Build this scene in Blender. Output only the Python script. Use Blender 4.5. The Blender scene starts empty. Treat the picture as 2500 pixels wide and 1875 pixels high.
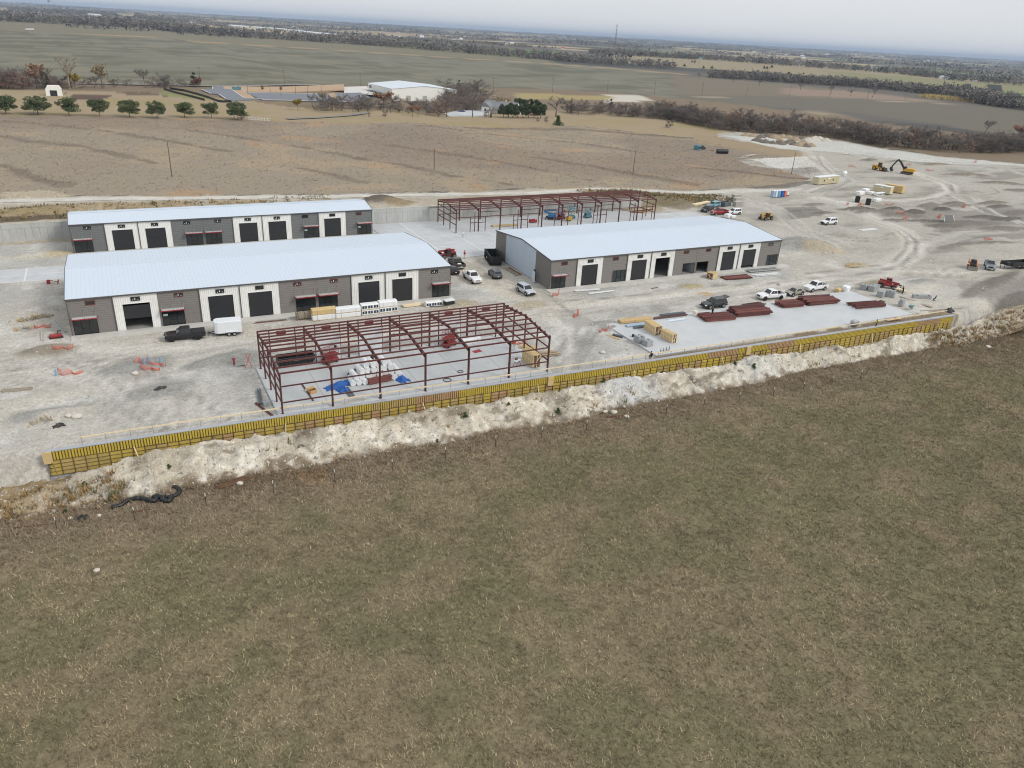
import bpy, math, random, bisect
import numpy as np
from mathutils import Matrix, Vector
random.seed(7)
sc = bpy.context.scene
COL = sc.collection
PI = math.pi

# ------------------------------------------------------------------ camera
# site frame: x runs along the buildings, y away from the near field, z up; metres
FPX, PITCH, ROLL, YAW, CAMZ = 1848.1, math.radians(24.95), math.radians(3.30), math.radians(28.2), 45.0
_cy, _sy = math.cos(YAW), math.sin(YAW)
def _site(v): return Vector((v[0]*_cy+v[1]*_sy, -v[0]*_sy+v[1]*_cy, v[2]))
_f = Vector((0, math.cos(PITCH), -math.sin(PITCH))); _r = Vector((1, 0, 0)); _u = _r.cross(_f)
CF = _site(_f); CR = _site(_r*math.cos(ROLL)+_u*math.sin(ROLL)); CU = _site(-_r*math.sin(ROLL)+_u*math.cos(ROLL))
cam_d = bpy.data.cameras.new('camera'); cam = bpy.data.objects.new('camera', cam_d); COL.objects.link(cam)
cam_d.sensor_width = 36.0; cam_d.lens = FPX/2500*36.0; cam_d.clip_start = 1.0; cam_d.clip_end = 120000
M3 = Matrix((CR, CU, -CF)).transposed().to_4x4(); M3.translation = (0, 0, CAMZ)
cam.matrix_world = M3
sc.camera = cam
sc.render.resolution_x, sc.render.resolution_y = 1024, 768

# ------------------------------------------------------------------ sky, sun, exposure
SUN_EL, SUN_AZ = math.radians(40), math.radians(-48)     # soft light from behind and right of the camera
w = bpy.data.worlds.new('World'); sc.world = w; w.use_nodes = True
nt = w.node_tree; nt.nodes.clear()
out = nt.nodes.new('ShaderNodeOutputWorld'); bg = nt.nodes.new('ShaderNodeBackground')
sky = nt.nodes.new('ShaderNodeTexSky'); sky.sky_type = 'NISHITA'; sky.sun_disc = False
sky.sun_elevation = SUN_EL; sky.sun_rotation = math.radians(90)-SUN_AZ
sky.air_density = 1.0; sky.dust_density = 3.0; sky.ozone_density = 1.2
# a thin, even overcast veil in front of the clear sky
tc = nt.nodes.new('ShaderNodeTexCoord'); nz = nt.nodes.new('ShaderNodeTexNoise'); nz.inputs['Scale'].default_value = 1.6
nz.inputs['Detail'].default_value = 4.0
mp = nt.nodes.new('ShaderNodeMapping'); mp.inputs['Scale'].default_value = (1, 1, 5)
rmp = nt.nodes.new('ShaderNodeMapRange'); rmp.inputs['From Min'].default_value = 0.3; rmp.inputs['From Max'].default_value = 0.7
rmp.inputs['To Min'].default_value = 0.80; rmp.inputs['To Max'].default_value = 0.92
mx = nt.nodes.new('ShaderNodeMixRGB'); mx.inputs['Color2'].default_value = (10.2, 10.45, 10.7, 1)
nt.links.new(tc.outputs['Generated'], mp.inputs['Vector']); nt.links.new(mp.outputs['Vector'], nz.inputs['Vector'])
nt.links.new(nz.outputs['Fac'], rmp.inputs['Value']); nt.links.new(rmp.outputs['Result'], mx.inputs['Fac'])
nt.links.new(sky.outputs['Color'], mx.inputs['Color1']); nt.links.new(mx.outputs['Color'], bg.inputs['Color'])
nt.links.new(bg.outputs['Background'], out.inputs['Surface']); bg.inputs['Strength'].default_value = 0.072
sd = bpy.data.lights.new('sun', 'SUN'); sd.energy = 1.5; sd.angle = math.radians(16); sd.color = (1.0, 0.96, 0.9)
sun = bpy.data.objects.new('sun', sd); COL.objects.link(sun)
_sd = Vector((math.cos(SUN_EL)*math.cos(SUN_AZ), math.cos(SUN_EL)*math.sin(SUN_AZ), math.sin(SUN_EL)))
sun.rotation_euler = _sd.to_track_quat('Z', 'Y').to_euler(); sun.location = (0, 0, 70)
vs = sc.view_settings
sc.display_settings.display_device = 'sRGB'; vs.view_transform = 'Standard'; vs.look = 'None'; vs.gamma = 1.0; vs.use_curve_mapping = False
vs.exposure = 0.25
cy_ = sc.cycles
cy_.max_bounces = 5; cy_.diffuse_bounces = 2; cy_.glossy_bounces = 2; cy_.transmission_bounces = 3; cy_.transparent_max_bounces = 6; cy_.volume_bounces = 0
cy_.use_denoising = True; cy_.filter_width = 1.1

# ------------------------------------------------------------------ numbers
def lin(c):
    c = c/255.0
    return c/12.92 if c <= 0.04045 else ((c+0.055)/1.055)**2.4
def C(r, g, b): return (lin(r), lin(g), lin(b), 1.0)
def CA(r, g, b): return np.array([lin(r), lin(g), lin(b)])
def sstep(a, b, x):
    t = np.clip((np.asarray(x, float)-a)/(b-a), 0, 1); return t*t*(3-2*t)
def _hash(ix, iy, s):
    n = (ix.astype(np.int64)*374761393+iy.astype(np.int64)*668265263+s*982451653) & 0x7fffffff
    n = ((n ^ (n >> 13))*1274126177) & 0x7fffffff
    return ((n ^ (n >> 16)) & 0xffff)/65535.0
def vnoise(x, y, s=0):
    x = np.asarray(x, float); y = np.asarray(y, float)
    ix = np.floor(x); iy = np.floor(y); fx = x-ix; fy = y-iy; fx = fx*fx*(3-2*fx); fy = fy*fy*(3-2*fy)
    a = _hash(ix, iy, s); b = _hash(ix+1, iy, s); c = _hash(ix, iy+1, s); d = _hash(ix+1, iy+1, s)
    return (a*(1-fx)+b*fx)*(1-fy)+(c*(1-fx)+d*fx)*fy
def fbm(x, y, s=0, o=4):
    x = np.asarray(x, float); y = np.asarray(y, float)
    r = 0; a = 0.5; t = 0
    for i in range(o):
        r = r+a*vnoise(x*2**i+i*17.3, y*2**i-i*9.1, s+i); t += a; a *= 0.5
    return r/t
WALL_Y0, WALL_Y1, WALL_X0, WALL_X1 = 85.9, 86.4, -11.3, 139.6      # new retaining wall
BWL = (-60.0, 53.4, 184.0); BWR = (53.4, 137.0, 180.9)              # old retaining walls at the back
def yshift(x, y):
    """the new wall runs a little askew to the buildings"""
    return -0.028*(np.clip(x, -70, 190)-20)*sstep(40, 74, y)*sstep(122, 96, y)
def raw_h(x, y):
    """height of the land without small bumps"""
    x = np.asarray(x, float); y = np.asarray(y, float)
    e = np.maximum(np.maximum(WALL_X0-x, x-WALL_X1), 0)             # distance past the wall's ends
    wd = np.clip(0.25+e*0.9, 0.25, 16)
    front = -3.3*sstep(0.12, -0.12+0*x, (y-86.15+0.028*(np.clip(x, -70, 190)-20))/wd-0.25*np.clip(e, 0, 8)/8)
    by = np.where(x < 53.4, 184.15, 181.05)
    eb = np.maximum(x-136, 0)
    wb = np.clip(0.25+eb*0.8, 0.25, 26)
    hb = 3.5*sstep(175, 120, x)+0.25
    back = hb*sstep(-0.12, 0.12, (y-by)/wb-0.1*np.clip(eb, 0, 20)/20)
    return front+back
HEAPS = []            # x, y, radius x, radius y, angle, height, seed, colour
def bumps(x, y):
    x = np.asarray(x, float); y = np.asarray(y, float)
    site = sstep(88, 92, y)*sstep(420, 300, y)
    b = site*((fbm(x/9, y/9, 3)-0.5)*0.35+(fbm(x/2.6, y/2.6, 5, 3)-0.5)*0.22)
    b = b+(1-sstep(80, 86, y))*(fbm(x/14, y/14, 8)-0.5)*1.1
    far = sstep(180, 260, y)
    b = b+far*(fbm(x/40, y/40, 11)-0.5)*1.0*sstep(900, 300, np.hypot(x, y))
    # keep the paved and built places flat
    flat = np.ones_like(b)
    for (x0, x1, y0, y1) in FLATS:
        d = np.maximum(np.maximum(x0-x, x-x1), np.maximum(y0-y, y-y1))
        flat = np.minimum(flat, sstep(0.2, 4.0, d))
    b = b*flat-0.06*(1-flat)*sstep(87, 88, y)
    for (hx, hy, rx, ry, an, hh, sd_, cc) in HEAPS:
        m = (np.abs(x-hx) < max(rx, ry)*1.4) & (np.abs(y-hy) < max(rx, ry)*1.4)
        if not np.any(m): continue
        xx = x[m]-hx if x.ndim else x-hx; yy = y[m]-hy if x.ndim else y-hy
        u = (xx*math.cos(an)+yy*math.sin(an))/rx; v = (-xx*math.sin(an)+yy*math.cos(an))/ry
        r = np.sqrt(u*u+v*v)*(0.8+0.45*fbm(xx/1.7+hx, yy/1.7, sd_, 3))
        add = hh*np.clip(1-r, 0, 1)**0.8*(0.75+0.5*fbm(xx/0.8, yy/0.8, sd_+3, 2))
        if x.ndim: b[m] += add
        else: b = b+add
    return b
FLATS = [(-9.5, 54, 121.5, 150), (-70, 54, 154.4, 163.4), (53, 150, 146.5, 181), (-10, 54, 170, 184), (70, 133, 118.5, 148), (71.5, 132.2, 86.3, 101.5), (14, 53, 86.3, 102.6), (-12, 141, 86, 88)]
def hgt(x, y): return raw_h(x, y)+bumps(x, y)
GRID = {}
def raw1(x, y): return float(raw_h(np.array([x]), np.array([y]))[0])
def h1(x, y):
    if not GRID: return float(hgt(np.array([x]), np.array([y]))[0])
    ax, ay, zz = GRID['x'], GRID['y'], GRID['z']; y = y-float(yshift(x, y))
    i = min(max(bisect.bisect_right(ax, x)-1, 0), len(ax)-2); j = min(max(bisect.bisect_right(ay, y)-1, 0), len(ay)-2)
    u = (x-ax[i])/(ax[i+1]-ax[i]); v = (y-ay[j])/(ay[j+1]-ay[j])
    return float((zz[j, i]*(1-u)+zz[j, i+1]*u)*(1-v)+(zz[j+1, i]*(1-u)+zz[j+1, i+1]*u)*v)
def at(px, py, flat=False):
    """ground point seen at a place of the 2500 x 1875 picture the site was surveyed from"""
    d = CF+CR*((px-1250)/FPX)-CU*((py-937.5)/FPX)
    z = 0.0
    for _ in range(14):
        t = (z-CAMZ)/d.z; x, y = d.x*t, d.y*t
        z = 0.5*z+0.5*(raw1(x, y) if flat else h1(x, y))
    return Vector((x, y, z))
def hd(p, q):
    a = at(*p, flat=True); b = at(*q, flat=True); return math.atan2(b.y-a.y, b.x-a.x)

# ------------------------------------------------------------------ materials
MATS = {}
def new_mat(name):
    m = bpy.data.materials.new(name); m.use_nodes = True; MATS[name] = m
    return m, m.node_tree, m.node_tree.nodes['Principled BSDF']
def N(nt, t, **k):
    n = nt.nodes.new(t)
    for a, b in k.items():
        if a.startswith('i_'): n.inputs[a[2:].replace('_', ' ')].default_value = b
        else: setattr(n, a, b)
    return n
def mat(name, col, rough=0.7, metal=0.0, var=0.12, scale=1.5, bump=0.0, bscale=None, coat=0.0, dirt=None, dscale=0.6, damt=0.35, stretch=None, spec=0.5):
    """paint-like surface: base colour, soft uneven tone, optional second colour in worn patches, fine relief"""
    if name in MATS: return MATS[name]
    m, nt, b = new_mat(name)
    g = N(nt, 'ShaderNodeNewGeometry')
    mpn = N(nt, 'ShaderNodeMapping')
    if stretch: mpn.inputs['Scale'].default_value = stretch
    nt.links.new(g.outputs['Position'], mpn.inputs['Vector'])
    n1 = N(nt, 'ShaderNodeTexNoise', i_Scale=scale, i_Detail=5.0, i_Roughness=0.6)
    nt.links.new(mpn.outputs['Vector'], n1.inputs['Vector'])
    hs = N(nt, 'ShaderNodeHueSaturation'); hs.inputs['Color'].default_value = col
    mr = N(nt, 'ShaderNodeMapRange'); mr.inputs['From Min'].default_value = 0.25; mr.inputs['From Max'].default_value = 0.75
    mr.inputs['To Min'].default_value = 1-var; mr.inputs['To Max'].default_value = 1+var
    nt.links.new(n1.outputs['Fac'], mr.inputs['Value']); nt.links.new(mr.outputs['Result'], hs.inputs['Value'])
    last = hs.outputs['Color']
    if dirt:
        n2 = N(nt, 'ShaderNodeTexNoise', i_Scale=dscale, i_Detail=6.0, i_Roughness=0.7)
        nt.links.new(mpn.outputs['Vector'], n2.inputs['Vector'])
        r2 = N(nt, 'ShaderNodeMapRange'); r2.inputs['From Min'].default_value = 0.48; r2.inputs['From Max'].default_value = 0.72
        r2.inputs['To Max'].default_value = damt
        nt.links.new(n2.outputs['Fac'], r2.inputs['Value'])
        mm = N(nt, 'ShaderNodeMixRGB'); mm.inputs['Color2'].default_value = dirt
        nt.links.new(r2.outputs['Result'], mm.inputs['Fac']); nt.links.new(last, mm.inputs['Color1']); last = mm.outputs['Color']
    nt.links.new(last, b.inputs['Base Color'])
    b.inputs['Roughness'].default_value = rough; b.inputs['Metallic'].default_value = metal
    b.inputs['Specular IOR Level'].default_value = spec
    if coat: b.inputs['Coat Weight'].default_value = coat; b.inputs['Coat Roughness'].default_value = 0.072
    if bump:
        n3 = N(nt, 'ShaderNodeTexNoise', i_Scale=bscale or scale*6, i_Detail=4.0)
        nt.links.new(mpn.outputs['Vector'], n3.inputs['Vector'])
        bp = N(nt, 'ShaderNodeBump', i_Strength=bump, i_Distance=0.05)
        nt.links.new(n3.outputs['Fac'], bp.inputs['Height']); nt.links.new(bp.outputs['Normal'], b.inputs['Normal'])
    return m
def vmat(name, rough=0.9, attr='Col', nscale=(7.0,), namt=0.3, bump=0.0, transl=0.0):
    """colour from the mesh's own per-face tint, broken up by fine noise"""
    m, nt, b = new_mat(name)
    a = N(nt, 'ShaderNodeAttribute', attribute_name=attr)
    g = N(nt, 'ShaderNodeNewGeometry')
    last = a.outputs['Color']
    if namt:
        for s_ in nscale:
            n1 = N(nt, 'ShaderNodeTexNoise', i_Scale=s_, i_Detail=6.0, i_Roughness=0.65); nt.links.new(g.outputs['Position'], n1.inputs['Vector'])
            mr = N(nt, 'ShaderNodeMapRange'); mr.inputs['From Min'].default_value = 0.28; mr.inputs['From Max'].default_value = 0.72
            mr.inputs['To Min'].default_value = 1-namt; mr.inputs['To Max'].default_value = 1+namt
            hs = N(nt, 'ShaderNodeHueSaturation'); nt.links.new(n1.outputs['Fac'], mr.inputs['Value'])
            nt.links.new(mr.outputs['Result'], hs.inputs['Value']); nt.links.new(last, hs.inputs['Color']); last = hs.outputs['Color']
    nt.links.new(last, b.inputs['Base Color']); b.inputs['Roughness'].default_value = rough
    b.inputs['Specular IOR Level'].default_value = 0.2
    if bump:
        n3 = N(nt, 'ShaderNodeTexNoise', i_Scale=nscale[0]*1.3, i_Detail=6.0); nt.links.new(g.outputs['Position'], n3.inputs['Vector'])
        bp = N(nt, 'ShaderNodeBump', i_Strength=bump, i_Distance=0.12)
        nt.links.new(n3.outputs['Fac'], bp.inputs['Height']); nt.links.new(bp.outputs['Normal'], b.inputs['Normal'])
    return m

# ------------------------------------------------------------------ mesh building
class MB:
    def __init__(s): s.v = []; s.f = []
    def add(s, vs_, fs):
        n = len(s.v); s.v += [tuple(p) for p in vs_]; s.f += [tuple(i+n for i in f) for f in fs]; return s
    def box(s, x0, x1, y0, y1, z0, z1):
        return s.add([(x0, y0, z0), (x1, y0, z0), (x1, y1, z0), (x0, y1, z0), (x0, y0, z1), (x1, y0, z1), (x1, y1, z1), (x0, y1, z1)],
                     [(3, 2, 1, 0), (4, 5, 6, 7), (0, 1, 5, 4), (1, 2, 6, 5), (2, 3, 7, 6), (3, 0, 4, 7)])
    def cbox(s, c, d, rz=0.0, ry=0.0):
        a, b, e = d[0]/2, d[1]/2, d[2]/2
        R = Matrix.Rotation(rz, 3, 'Z') @ Matrix.Rotation(ry, 3, 'Y')
        vs_ = [Vector(c)+R @ Vector((i*a, j*b, k*e)) for k in (-1, 1) for i, j in ((-1, -1), (1, -1), (1, 1), (-1, 1))]
        return s.add(vs_, [(3, 2, 1, 0), (4, 5, 6, 7), (0, 1, 5, 4), (1, 2, 6, 5), (2, 3, 7, 6), (3, 0, 4, 7)])
    def bar(s, p, q, a, b=None, up=(0, 0, 1)):
        """box of section a x b between two points"""
        b = b or a; p = Vector(p); q = Vector(q); d = (q-p).normalized(); u = Vector(up)
        if abs(d.dot(u)) > 0.97: u = Vector((1, 0, 0))
        r = d.cross(u).normalized(); u = r.cross(d)
        vs_ = [e+r*(i*a/2)+u*(j*b/2) for e in (p, q) for i, j in ((-1, -1), (1, -1), (1, 1), (-1, 1))]
        return s.add(vs_, [(3, 2, 1, 0), (4, 5, 6, 7), (0, 1, 5, 4), (1, 2, 6, 5), (2, 3, 7, 6), (3, 0, 4, 7)])
    def tube(s, pts, r, n=6, r1=None, cap=True):
        pts = [Vector(p) for p in pts]; k = len(pts); vs_ = []; fs = []
        for i, p in enumerate(pts):
            d = (pts[min(i+1, k-1)]-pts[max(i-1, 0)]).normalized()
            u = Vector((0, 0, 1)) if abs(d.z) < 0.9 else Vector((1, 0, 0))
            a = d.cross(u).normalized(); b = a.cross(d)
            rr = r if r1 is None else r+(r1-r)*i/(k-1)
            vs_ += [p+(a*math.cos(2*PI*j/n)+b*math.sin(2*PI*j/n))*rr for j in range(n)]
        for i in range(k-1):
            for j in range(n): fs.append((i*n+j, i*n+(j+1) % n, (i+1)*n+(j+1) % n, (i+1)*n+j))
        if cap: fs += [tuple(range(n-1, -1, -1)), tuple(range((k-1)*n, k*n))]
        return s.add(vs_, fs)
    def prism(s, poly, axis, a, b):
        """polygon extruded along an axis; poly holds the two other coordinates in order"""
        def P(p, t): return {'x': (t, p[0], p[1]), 'y': (p[0], t, p[1]), 'z': (p[0], p[1], t)}[axis]
        n = len(poly)
        return s.add([P(p, a) for p in poly]+[P(p, b) for p in poly],
                     [tuple(range(n-1, -1, -1)), tuple(range(n, 2*n))]+[(i, (i+1) % n, n+(i+1) % n, n+i) for i in range(n)])
    def disc(s, c, axis, r, w, n=16, r2=None):
        ring = [(r*math.cos(2*PI*i/n), r*math.sin(2*PI*i/n)) for i in range(n)]
        if axis == 'y': return s.prism([(c[0]+p, c[2]+q) for p, q in ring], 'y', c[1]-w/2, c[1]+w/2)
        if axis == 'x': return s.prism([(c[1]+p, c[2]+q) for p, q in ring], 'x', c[0]-w/2, c[0]+w/2)
        return s.prism([(c[0]+p, c[1]+q) for p, q in ring], 'z', c[2]-w/2, c[2]+w/2)
    def loft(s, rings, cap=True):
        n = len(rings[0]); vs_ = [p for r in rings for p in r]; fs = []
        for i in range(len(rings)-1):
            for j in range(n): fs.append((i*n+j, i*n+(j+1) % n, (i+1)*n+(j+1) % n, (i+1)*n+j))
        if cap: fs += [tuple(range(n-1, -1, -1)), tuple(range((len(rings)-1)*n, len(rings)*n))]
        return s.add(vs_, fs)
    def mesh(s, name, m=None, smooth=False):
        me = bpy.data.meshes.new(name); me.from_pydata(s.v, [], s.f); me.update()
        if m is not None: me.materials.append(MATS[m] if isinstance(m, str) else m)
        fix_normals(me)
        if smooth: me.polygons.foreach_set('use_smooth', [True]*len(me.polygons))
        return me
    def build(s, name, m, parent=None, loc=None, rz=None, smooth=False, bevel=0.0):
        return put(name, s.mesh(name, m, smooth), parent, loc, rz, bevel)
import bmesh
def fix_normals(me):
    bm = bmesh.new(); bm.from_mesh(me); bmesh.ops.recalc_face_normals(bm, faces=bm.faces); bm.to_mesh(me); bm.free()
def put(name, me, parent=None, loc=None, rz=None, bevel=0.0):
    o = bpy.data.objects.new(name, me); COL.objects.link(o)
    if parent is not None: o.parent = parent
    if loc is not None: o.location = loc
    if rz is not None: o.rotation_euler = (0, 0, rz)
    if bevel:
        b = o.modifiers.new('bevel', 'BEVEL'); b.width = bevel; b.segments = 2; b.limit_method = 'ANGLE'; b.angle_limit = math.radians(40)
    return o
def tag(o, label, cat, group=None):
    o['label'] = label; o['category'] = cat
    if group: o['group'] = group
    return o
def struct(o, label=None):
    o['kind'] = 'structure'
    if label: o['label'] = label
    return o
def stuff(o, label=None, cat=None):
    o['kind'] = 'stuff'
    if label: o['label'] = label
    if cat: o['category'] = cat
    return o
def thing(name, label, cat, loc=(0, 0, 0), rz=0.0, group=None):
    o = bpy.data.objects.new(name, None); COL.objects.link(o); o.location = loc; o.rotation_euler = (0, 0, rz); o.empty_display_size = 0.3
    return tag(o, label, cat, group)
KIDS = {}
def copy_tree(o, loc=None, rz=None, label=None, group=None, scale=None, parent=None):
    c = o.copy(); COL.objects.link(c)
    if parent is not None: c.parent = parent
    if loc is not None: c.location = loc
    if rz is not None: c.rotation_euler = (0, 0, rz)
    if label: c['label'] = label
    if group: c['group'] = group
    if scale is not None: c.scale = scale if not isinstance(scale, (int, float)) else (scale,)*3
    key = o.name
    if key not in KIDS: KIDS[key] = list(o.children)
    for ch in KIDS[key]: copy_tree(ch, parent=c)
    return c
def np_mesh(name, verts, faces, m, cols=None, smooth=False, extra=None):
    """big mesh from arrays; faces all of one size; one tint per vertex"""
    k = faces.shape[1]; me = bpy.data.meshes.new(name)
    me.vertices.add(len(verts)); me.vertices.foreach_set('co', np.asarray(verts, np.float32).ravel())
    me.loops.add(faces.size); me.loops.foreach_set('vertex_index', faces.astype(np.int32).ravel())
    me.polygons.add(len(faces)); me.polygons.foreach_set('loop_start', np.arange(0, faces.size, k, dtype=np.int32))
    me.polygons.foreach_set('loop_total', np.full(len(faces), k, np.int32))
    if smooth: me.polygons.foreach_set('use_smooth', np.ones(len(faces), bool))
    me.update(calc_edges=True)
    if cols is not None:
        ca = me.color_attributes.new('Col', 'FLOAT_COLOR', 'POINT')
        c4 = np.ones((len(verts), 4), np.float32); c4[:, :3] = cols; ca.data.foreach_set('color', c4.ravel())
    if extra is not None:
        ea = me.attributes.new('Rough', 'FLOAT', 'POINT'); ea.data.foreach_set('value', np.asarray(extra, np.float32))
    me.materials.append(MATS[m] if isinstance(m, str) else m)
    return me
def in_poly(x, y, poly):
    x = np.asarray(x); r = np.zeros(x.shape, bool); n = len(poly)
    for i in range(n):
        (x0, y0), (x1, y1) = poly[i], poly[(i+1) % n]
        if y0 == y1: continue
        c = ((y0 > y) != (y1 > y)) & (x < (x1-x0)*(y-y0)/(y1-y0)+x0); r ^= c
    return r
def poly_dist(x, y, pts):
    d = np.full(np.shape(x), 1e9)
    for (x0, y0), (x1, y1) in zip(pts[:-1], pts[1:]):
        dx, dy = x1-x0, y1-y0; L = dx*dx+dy*dy+1e-9
        t = np.clip(((x-x0)*dx+(y-y0)*dy)/L, 0, 1); d = np.minimum(d, np.hypot(x-x0-t*dx, y-y0-t*dy))
    return d
def gp(pts): return [tuple(at(px, py, True)[:2]) for px, py in pts]

# ================================================================== THE LAND
def heap(px, py, rx, ry, h, col, an=0.0):
    p = at(px, py, True); HEAPS.append((p.x, p.y, rx, ry, an, h, len(HEAPS)*7+1, col))
DK, GR, TN, LM = (124, 119, 111), (150, 149, 144), (172, 161, 140), (188, 183, 172)
for a in ((1960, 600, 9, 5.5, 2.3, GR, -.3), (2010, 612, 6, 4, 1.6, TN, -.4), (1935, 588, 4, 3, 1.0, LM, 0), (930, 492, 6.5, 3.6, 2.0, (92, 84, 76), 0), (975, 497, 5, 3, 1.1, (140, 124, 98), 0),
          (112, 622, 6, 2.6, .7, (186, 172, 140), 0), (70, 628, 4, 2, .4, LM, .2), (120, 855, 4.2, 2.6, .6, (140, 132, 116), .1), (330, 895, 5, 2.6, .5, GR, .1), (340, 900, 3, 1.6, .4, GR, 0),
          (560, 880, 6.5, 3, .8, GR, .3), (505, 890, 4, 2, .5, GR, .2), (120, 1010, 5, 2, .35, GR, 0), (165, 1010, 4, 1.6, .35, LM, 0), (60, 985, 8, 2.5, .4, LM, .2), (400, 950, 5, 2.2, .5, GR, .1),
          (2150, 520, 9, 2.5, 1.3, DK, -.35), (2205, 528, 8, 2.6, 1.2, DK, -.3), (2270, 505, 8, 3, 1.5, DK, .1), (2330, 498, 7, 2.4, 1.0, (112, 104, 92), .1), (2345, 503, 7, 2.4, 1.0, DK, .1),
          (2420, 497, 10, 2.2, 1.0, (118, 112, 102), 0), (2370, 545, 12, 3, .8, DK, -.3), (2450, 560, 10, 3.5, .9, DK, -.2), (2490, 520, 9, 3, .8, DK, 0), (2120, 392, 8, 2.2, 1.0, (118, 112, 102), .1),
          (2190, 395, 10, 2, .9, (124, 118, 106), .1), (2280, 402, 12, 2.4, 1.0, (128, 118, 100), 0), (2360, 428, 14, 3, 1.2, (124, 116, 104), -.25), (2440, 448, 12, 3, 1.1, (120, 114, 104), -.3), (2490, 466, 8, 3, 1.0, DK, -.3),
          (2130, 694, 6, 2, .6, (150, 142, 120), .1), (2240, 705, 8, 3, .6, LM, .2), (2330, 740, 12, 2.2, .5, LM, -.3), (2250, 690, 5, 2, .8, GR, 0), (2090, 648, 4, 2, .5, (170, 156, 120), 0),
          (1570, 512, 9, 3, .8, (150, 140, 120), 0), (1680, 505, 8, 3, .8, (132, 122, 104), 0), (1640, 487, 14, 3, 1.0, (122, 112, 90), 0), (1540, 483, 10, 3, 1.0, (128, 118, 96), 0),
          (60, 520, 12, 3, 1.0, (150, 136, 104), 0), (110, 510, 10, 2.5, .9, (146, 132, 106), 0), (180, 512, 7, 2, .8, (150, 136, 110), 0), (240, 508, 5, 1.6, .8, (158, 142, 116), 0),
          (2110, 512, 6, 2.2, 1.2, (96, 92, 86), -.4), (2180, 512, 5, 2, 1.3, (92, 88, 82), -.2), (2230, 520, 6, 2.4, 1.4, (96, 91, 84), .1), (2300, 512, 5, 2, 1.2, (90, 86, 80), .1), (2190, 540, 6, 1.8, .8, (120, 115, 108), -.3), (2260, 540, 8, 1.6, .7, (108, 104, 98), -.2), (2310, 552, 8, 2.2, .8, (112, 108, 101), -.2), (2400, 530, 8, 2, .9, (100, 96, 90), -.2), (2460, 535, 8, 2.2, .9, (98, 94, 88), -.1), (2440, 505, 7, 2, .9, (104, 99, 92), 0),
          (2080, 512, 5, 1.6, .7, (120, 114, 104), -.4), (1985, 500, 6, 2, .6, DK, .1), (1960, 515, 7, 2, .5, DK, .1), (2010, 520, 6, 1.6, .4, (110, 106, 100), 0), (2330, 600, 10, 1.5, .4, (128, 123, 115), .1), (2430, 592, 9, 1.5, .5, (120, 116, 108), -.2), (2400, 700, 14, 1.6, .5, (126, 121, 112), .3), (2450, 682, 12, 1.6, .6, (116, 112, 105), .3), (2480, 740, 10, 2, .5, (110, 106, 100), .2),
          (1290, 745, 4, 2, .25, TN, 0), (1120, 745, 5, 2.5, .4, TN, .2), (1690, 700, 3, 2, .35, (170, 158, 124), 0), (1490, 800, 3.4, 1.6, .35, GR, .2),
          (1470, 790, 3, 1.4, .4, GR, .1), (1330, 770, 4, 2, .3, LM, .1), (230, 735, 4, 2, .3, GR, 0)):
    heap(*a[:5], a[5], a[6])

# ---- grid, dense over the site and coarser towards the horizon
def axis(lo, hi, st, far_lo, far_hi, extra=()):
    a = list(np.arange(lo, hi+.01, st)); v = hi; s_ = st
    while v < far_hi: s_ = min(s_*1.05, max(st, (v-lo)*0.030)); v += s_; a.append(v)
    v = lo; s_ = st
    while v > far_lo: s_ *= 1.07; v -= s_; a.append(v)
    a = [q for q in a if all(abs(q-e) > 0.25 for e in extra)]+list(extra)
    return np.array(sorted(a))
AX = axis(-60, 300, .9, -26000, 30000, (53.2, 53.6, -11.3, 139.6))
AY = axis(20, 300, .9, -400, 30000, (86.0, 86.3, 184.0, 184.3, 180.9, 181.2))
GX, GY = np.meshgrid(AX, AY); gx = GX.ravel(); gy = GY.ravel(); gy = gy+yshift(gx, gy)
gz = hgt(gx, gy)
dist = np.hypot(gx, gy)
GRID.update(x=list(AX), y=list(AY), z=gz.reshape(len(AY), len(AX)).copy())
def gcol(x, y):
    y = y-yshift(x, y); i = np.clip(np.searchsorted(AX, x)-1, 0, len(AX)-2); j = np.clip(np.searchsorted(AY, y)-1, 0, len(AY)-2)
    return col[j*len(AX)+i]
def hills(x, y, d): return sstep(3500, 9000, d)*(fbm(x/5200, y/5200, 31)-0.5)*34+sstep(5000, 21000, d)*30   # low far hills
gz += hills(gx, gy, dist)

def A(c): return CA(*c)
def mixc(base, col, m): return base*(1-m[:, None])+np.asarray(col)[None, :]*m[:, None]
n_big = fbm(gx/60, gy/60, 1); n_mid = fbm(gx/13, gy/13, 2); n_sm = fbm(gx/4, gy/4, 4, 3)
# far country: bare woods, pasture and crop in long patches
ang = 0.45; ru = gx*math.cos(ang)+gy*math.sin(ang); rv = -gx*math.sin(ang)+gy*math.cos(ang)
pn = fbm(ru/900, rv/420, 41, 5)
col = np.tile(A((104, 100, 94)), (len(gx), 1))
col = mixc(col, A((172, 156, 128)), sstep(.53, .57, pn))
col = mixc(col, A((118, 122, 96)), sstep(.62, .65, fbm(ru/1100+9, rv/600, 43, 4)))
col = mixc(col, A((84, 84, 80)), sstep(.56, .6, fbm(ru/500+3, rv/260, 45, 4)))
def zone(pts, c, soft=0.0, amt=1.0, vary=None):
    global col
    P_ = gp(pts); mg_ = 4*soft+1; s = np.nonzero((gx > min(p[0] for p in P_)-mg_) & (gx < max(p[0] for p in P_)+mg_) & (gy > min(p[1] for p in P_)-mg_) & (gy < max(p[1] for p in P_)+mg_))[0]
    m = in_poly(gx[s]+(n_sm[s]-.5)*soft*2+(n_mid[s]-.5)*soft*3, gy[s]+(n_mid[s]-.5)*soft*2, P_).astype(float)*amt
    col[s] = mixc(col[s], A(c), m)
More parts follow.
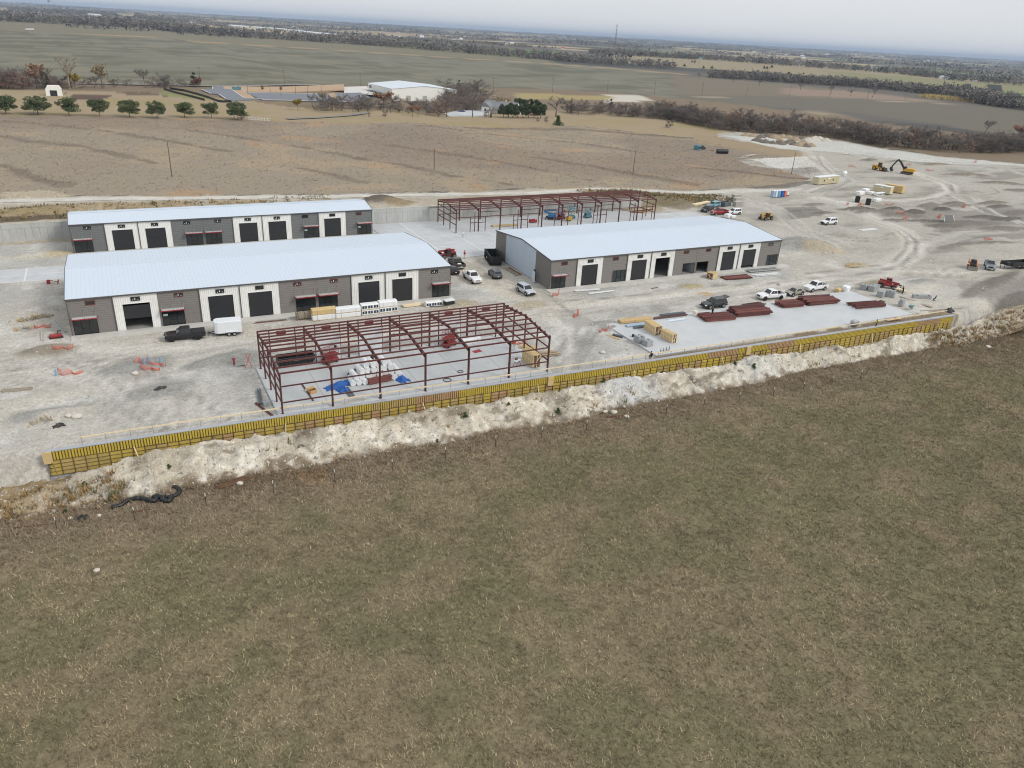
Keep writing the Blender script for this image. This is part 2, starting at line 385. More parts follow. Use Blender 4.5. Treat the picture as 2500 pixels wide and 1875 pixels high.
def line(pts, wdt, c, soft=.5, amt=1.0, wob=0.0, ground=False):
    global col
    P_ = pts if ground else gp(pts)
    mg_ = wdt+2*wob+1; s = np.nonzero((gx > min(p[0] for p in P_)-mg_) & (gx < max(p[0] for p in P_)+mg_) & (gy > min(p[1] for p in P_)-mg_) & (gy < max(p[1] for p in P_)+mg_))[0]
    d = poly_dist(gx[s], gy[s], P_)+(n_sm[s]-.5)*wob*2+(n_mid[s]-.5)*wob*2
    col[s] = mixc(col[s], A(c), sstep(wdt/2+soft*wdt/2, wdt/2-soft*wdt/2, d)*amt)
zone([(-300, 25), (0, 36), (420, 58), (300, 54), (0, 47), (-300, 40)], (126, 132, 106))
zone([(420, 53), (850, 88), (900, 97), (850, 98), (600, 76)], (196, 174, 136))
zone([(790, 95), (880, 97), (1050, 107), (1300, 122), (1420, 133), (1300, 131), (1000, 113)], (98, 128, 72))
zone([(1480, 120), (1650, 134), (2000, 160), (2520, 203), (2520, 240), (2330, 216), (1950, 182), (1720, 168), (1480, 150)], (150, 138, 114), 6)
zone([(2000, 172), (2520, 210), (2520, 236), (2330, 214), (2050, 186)], (132, 132, 98), 6, .8)
zone([(2330, 220), (2520, 225), (2520, 245), (2400, 238)], (112, 138, 84), 4, .8)
zone([(-400, 30), (0, 47), (850, 103), (1000, 118), (1350, 148), (1350, 153), (850, 124), (0, 74), (-400, 52)], (124, 118, 100))
zone([(-400, 52), (0, 74), (850, 124), (1350, 153), (1650, 178), (1660, 238), (1480, 222), (1250, 216), (1070, 211), (900, 208), (560, 212), (400, 208), (0, 196), (-400, 180)], (119, 118, 104))
fieldmask = in_poly(gx, gy, gp([(-400, 52), (0, 74), (850, 124), (1650, 178), (1660, 238), (1070, 211), (560, 212), (0, 196), (-400, 180)]))
col = mixc(col, A((102, 101, 86)), fieldmask*sstep(.42, .6, fbm(ru/90, rv/40, 51))*.9)
col = mixc(col, A((132, 127, 111)), fieldmask*sstep(.5, .66, fbm(ru/70+5, rv/14, 53))*.8)
line([(-200, 62), (0, 73), (300, 87), (550, 106), (850, 124), (1100, 141), (1300, 153), (1500, 167), (1650, 180)], 26, (166, 142, 112), .4)
zone([(1630, 192), (1700, 208), (2000, 234), (2060, 240), (2280, 250), (2390, 255), (2520, 272), (2520, 345), (2300, 305), (2100, 275), (1900, 262), (1650, 250)], (112, 107, 96))
zone([(1650, 184), (1900, 205), (2100, 222), (2320, 250), (2060, 242), (1900, 236), (1640, 232)], (122, 114, 100))
zone([(1900, 214), (2100, 224), (2310, 250), (2050, 238), (1900, 230)], (146, 128, 114), 4)
line([(1640, 234), (1850, 241), (2060, 244), (2280, 251), (2520, 280)], 6, (160, 148, 130), .5)
# the land just behind the site: verge by the road, mown tan grass, brown weeds
zone([(-300, 180), (0, 190), (400, 205), (560, 212), (900, 206), (1070, 211), (1250, 216), (1480, 223), (1660, 240), (1900, 265), (2520, 350), (2520, 420), (2060, 345), (1790, 332), (1500, 310), (900, 300), (0, 280), (-300, 270)], (128, 114, 96), 6)
zone([(-300, 205), (0, 220), (300, 226), (560, 240), (700, 262), (900, 272), (1100, 282), (1400, 268), (1560, 280), (1700, 292), (1800, 330), (1700, 338), (1400, 308), (1100, 306), (880, 302), (560, 292), (0, 280), (-300, 270)], (158, 142, 117), 3)
col = mixc(col, A((150, 138, 92)), in_poly(gx, gy, gp([(0, 222), (560, 240), (1100, 282), (1700, 292), (1800, 330), (880, 302), (0, 280)]))*sstep(.5, .7, n_mid)*.5)
zone([(150, 228), (270, 234), (262, 246), (190, 244)], (98, 82, 74), 2)
zone([(300, 224), (380, 228), (400, 236), (320, 234)], (108, 92, 78), 2)
zone([(390, 218), (540, 240), (480, 244), (400, 236)], (132, 134, 92), 2, .8)
zone([(1480, 232), (1560, 232), (1590, 246), (1480, 250)], (196, 190, 178), 2)
zone([(1260, 226), (1500, 236), (1480, 244), (1260, 240)], (160, 146, 104), 2)
BROWN = [(-320, 262), (0, 280), (560, 292), (880, 302), (1100, 306), (1400, 308), (1700, 340), (1760, 352), (1860, 372), (2000, 390), (2000, 436), (1912, 458), (1780, 461), (1165, 467), (900, 472), (407, 478), (195, 480), (0, 488), (-320, 505)]
bm_ = in_poly(gx+(n_sm-.5)*4, gy+(n_mid-.5)*4, gp(BROWN)).astype(float)
col = mixc(col, A((150, 139, 123)), bm_)
col = mixc(col, A((168, 150, 124)), bm_*sstep(.52, .72, n_mid)*.5)
col = mixc(col, A((134, 120, 108)), bm_*sstep(.5, .7, n_big)*.6)
col = mixc(col, A((172, 142, 112)), bm_*sstep(.68, .78, fbm(gx/16+40, gy/16, 61))*.6)
def streak(pts, wdt, amt=.8, c=(112, 99, 88)):
    global col
    s = np.nonzero(bm_ > 0)[0]
    d = poly_dist(gx[s], gy[s], gp(pts))+(n_sm[s]-.5)*3+(n_mid[s]-.5)*6
    col[s] = mixc(col[s], A(c), sstep(wdt, wdt*.25, d)*amt*bm_[s]*(0.45+.9*np.clip(n_mid[s]-.1, 0, .6)))
for pts, wd in (([(0, 296), (142, 308), (264, 321), (387, 341), (509, 363), (561, 370)], 3.2), ([(0, 331), (81, 345), (203, 359), (309, 382), (374, 398)], 3), ([(0, 402), (61, 422), (102, 439), (163, 451)], 3),
                ([(427, 312), (570, 333), (692, 353), (900, 390)], 2), ([(732, 410), (814, 426), (887, 447)], 2.6), ([(880, 388), (982, 403), (1104, 429), (1246, 449)], 2.4),
                ([(957, 356), (1043, 368), (1165, 386), (1266, 405), (1368, 425), (1441, 439)], 2.6), ([(1307, 384), (1450, 405), (1572, 429), (1686, 449)], 5), ([(1022, 307), (1165, 323), (1287, 337), (1409, 348), (1572, 372)], 3.4),
                ([(1150, 312), (1400, 316), (1650, 335)], 7), ([(1700, 410), (1800, 420), (1990, 440)], 4)):
    streak(pts, wd)
zone([(1690, 328), (1756, 337), (1860, 353), (2010, 377), (2000, 393), (1860, 375), (1690, 348)], (154, 138, 114), 2)
# the site: pale crushed limestone, grey where it is wet or loose
SITE = [(-400, 512), (0, 488), (195, 480), (407, 478), (900, 472), (1165, 467), (1780, 461), (1912, 458), (1985, 436), (1906, 415), (1830, 402), (1800, 392), (1830, 386), (1925, 385), (2000, 378), (1850, 352), (1750, 336),
        (1755, 326), (1800, 322), (2060, 345), (2100, 355), (2250, 378), (2520, 402), (2520, 788), (2345, 840)]
sg = gp(SITE)+[(141, 80), (139.6, 86.15), (-11.3, 86.15), (-22, 84), (-80, 84)]
sm_ = in_poly(gx+(n_sm-.5)*3, gy+(n_sm-.5)*3, sg).astype(float); sm_ = np.where((gy > 86.15) & (gy < 180) & (gx > -70) & (gx < 142), 1.0, sm_)
dcol = np.tile(A((186, 183, 176)), (len(gx), 1))
dcol = mixc(dcol, A((166, 165, 161)), sstep(.42, .62, n_mid)*.7)
dcol = mixc(dcol, A((192, 184, 170)), sstep(.48, .7, fbm(gx/24+7, gy/24, 71))*.55)
dcol = mixc(dcol, A((138, 136, 131)), sstep(.58, .74, fbm(gx/7, gy/7, 73))*.6)
dcol = mixc(dcol, A((206, 204, 199)), sstep(.58, .74, n_sm)*.6)
east = sstep(140, 175, gx)
dcol = mixc(dcol, A((168, 163, 153)), east*.7)
dcol = mixc(dcol, A((128, 124, 117)), east*sstep(.54, .7, fbm(gx/17, gy/7, 75))*.6)
dcol = mixc(dcol, A((176, 171, 160)), east*sstep(.56, .7, fbm(gx/30+3, gy/9, 77))*.7)
col = col*(1-sm_[:, None])+dcol*sm_[:, None]
behind = ((gy > 181.2) & (gx < 150) & (sm_ > 0)).astype(float)                                   # strip between old wall and road
col = mixc(col, A((170, 160, 142)), behind*.8); col = mixc(col, A((150, 128, 92)), behind*sstep(.45, .6, n_mid)*.6)
zone([(0, 515), (160, 510), (165, 541), (0, 546)], (140, 122, 88), 2, .7); zone([(0, 530), (160, 525), (165, 541), (0, 546)], (84, 74, 62), 2, .8)
zone([(0, 470), (60, 466), (190, 476), (120, 486), (0, 486)], (178, 166, 146), 2)
zone([(1420, 478), (1700, 474), (1760, 492), (1640, 505), (1560, 520), (1440, 498)], (128, 122, 96), 2, .85)
zone([(1810, 458), (1990, 440), (1960, 452), (1900, 462)], (112, 106, 98), 2, .8)
zone([(2330, 700), (2520, 650), (2520, 752), (2420, 762), (2330, 740)], (136, 131, 123), 8, .5)
zone([(2180, 520), (2520, 500), (2520, 590), (2300, 570)], (116, 112, 106), 6, .55)
zone([(1855, 488), (1935, 476), (2000, 480), (1890, 498)], (110, 107, 101), 3, .7); zone([(1900, 512), (2000, 505), (2010, 530), (1920, 535)], (112, 109, 103), 4, .7)
zone([(1750, 328), (2060, 346), (2300, 384), (2520, 404), (2520, 408), (2250, 396), (2060, 372), (1900, 362)], (196, 196, 190), 3, .85)
zone([(1830, 388), (1995, 382), (1990, 408), (1900, 412)], (204, 202, 195), 2, .85)
WT, LT = (204, 198, 186), (192, 187, 177)
for pts, wd, c, am in (([(-100, 495), (0, 491), (195, 488), (560, 483), (900, 478), (1300, 472), (1620, 469), (1780, 467), (1950, 462)], 5.0, (200, 196, 187), .9),
                       ([(1950, 470), (2050, 440), (2000, 405), (1985, 385), (1960, 362)], 6, LT, .7), ([(1700, 478), (1830, 492), (1880, 505), (1900, 520)], 5, LT, .7), ([(1830, 500), (1950, 480), (2040, 470)], 6, LT, .6),
                       ([(2000, 484), (2060, 498), (2130, 535), (2200, 562), (2230, 590), (2220, 625), (2160, 655), (2050, 680), (1900, 698), (1700, 715), (1500, 740), (1350, 752)], 5.5, WT, .85),
                       ([(2100, 485), (2200, 492), (2280, 486), (2325, 470), (2315, 450), (2260, 432), (2230, 420)], 5, WT, .8), ([(2100, 452), (2200, 452), (2290, 446)], 4, LT, .6),
                       ([(1900, 640), (2000, 600), (1960, 560), (1900, 545)], 4, LT, .6), ([(2230, 600), (2350, 570), (2520, 560)], 5, LT, .6), ([(2200, 660), (2350, 670), (2520, 640)], 9, (184, 177, 162), .7),
                       ([(1340, 760), (1150, 760), (900, 800), (640, 850), (400, 870), (200, 860), (0, 850)], 8, LT, .6), ([(1350, 745), (1300, 720), (1200, 690), (1150, 650)], 8, (192, 183, 162), .75), ([(100, 900), (300, 960), (480, 1040)], 6, LT, .4),
                       ([(0, 880), (60, 870), (180, 850)], 3, (190, 184, 170), .6), ([(420, 900), (470, 960), (520, 1010)], 1.0, (190, 188, 182), .6), ([(460, 895), (520, 950), (560, 1000)], .9, (190, 188, 182), .5)):
    line(pts, wd, c, .7, am*.9, .8)
# wheel ruts: bundles of faint parallel tracks along the ways the traffic takes
trk = random.Random(17)
for pts, wdt, nn in (([(2000, 484), (2060, 498), (2130, 535), (2200, 562), (2230, 590), (2220, 625), (2160, 655), (2050, 680), (1900, 698), (1700, 715), (1500, 740), (1350, 752)], 7, 12), ([(1340, 760), (1150, 765), (900, 805), (640, 850), (400, 872), (200, 866), (0, 856)], 11, 14), ([(1350, 745), (1300, 715), (1210, 685), (1150, 640)], 8, 8),
                     ([(60, 900), (250, 930), (420, 1000), (520, 1060)], 14, 10), ([(1340, 760), (1420, 800), (1400, 860), (1380, 900)], 10, 7), ([(2520, 640), (2350, 668), (2200, 662), (2050, 685)], 9, 10), ([(1980, 470), (2060, 440), (2010, 405), (1985, 380)], 9, 8), ([(2100, 485), (2200, 492), (2280, 486), (2325, 470), (2315, 450), (2260, 432)], 6, 8),
                     ([(1700, 478), (1830, 492), (1880, 505), (1950, 560), (2050, 600)], 8, 8), ([(2230, 600), (2350, 570), (2520, 555)], 8, 7), ([(2250, 400), (2380, 405), (2520, 425)], 12, 8), ([(2060, 372), (2250, 390), (2520, 406)], 10, 8), ([(2350, 480), (2430, 520), (2520, 545)], 14, 8), ([(500, 1040), (380, 960), (330, 900)], 8, 6), ([(420, 900), (470, 960), (520, 1030), (560, 1060)], 6, 6)):
    G_ = gp(pts)
    for q in range(nn):
        o1, o2 = trk.uniform(-wdt/2, wdt/2), trk.uniform(-wdt/2, wdt/2); H_ = []
        for i, (x_, y_) in enumerate(G_):
            (xa, ya), (xb, yb) = G_[max(i-1, 0)], G_[min(i+1, len(G_)-1)]; L_ = math.hypot(xb-xa, yb-ya)+1e-6; o_ = o1+(o2-o1)*i/(len(G_)-1)+trk.uniform(-.5, .5)
            H_.append((x_-(yb-ya)/L_*o_, y_+(xb-xa)/L_*o_))
        for s_ in (-.95, .95):
            line([(a+s_*.7, b+s_*.7) for a, b in H_], .75, (206, 202, 194) if q % 3 else (132, 129, 123), .8, .3 if q % 3 else .36, .15, True)
for pts in ([(1960, 668), (2100, 655), (2180, 640), (2210, 610), (2215, 575)], [(1980, 680), (2120, 668), (2200, 650), (2232, 612), (2236, 580)], [(1380, 735), (1500, 728), (1700, 700), (1900, 690)], [(420, 925), (520, 1000), (640, 1080)], [(0, 905), (200, 880), (420, 872)],
            [(2240, 430), (2320, 452), (2330, 475), (2250, 490)], [(1500, 760), (1700, 735), (1880, 712)], [(2050, 585), (2130, 590), (2190, 580), (2170, 560)], [(2070, 580), (2150, 582), (2175, 570)], [(2310, 480), (2400, 478), (2440, 470), (2420, 458)]):
    line(pts, .5, (118, 114, 108), .8, .6, .3); 
for (hx, hy, rx, ry, an, hh, s_, cc) in HEAPS:
    u = ((gx-hx)*math.cos(an)+(gy-hy)*math.sin(an))/rx; v = (-(gx-hx)*math.sin(an)+(gy-hy)*math.cos(an))/ry
    q_ = np.sqrt(u*u+v*v); s = np.nonzero(q_ < 1.6)[0]; col[s] = mixc(col[s], A(cc), sstep(1.15, .7, q_[s]+(n_sm[s]-.5)*.5)*.9)
# the near pasture
fm = ((sm_ < .5) & (gy < 95)).astype(float)
pc = np.tile(A((130, 119, 95)), (len(gx), 1))
pgreen = np.clip(sstep(.46, .64, fbm(gx/4.5, gy/4.5, 81)+sstep(78, 30, gy)*.04+sstep(10, 70, gx)*.09), 0, 1)
pc = mixc(pc, A((108, 106, 78)), pgreen*.5); pc = mixc(pc, A((142, 127, 102)), sstep(.5, .7, n_mid)*.3*(1-pgreen))
pc = mixc(pc, A((142, 124, 108)), sstep(66, 80, gy)*.6)
col = col*(1-fm[:, None])+pc*fm[:, None]
zone([(-60, 1125), (60, 1132), (95, 1160), (60, 1180), (-60, 1185)], (112, 104, 94), 2.5, .6); zone([(0, 1190), (90, 1195), (200, 1240), (0, 1290)], (140, 122, 90), 2, .6)
zone([(2345, 850), (2500, 800), (2520, 900), (2330, 900)], (112, 98, 82), 2, .5)
zone([(500, 1175), (720, 1120), (760, 1140), (560, 1210)], (104, 84, 66), 1, .6); zone([(720, 1150), (800, 1140), (810, 1165), (730, 1170)], (150, 118, 78), 1, .6)

nx, ny = len(AX), len(AY)
idx = np.arange(nx*ny).reshape(ny, nx)
faces = np.stack([idx[:-1, :-1].ravel(), idx[:-1, 1:].ravel(), idx[1:, 1:].ravel(), idx[1:, :-1].ravel()], 1)
mg, ntg, bg_ = new_mat('ground')
at_ = N(ntg, 'ShaderNodeAttribute', attribute_name='Col'); ge = N(ntg, 'ShaderNodeNewGeometry'); ar_ = N(ntg, 'ShaderNodeAttribute', attribute_name='Rough')
last = at_.outputs['Color']
for sc_, am_, st_ in ((0.06, .10, None), (0.7, .16, (1.0, 1.6, 1)), (2.6, .28, None)):
    mp_ = N(ntg, 'ShaderNodeMapping')
    if st_: mp_.inputs['Scale'].default_value = st_
    ntg.links.new(ge.outputs['Position'], mp_.inputs['Vector'])
    n1 = N(ntg, 'ShaderNodeTexNoise', i_Scale=sc_, i_Detail=6.0, i_Roughness=0.72); ntg.links.new(mp_.outputs['Vector'], n1.inputs['Vector'])
    mr = N(ntg, 'ShaderNodeMapRange'); mr.inputs['From Min'].default_value = .3; mr.inputs['From Max'].default_value = .7
    mr.inputs['To Min'].default_value = -am_; mr.inputs['To Max'].default_value = am_
    ma = N(ntg, 'ShaderNodeMath', operation='MULTIPLY_ADD'); ma.inputs[2].default_value = 1.0
    hs = N(ntg, 'ShaderNodeHueSaturation'); ntg.links.new(n1.outputs['Fac'], mr.inputs['Value']); ntg.links.new(mr.outputs['Result'], ma.inputs[0]); ntg.links.new(ar_.outputs['Fac'], ma.inputs[1]); ntg.links.new(ma.outputs[0], hs.inputs['Value'])
    ntg.links.new(last, hs.inputs['Color']); last = hs.outputs['Color']
ntg.links.new(last, bg_.inputs['Base Color']); bg_.inputs['Roughness'].default_value = .95; bg_.inputs['Specular IOR Level'].default_value = .15
nb = N(ntg, 'ShaderNodeTexNoise', i_Scale=2.2, i_Detail=5.0, i_Roughness=.7); ntg.links.new(ge.outputs['Position'], nb.inputs['Vector'])
bp_ = N(ntg, 'ShaderNodeBump', i_Strength=.55, i_Distance=.35); ntg.links.new(nb.outputs['Fac'], bp_.inputs['Height']); ntg.links.new(bp_.outputs['Normal'], bg_.inputs['Normal'])
struct(put('ground', np_mesh('ground', np.stack([gx, gy, gz], 1), faces, 'ground', col, True, np.clip(.30+.7*np.maximum(sm_, fm), 0, 1))))

# ---- berm of excavated limestone in front of the new wall
def berm():
    xs = np.arange(-16, 175, .32); ss = np.linspace(0, 1, 44)
    X, S_ = np.meshgrid(xs, ss); x = X.ravel(); s = S_.ravel()
    endm = np.minimum(sstep(-16, -4, x), 1)
    hc = np.interp(x, (-16, -11, -6, 1, 15, 31, 56, 87, 105, 118, 138, 175), (.5, .8, 2.0, 2.7, 2.95, 2.6, 2.55, 2.55, 2.2, 2.1, 2.1, 1.8))+.75*(fbm(x/5.5, x*0, 91)-.5)*2*endm+.5*(fbm(x/1.8, x*0, 92)-.5)
    yc = 83.6-.3*np.sin(x/13)+.4*(fbm(x/6, x*0, 93)-.5)+sstep(138, 150, x)*1.5
    toe = 78.9+.014*np.clip(x-20, 0, 130)+1.6*(fbm(x/12, x*0, 94)-.5)-.5*np.sin(x/23)+sstep(140, 165, x)*1.5
    yb = 85.85+sstep(139, 160, x)*3
    # cross-section: toe, crest at s=.68, back foot
    y_ = np.where(s < .68, toe+(yc-toe)*(s/.68), yc+(yb-yc)*((s-.68)/.32))
    y = y_-0.028*(np.clip(x, -70, 190)-20)
    prof = np.where(s < .68, (s/.68)**.85, 1-(np.maximum(s-.68, 0)/.32)**1.4*.75)
    zb = np.full_like(x, -3.45); zb = np.where(x > 141, zb+sstep(141, 160, x)*1.6, zb)
    rill = ((fbm(x/1.5, s*2.2, 95, 3)-.5)*1.1-.55*sstep(.58, .75, fbm(x/4.5, s*1.3+5, 195, 3)))*np.sin(np.clip(s/.72, 0, 1)*PI)
    lump = ((fbm(x/.55, y_/.55, 96, 3)-.5)*.7+(.5-np.abs(fbm(x/2.4, y_/1.6, 196, 3)-.5)*4)*.28)*(s > .03)
    z = zb+prof*hc+rill+lump
    z = np.where(s < .02, zb-.25, z)
    n1_, n2_, n3_ = fbm(x/7, y/3, 97), fbm(x/2, y/2, 98), fbm(x/.8, y/.8, 99, 2)
    c = np.tile(A((200, 191, 173)), (len(x), 1))
    c = mixc(c, A((184, 179, 168)), sstep(.45, .65, n2_)*.7); c = mixc(c, A((222, 216, 204)), sstep(.56, .7, n3_)*.7)
    c = mixc(c, A((150, 138, 116)), sstep(.5, .66, n1_)*.7*(.4+.6*sstep(.2, .8, s)))
    c = mixc(c, A((122, 110, 92)), sstep(.58, .7, fbm(x/2.6+20, y_/1.1, 100))*.75)
    c = mixc(c, A((146, 126, 92)), (1-endm)*.85); c = mixc(c, A((140, 122, 96)), sstep(135, 165, x)*.6)
    c = mixc(c, A((86, 76, 66)), np.exp(-((x-16.5)/1.6)**2)*sstep(.3, .7, s)*.8); c = mixc(c, A((84, 76, 68)), np.exp(-((x-75+(s-.5)*5)/1.0)**2)*.7); c = mixc(c, A((110, 98, 82)), np.exp(-((x-50-(s)*2)/1.3)**2)*.6)
    c = mixc(c, A((196, 200, 204)), np.exp(-((x-63)/4.5)**2)*.7); c = mixc(c, A((198, 200, 198)), np.exp(-((x-88)/6)**2)*.5)
    c = mixc(c, A((118, 102, 82)), sstep(.2, .0, s+(n3_-.5)*.35+(n2_-.5)*.25)*.9)
    n, k = len(xs), len(ss); ix = np.arange(n*k).reshape(k, n)
    f = np.stack([ix[:-1, :-1].ravel(), ix[:-1, 1:].ravel(), ix[1:, 1:].ravel(), ix[1:, :-1].ravel()], 1)
    vmat('limestone', .95, nscale=(4.0, 1.2), namt=.22, bump=1.0)
    o = put('berm', np_mesh('berm', np.stack([x, y, z], 1), f, 'limestone', c, True)); struct(o, 'pale berm of dug limestone along the foot of the yellow formwork')
    return x.reshape(k, n), y.reshape(k, n), z.reshape(k, n)
BX, BY, BZ = berm()

# ---- paving, slabs and roads
mat('paving', C(190, 193, 196), .85, var=.07, scale=.35, dirt=C(170, 168, 162), dscale=.25, damt=.6)
mat('joint', C(214, 215, 216), .9, var=.08, scale=1.0)
mat('slab', C(192, 195, 196), .75, var=.07, scale=.3, dirt=C(170, 172, 172), dscale=.3, damt=.7)
mat('slab_damp', C(194, 197, 199), .6, var=.05, scale=.25, dirt=C(178, 183, 187), dscale=.2, damt=.8)
mat('slab_edge', C(150, 148, 142), .9, var=.12, scale=1.2)
mat('sidewalk', C(198, 196, 190), .9, var=.08, scale=.8, dirt=C(178, 172, 158), dscale=.7, damt=.6)
def paving(name, rects, joint_rect):
    root = bpy.data.objects.new(name, None); COL.objects.link(root); struct(root)
    m = MB()
    for (x0, x1, y0, y1) in joint_rect: m.box(x0, x1, y0, y1, -.25, .035)
    m.build('joint_bed', 'joint', root)
    for (x0, x1, y0, y1) in rects: MB().box(x0+.14, x1-.14, y0+.14, y1-.14, -.1, .05).build('paving_panel', 'paving', root)
    return root
rc = []
xs = [-60, -51.4, -42.8, -34.2, -25.6, -17, -8.4, .2, 8.8, 17.4, 26, 34.6, 43.2, 53.9]
for a, b in zip(xs[:-1], xs[1:]):
    rc += [(a, b, 154.6, 158.6), (a, b, 158.6, 163.0)]
ysr = [147.2, 156.4, 165.8, 173.6, 180.7]
for a, b in ((53.9, 62.2), (62.2, 71.4)):
    for c_, d_ in zip(ysr[:-1], ysr[1:]): rc.append((a, b, c_, d_))
xr = [71.4, 80, 88.6, 97.2, 105.8, 114.4, 123, 131.6]
for a, b in zip(xr[:-1], xr[1:]): rc += [(a, b, 147.2, 156.4), (a, b, 156.4, 166.5)]
rc += [(131.6, 140, 147.2, 156.4), (131.6, 140, 156.4, 165.8), (131.6, 140, 165.8, 173.6), (140, 149, 156.4, 165.8), (140, 149, 165.8, 173.6)]
paving('concrete_paving', rc, [(-60, 53.9, 154.6, 163.0), (53.9, 71.4, 147.2, 180.7), (71.4, 131.6, 147.2, 166.5), (131.6, 140, 147.2, 173.6), (140, 149, 156.4, 173.6)])
def slab(name, x0, x1, y0, y1, z1, m, label, nx_=0, ny_=0):
    o = MB().box(x0, x1, y0, y1, -.35, z1).build(name, m); struct(o, label)
    return o
slab('concrete_slab', 71.4, 131.4, 166.52, 179.4, .14, 'slab', 'pale slab under the far rust-red steel frame')
slab('concrete_slab', 13.9, 53.0, 86.42, 102.6, .16, 'slab', 'grey slab under the near rust-red steel frame')
slab('concrete_slab', 71.7, 132.0, 86.42, 101.1, .16, 'slab_damp', 'bare damp grey slab beside the yellow formwork')
for k in range(1, 6):
    x = 13.9+39.1*k/6
    MB().box(x-.03, x+.03, 86.5, 102.5, .15, .166).build('control_joint', 'slab_edge')['kind'] = 'structure'
slab('concrete_sidewalk', -9.2, 52.4, 121.4, 123.52, .13, 'sidewalk', 'pale walk along the front of the near grey building')
slab('concrete_sidewalk', 71.2, 133.5, 119.2, 121.32, .13, 'sidewalk', 'pale walk along the front of the right-hand grey building')
slab('concrete_sidewalk', -9.2, 52.6, 169.3, 171.38, .13, 'sidewalk', 'pale walk along the front of the rear grey building')
def strip(name, pts, wdt, m, lift=.05, label=None, step=3.0, wob=.5, z=None):
    """a road laid on the land along a line"""
    P_ = [Vector((*p, 0)) for p in gp(pts)]; L = []
    for a, b in zip(P_[:-1], P_[1:]):
        n = max(2, int((b-a).length/step)); L += [a.lerp(b, i/n) for i in range(n)]
    L.append(P_[-1]); k = 7; V = []
    for i, p in enumerate(L):
        d = (L[min(i+1, len(L)-1)]-L[max(i-1, 0)]).normalized(); r = Vector((d.y, -d.x, 0))
        w_ = wdt*(1+wob*.3*(fbm(np.array([i*.37]), np.array([1.]), 5)[0]-.5)*2)
        V += [p+r*((j/(k-1)-.5)*w_) for j in range(k)]
    xy = np.array([(v.x, v.y) for v in V]); zz = hgt(xy[:, 0], xy[:, 1])+lift
    ix = np.arange(len(V)).reshape(-1, k)
    f = np.stack([ix[:-1, :-1].ravel(), ix[1:, :-1].ravel(), ix[1:, 1:].ravel(), ix[:-1, 1:].ravel()], 1)
    o = put(name, np_mesh(name, np.column_stack([xy, zz]), f, m, None, True)); struct(o, label); return o
mat('road_gravel', C(198, 194, 185), .95, var=.14, scale=.7, dirt=C(168, 162, 150), dscale=.3, damt=.7, bump=.3)
mat('asphalt', C(118, 122, 130), .9, var=.08, scale=.5)
mat('asphalt_old', C(132, 130, 126), .9, var=.1, scale=.3)
mat('bare_clay', C(176, 150, 122), .95, var=.12, scale=.3)
mat('kerb', C(205, 203, 198), .9, var=.05)
strip('gravel_road', [(-140, 497), (0, 491), (195, 488), (560, 483), (900, 478), (1300, 472), (1620, 469), (1800, 466)], 3.6, 'road_gravel', .07, 'pale gravel road behind the rear buildings', 2.0)
strip('paved_road', [(-200, 192), (0, 200), (230, 206), (400, 209), (560, 212.5), (800, 211), (1000, 209)], 8, 'asphalt_old', .5, 'old paved road beyond the row of live oaks', 6, 0)
strip('paved_driveway', [(700, 291), (780, 288), (860, 283), (900, 278)], 4, 'asphalt_old', .35, 'faint paved track through the tan grass')
def lot(name, pts, m, lift, label=None):
    P_ = gp(pts); z = max(h1(*p) for p in P_)+lift
    o = MB().prism(P_, 'z', z-.8, z).build(name, m); struct(o, label); return o
lot('parking_lot', [(492, 221), (519, 220), (521, 214), (545, 214), (548, 219), (565, 221), (592, 240), (600, 243), (640, 244), (560, 249), (552, 244), (535, 233), (515, 231)], 'asphalt', .55, 'dark entrance drive of the new car park')
lot('parking_lot', [(600, 229), (615, 228), (700, 229), (775, 231), (880, 236), (905, 247), (860, 252), (640, 246)], 'asphalt', .50, 'dark new car park beside the white hall')
lot('bare_clay_bed', [(545, 213), (575, 213), (600, 227), (625, 243), (595, 241), (566, 221), (548, 219)], 'bare_clay', .52, 'orange clay bed in the new car park')
lot('bare_clay_bed', [(580, 213), (690, 214), (840, 217), (840, 226), (700, 227), (600, 226)], 'bare_clay', .46, 'long clay bed along the new car park')
lot('bare_clay_bed', [(802, 232), (815, 231), (828, 240), (806, 242)], 'bare_clay', .6, 'small clay mound by the car park')
lot('concrete_drive', [(840, 219), (895, 221), (915, 238), (880, 235), (840, 229)], 'kerb', .56, 'pale drive in front of the white hall')
for i, (pa, pb) in enumerate((((600, 229), (775, 231)), ((640, 246), (860, 252)), ((492, 221), (515, 231)), ((535, 233), (552, 244)), ((548, 219), (566, 221)), ((566, 221), (595, 241)), ((595, 242), (640, 244)), ((520, 214.5), (519, 220)), ((575, 213), (600, 226)))):
    a_, b_ = at(*pa), at(*pb); struct(MB().bar((a_.x, a_.y, a_.z+.62), (b_.x, b_.y, b_.z+.62), .5, .25).build('kerb', 'kerb'))
lot('house_drive', [(1085, 280), (1115, 273), (1180, 271), (1195, 279), (1180, 285), (1095, 285)], 'paving', .4, 'pale drive in front of the farmhouse')

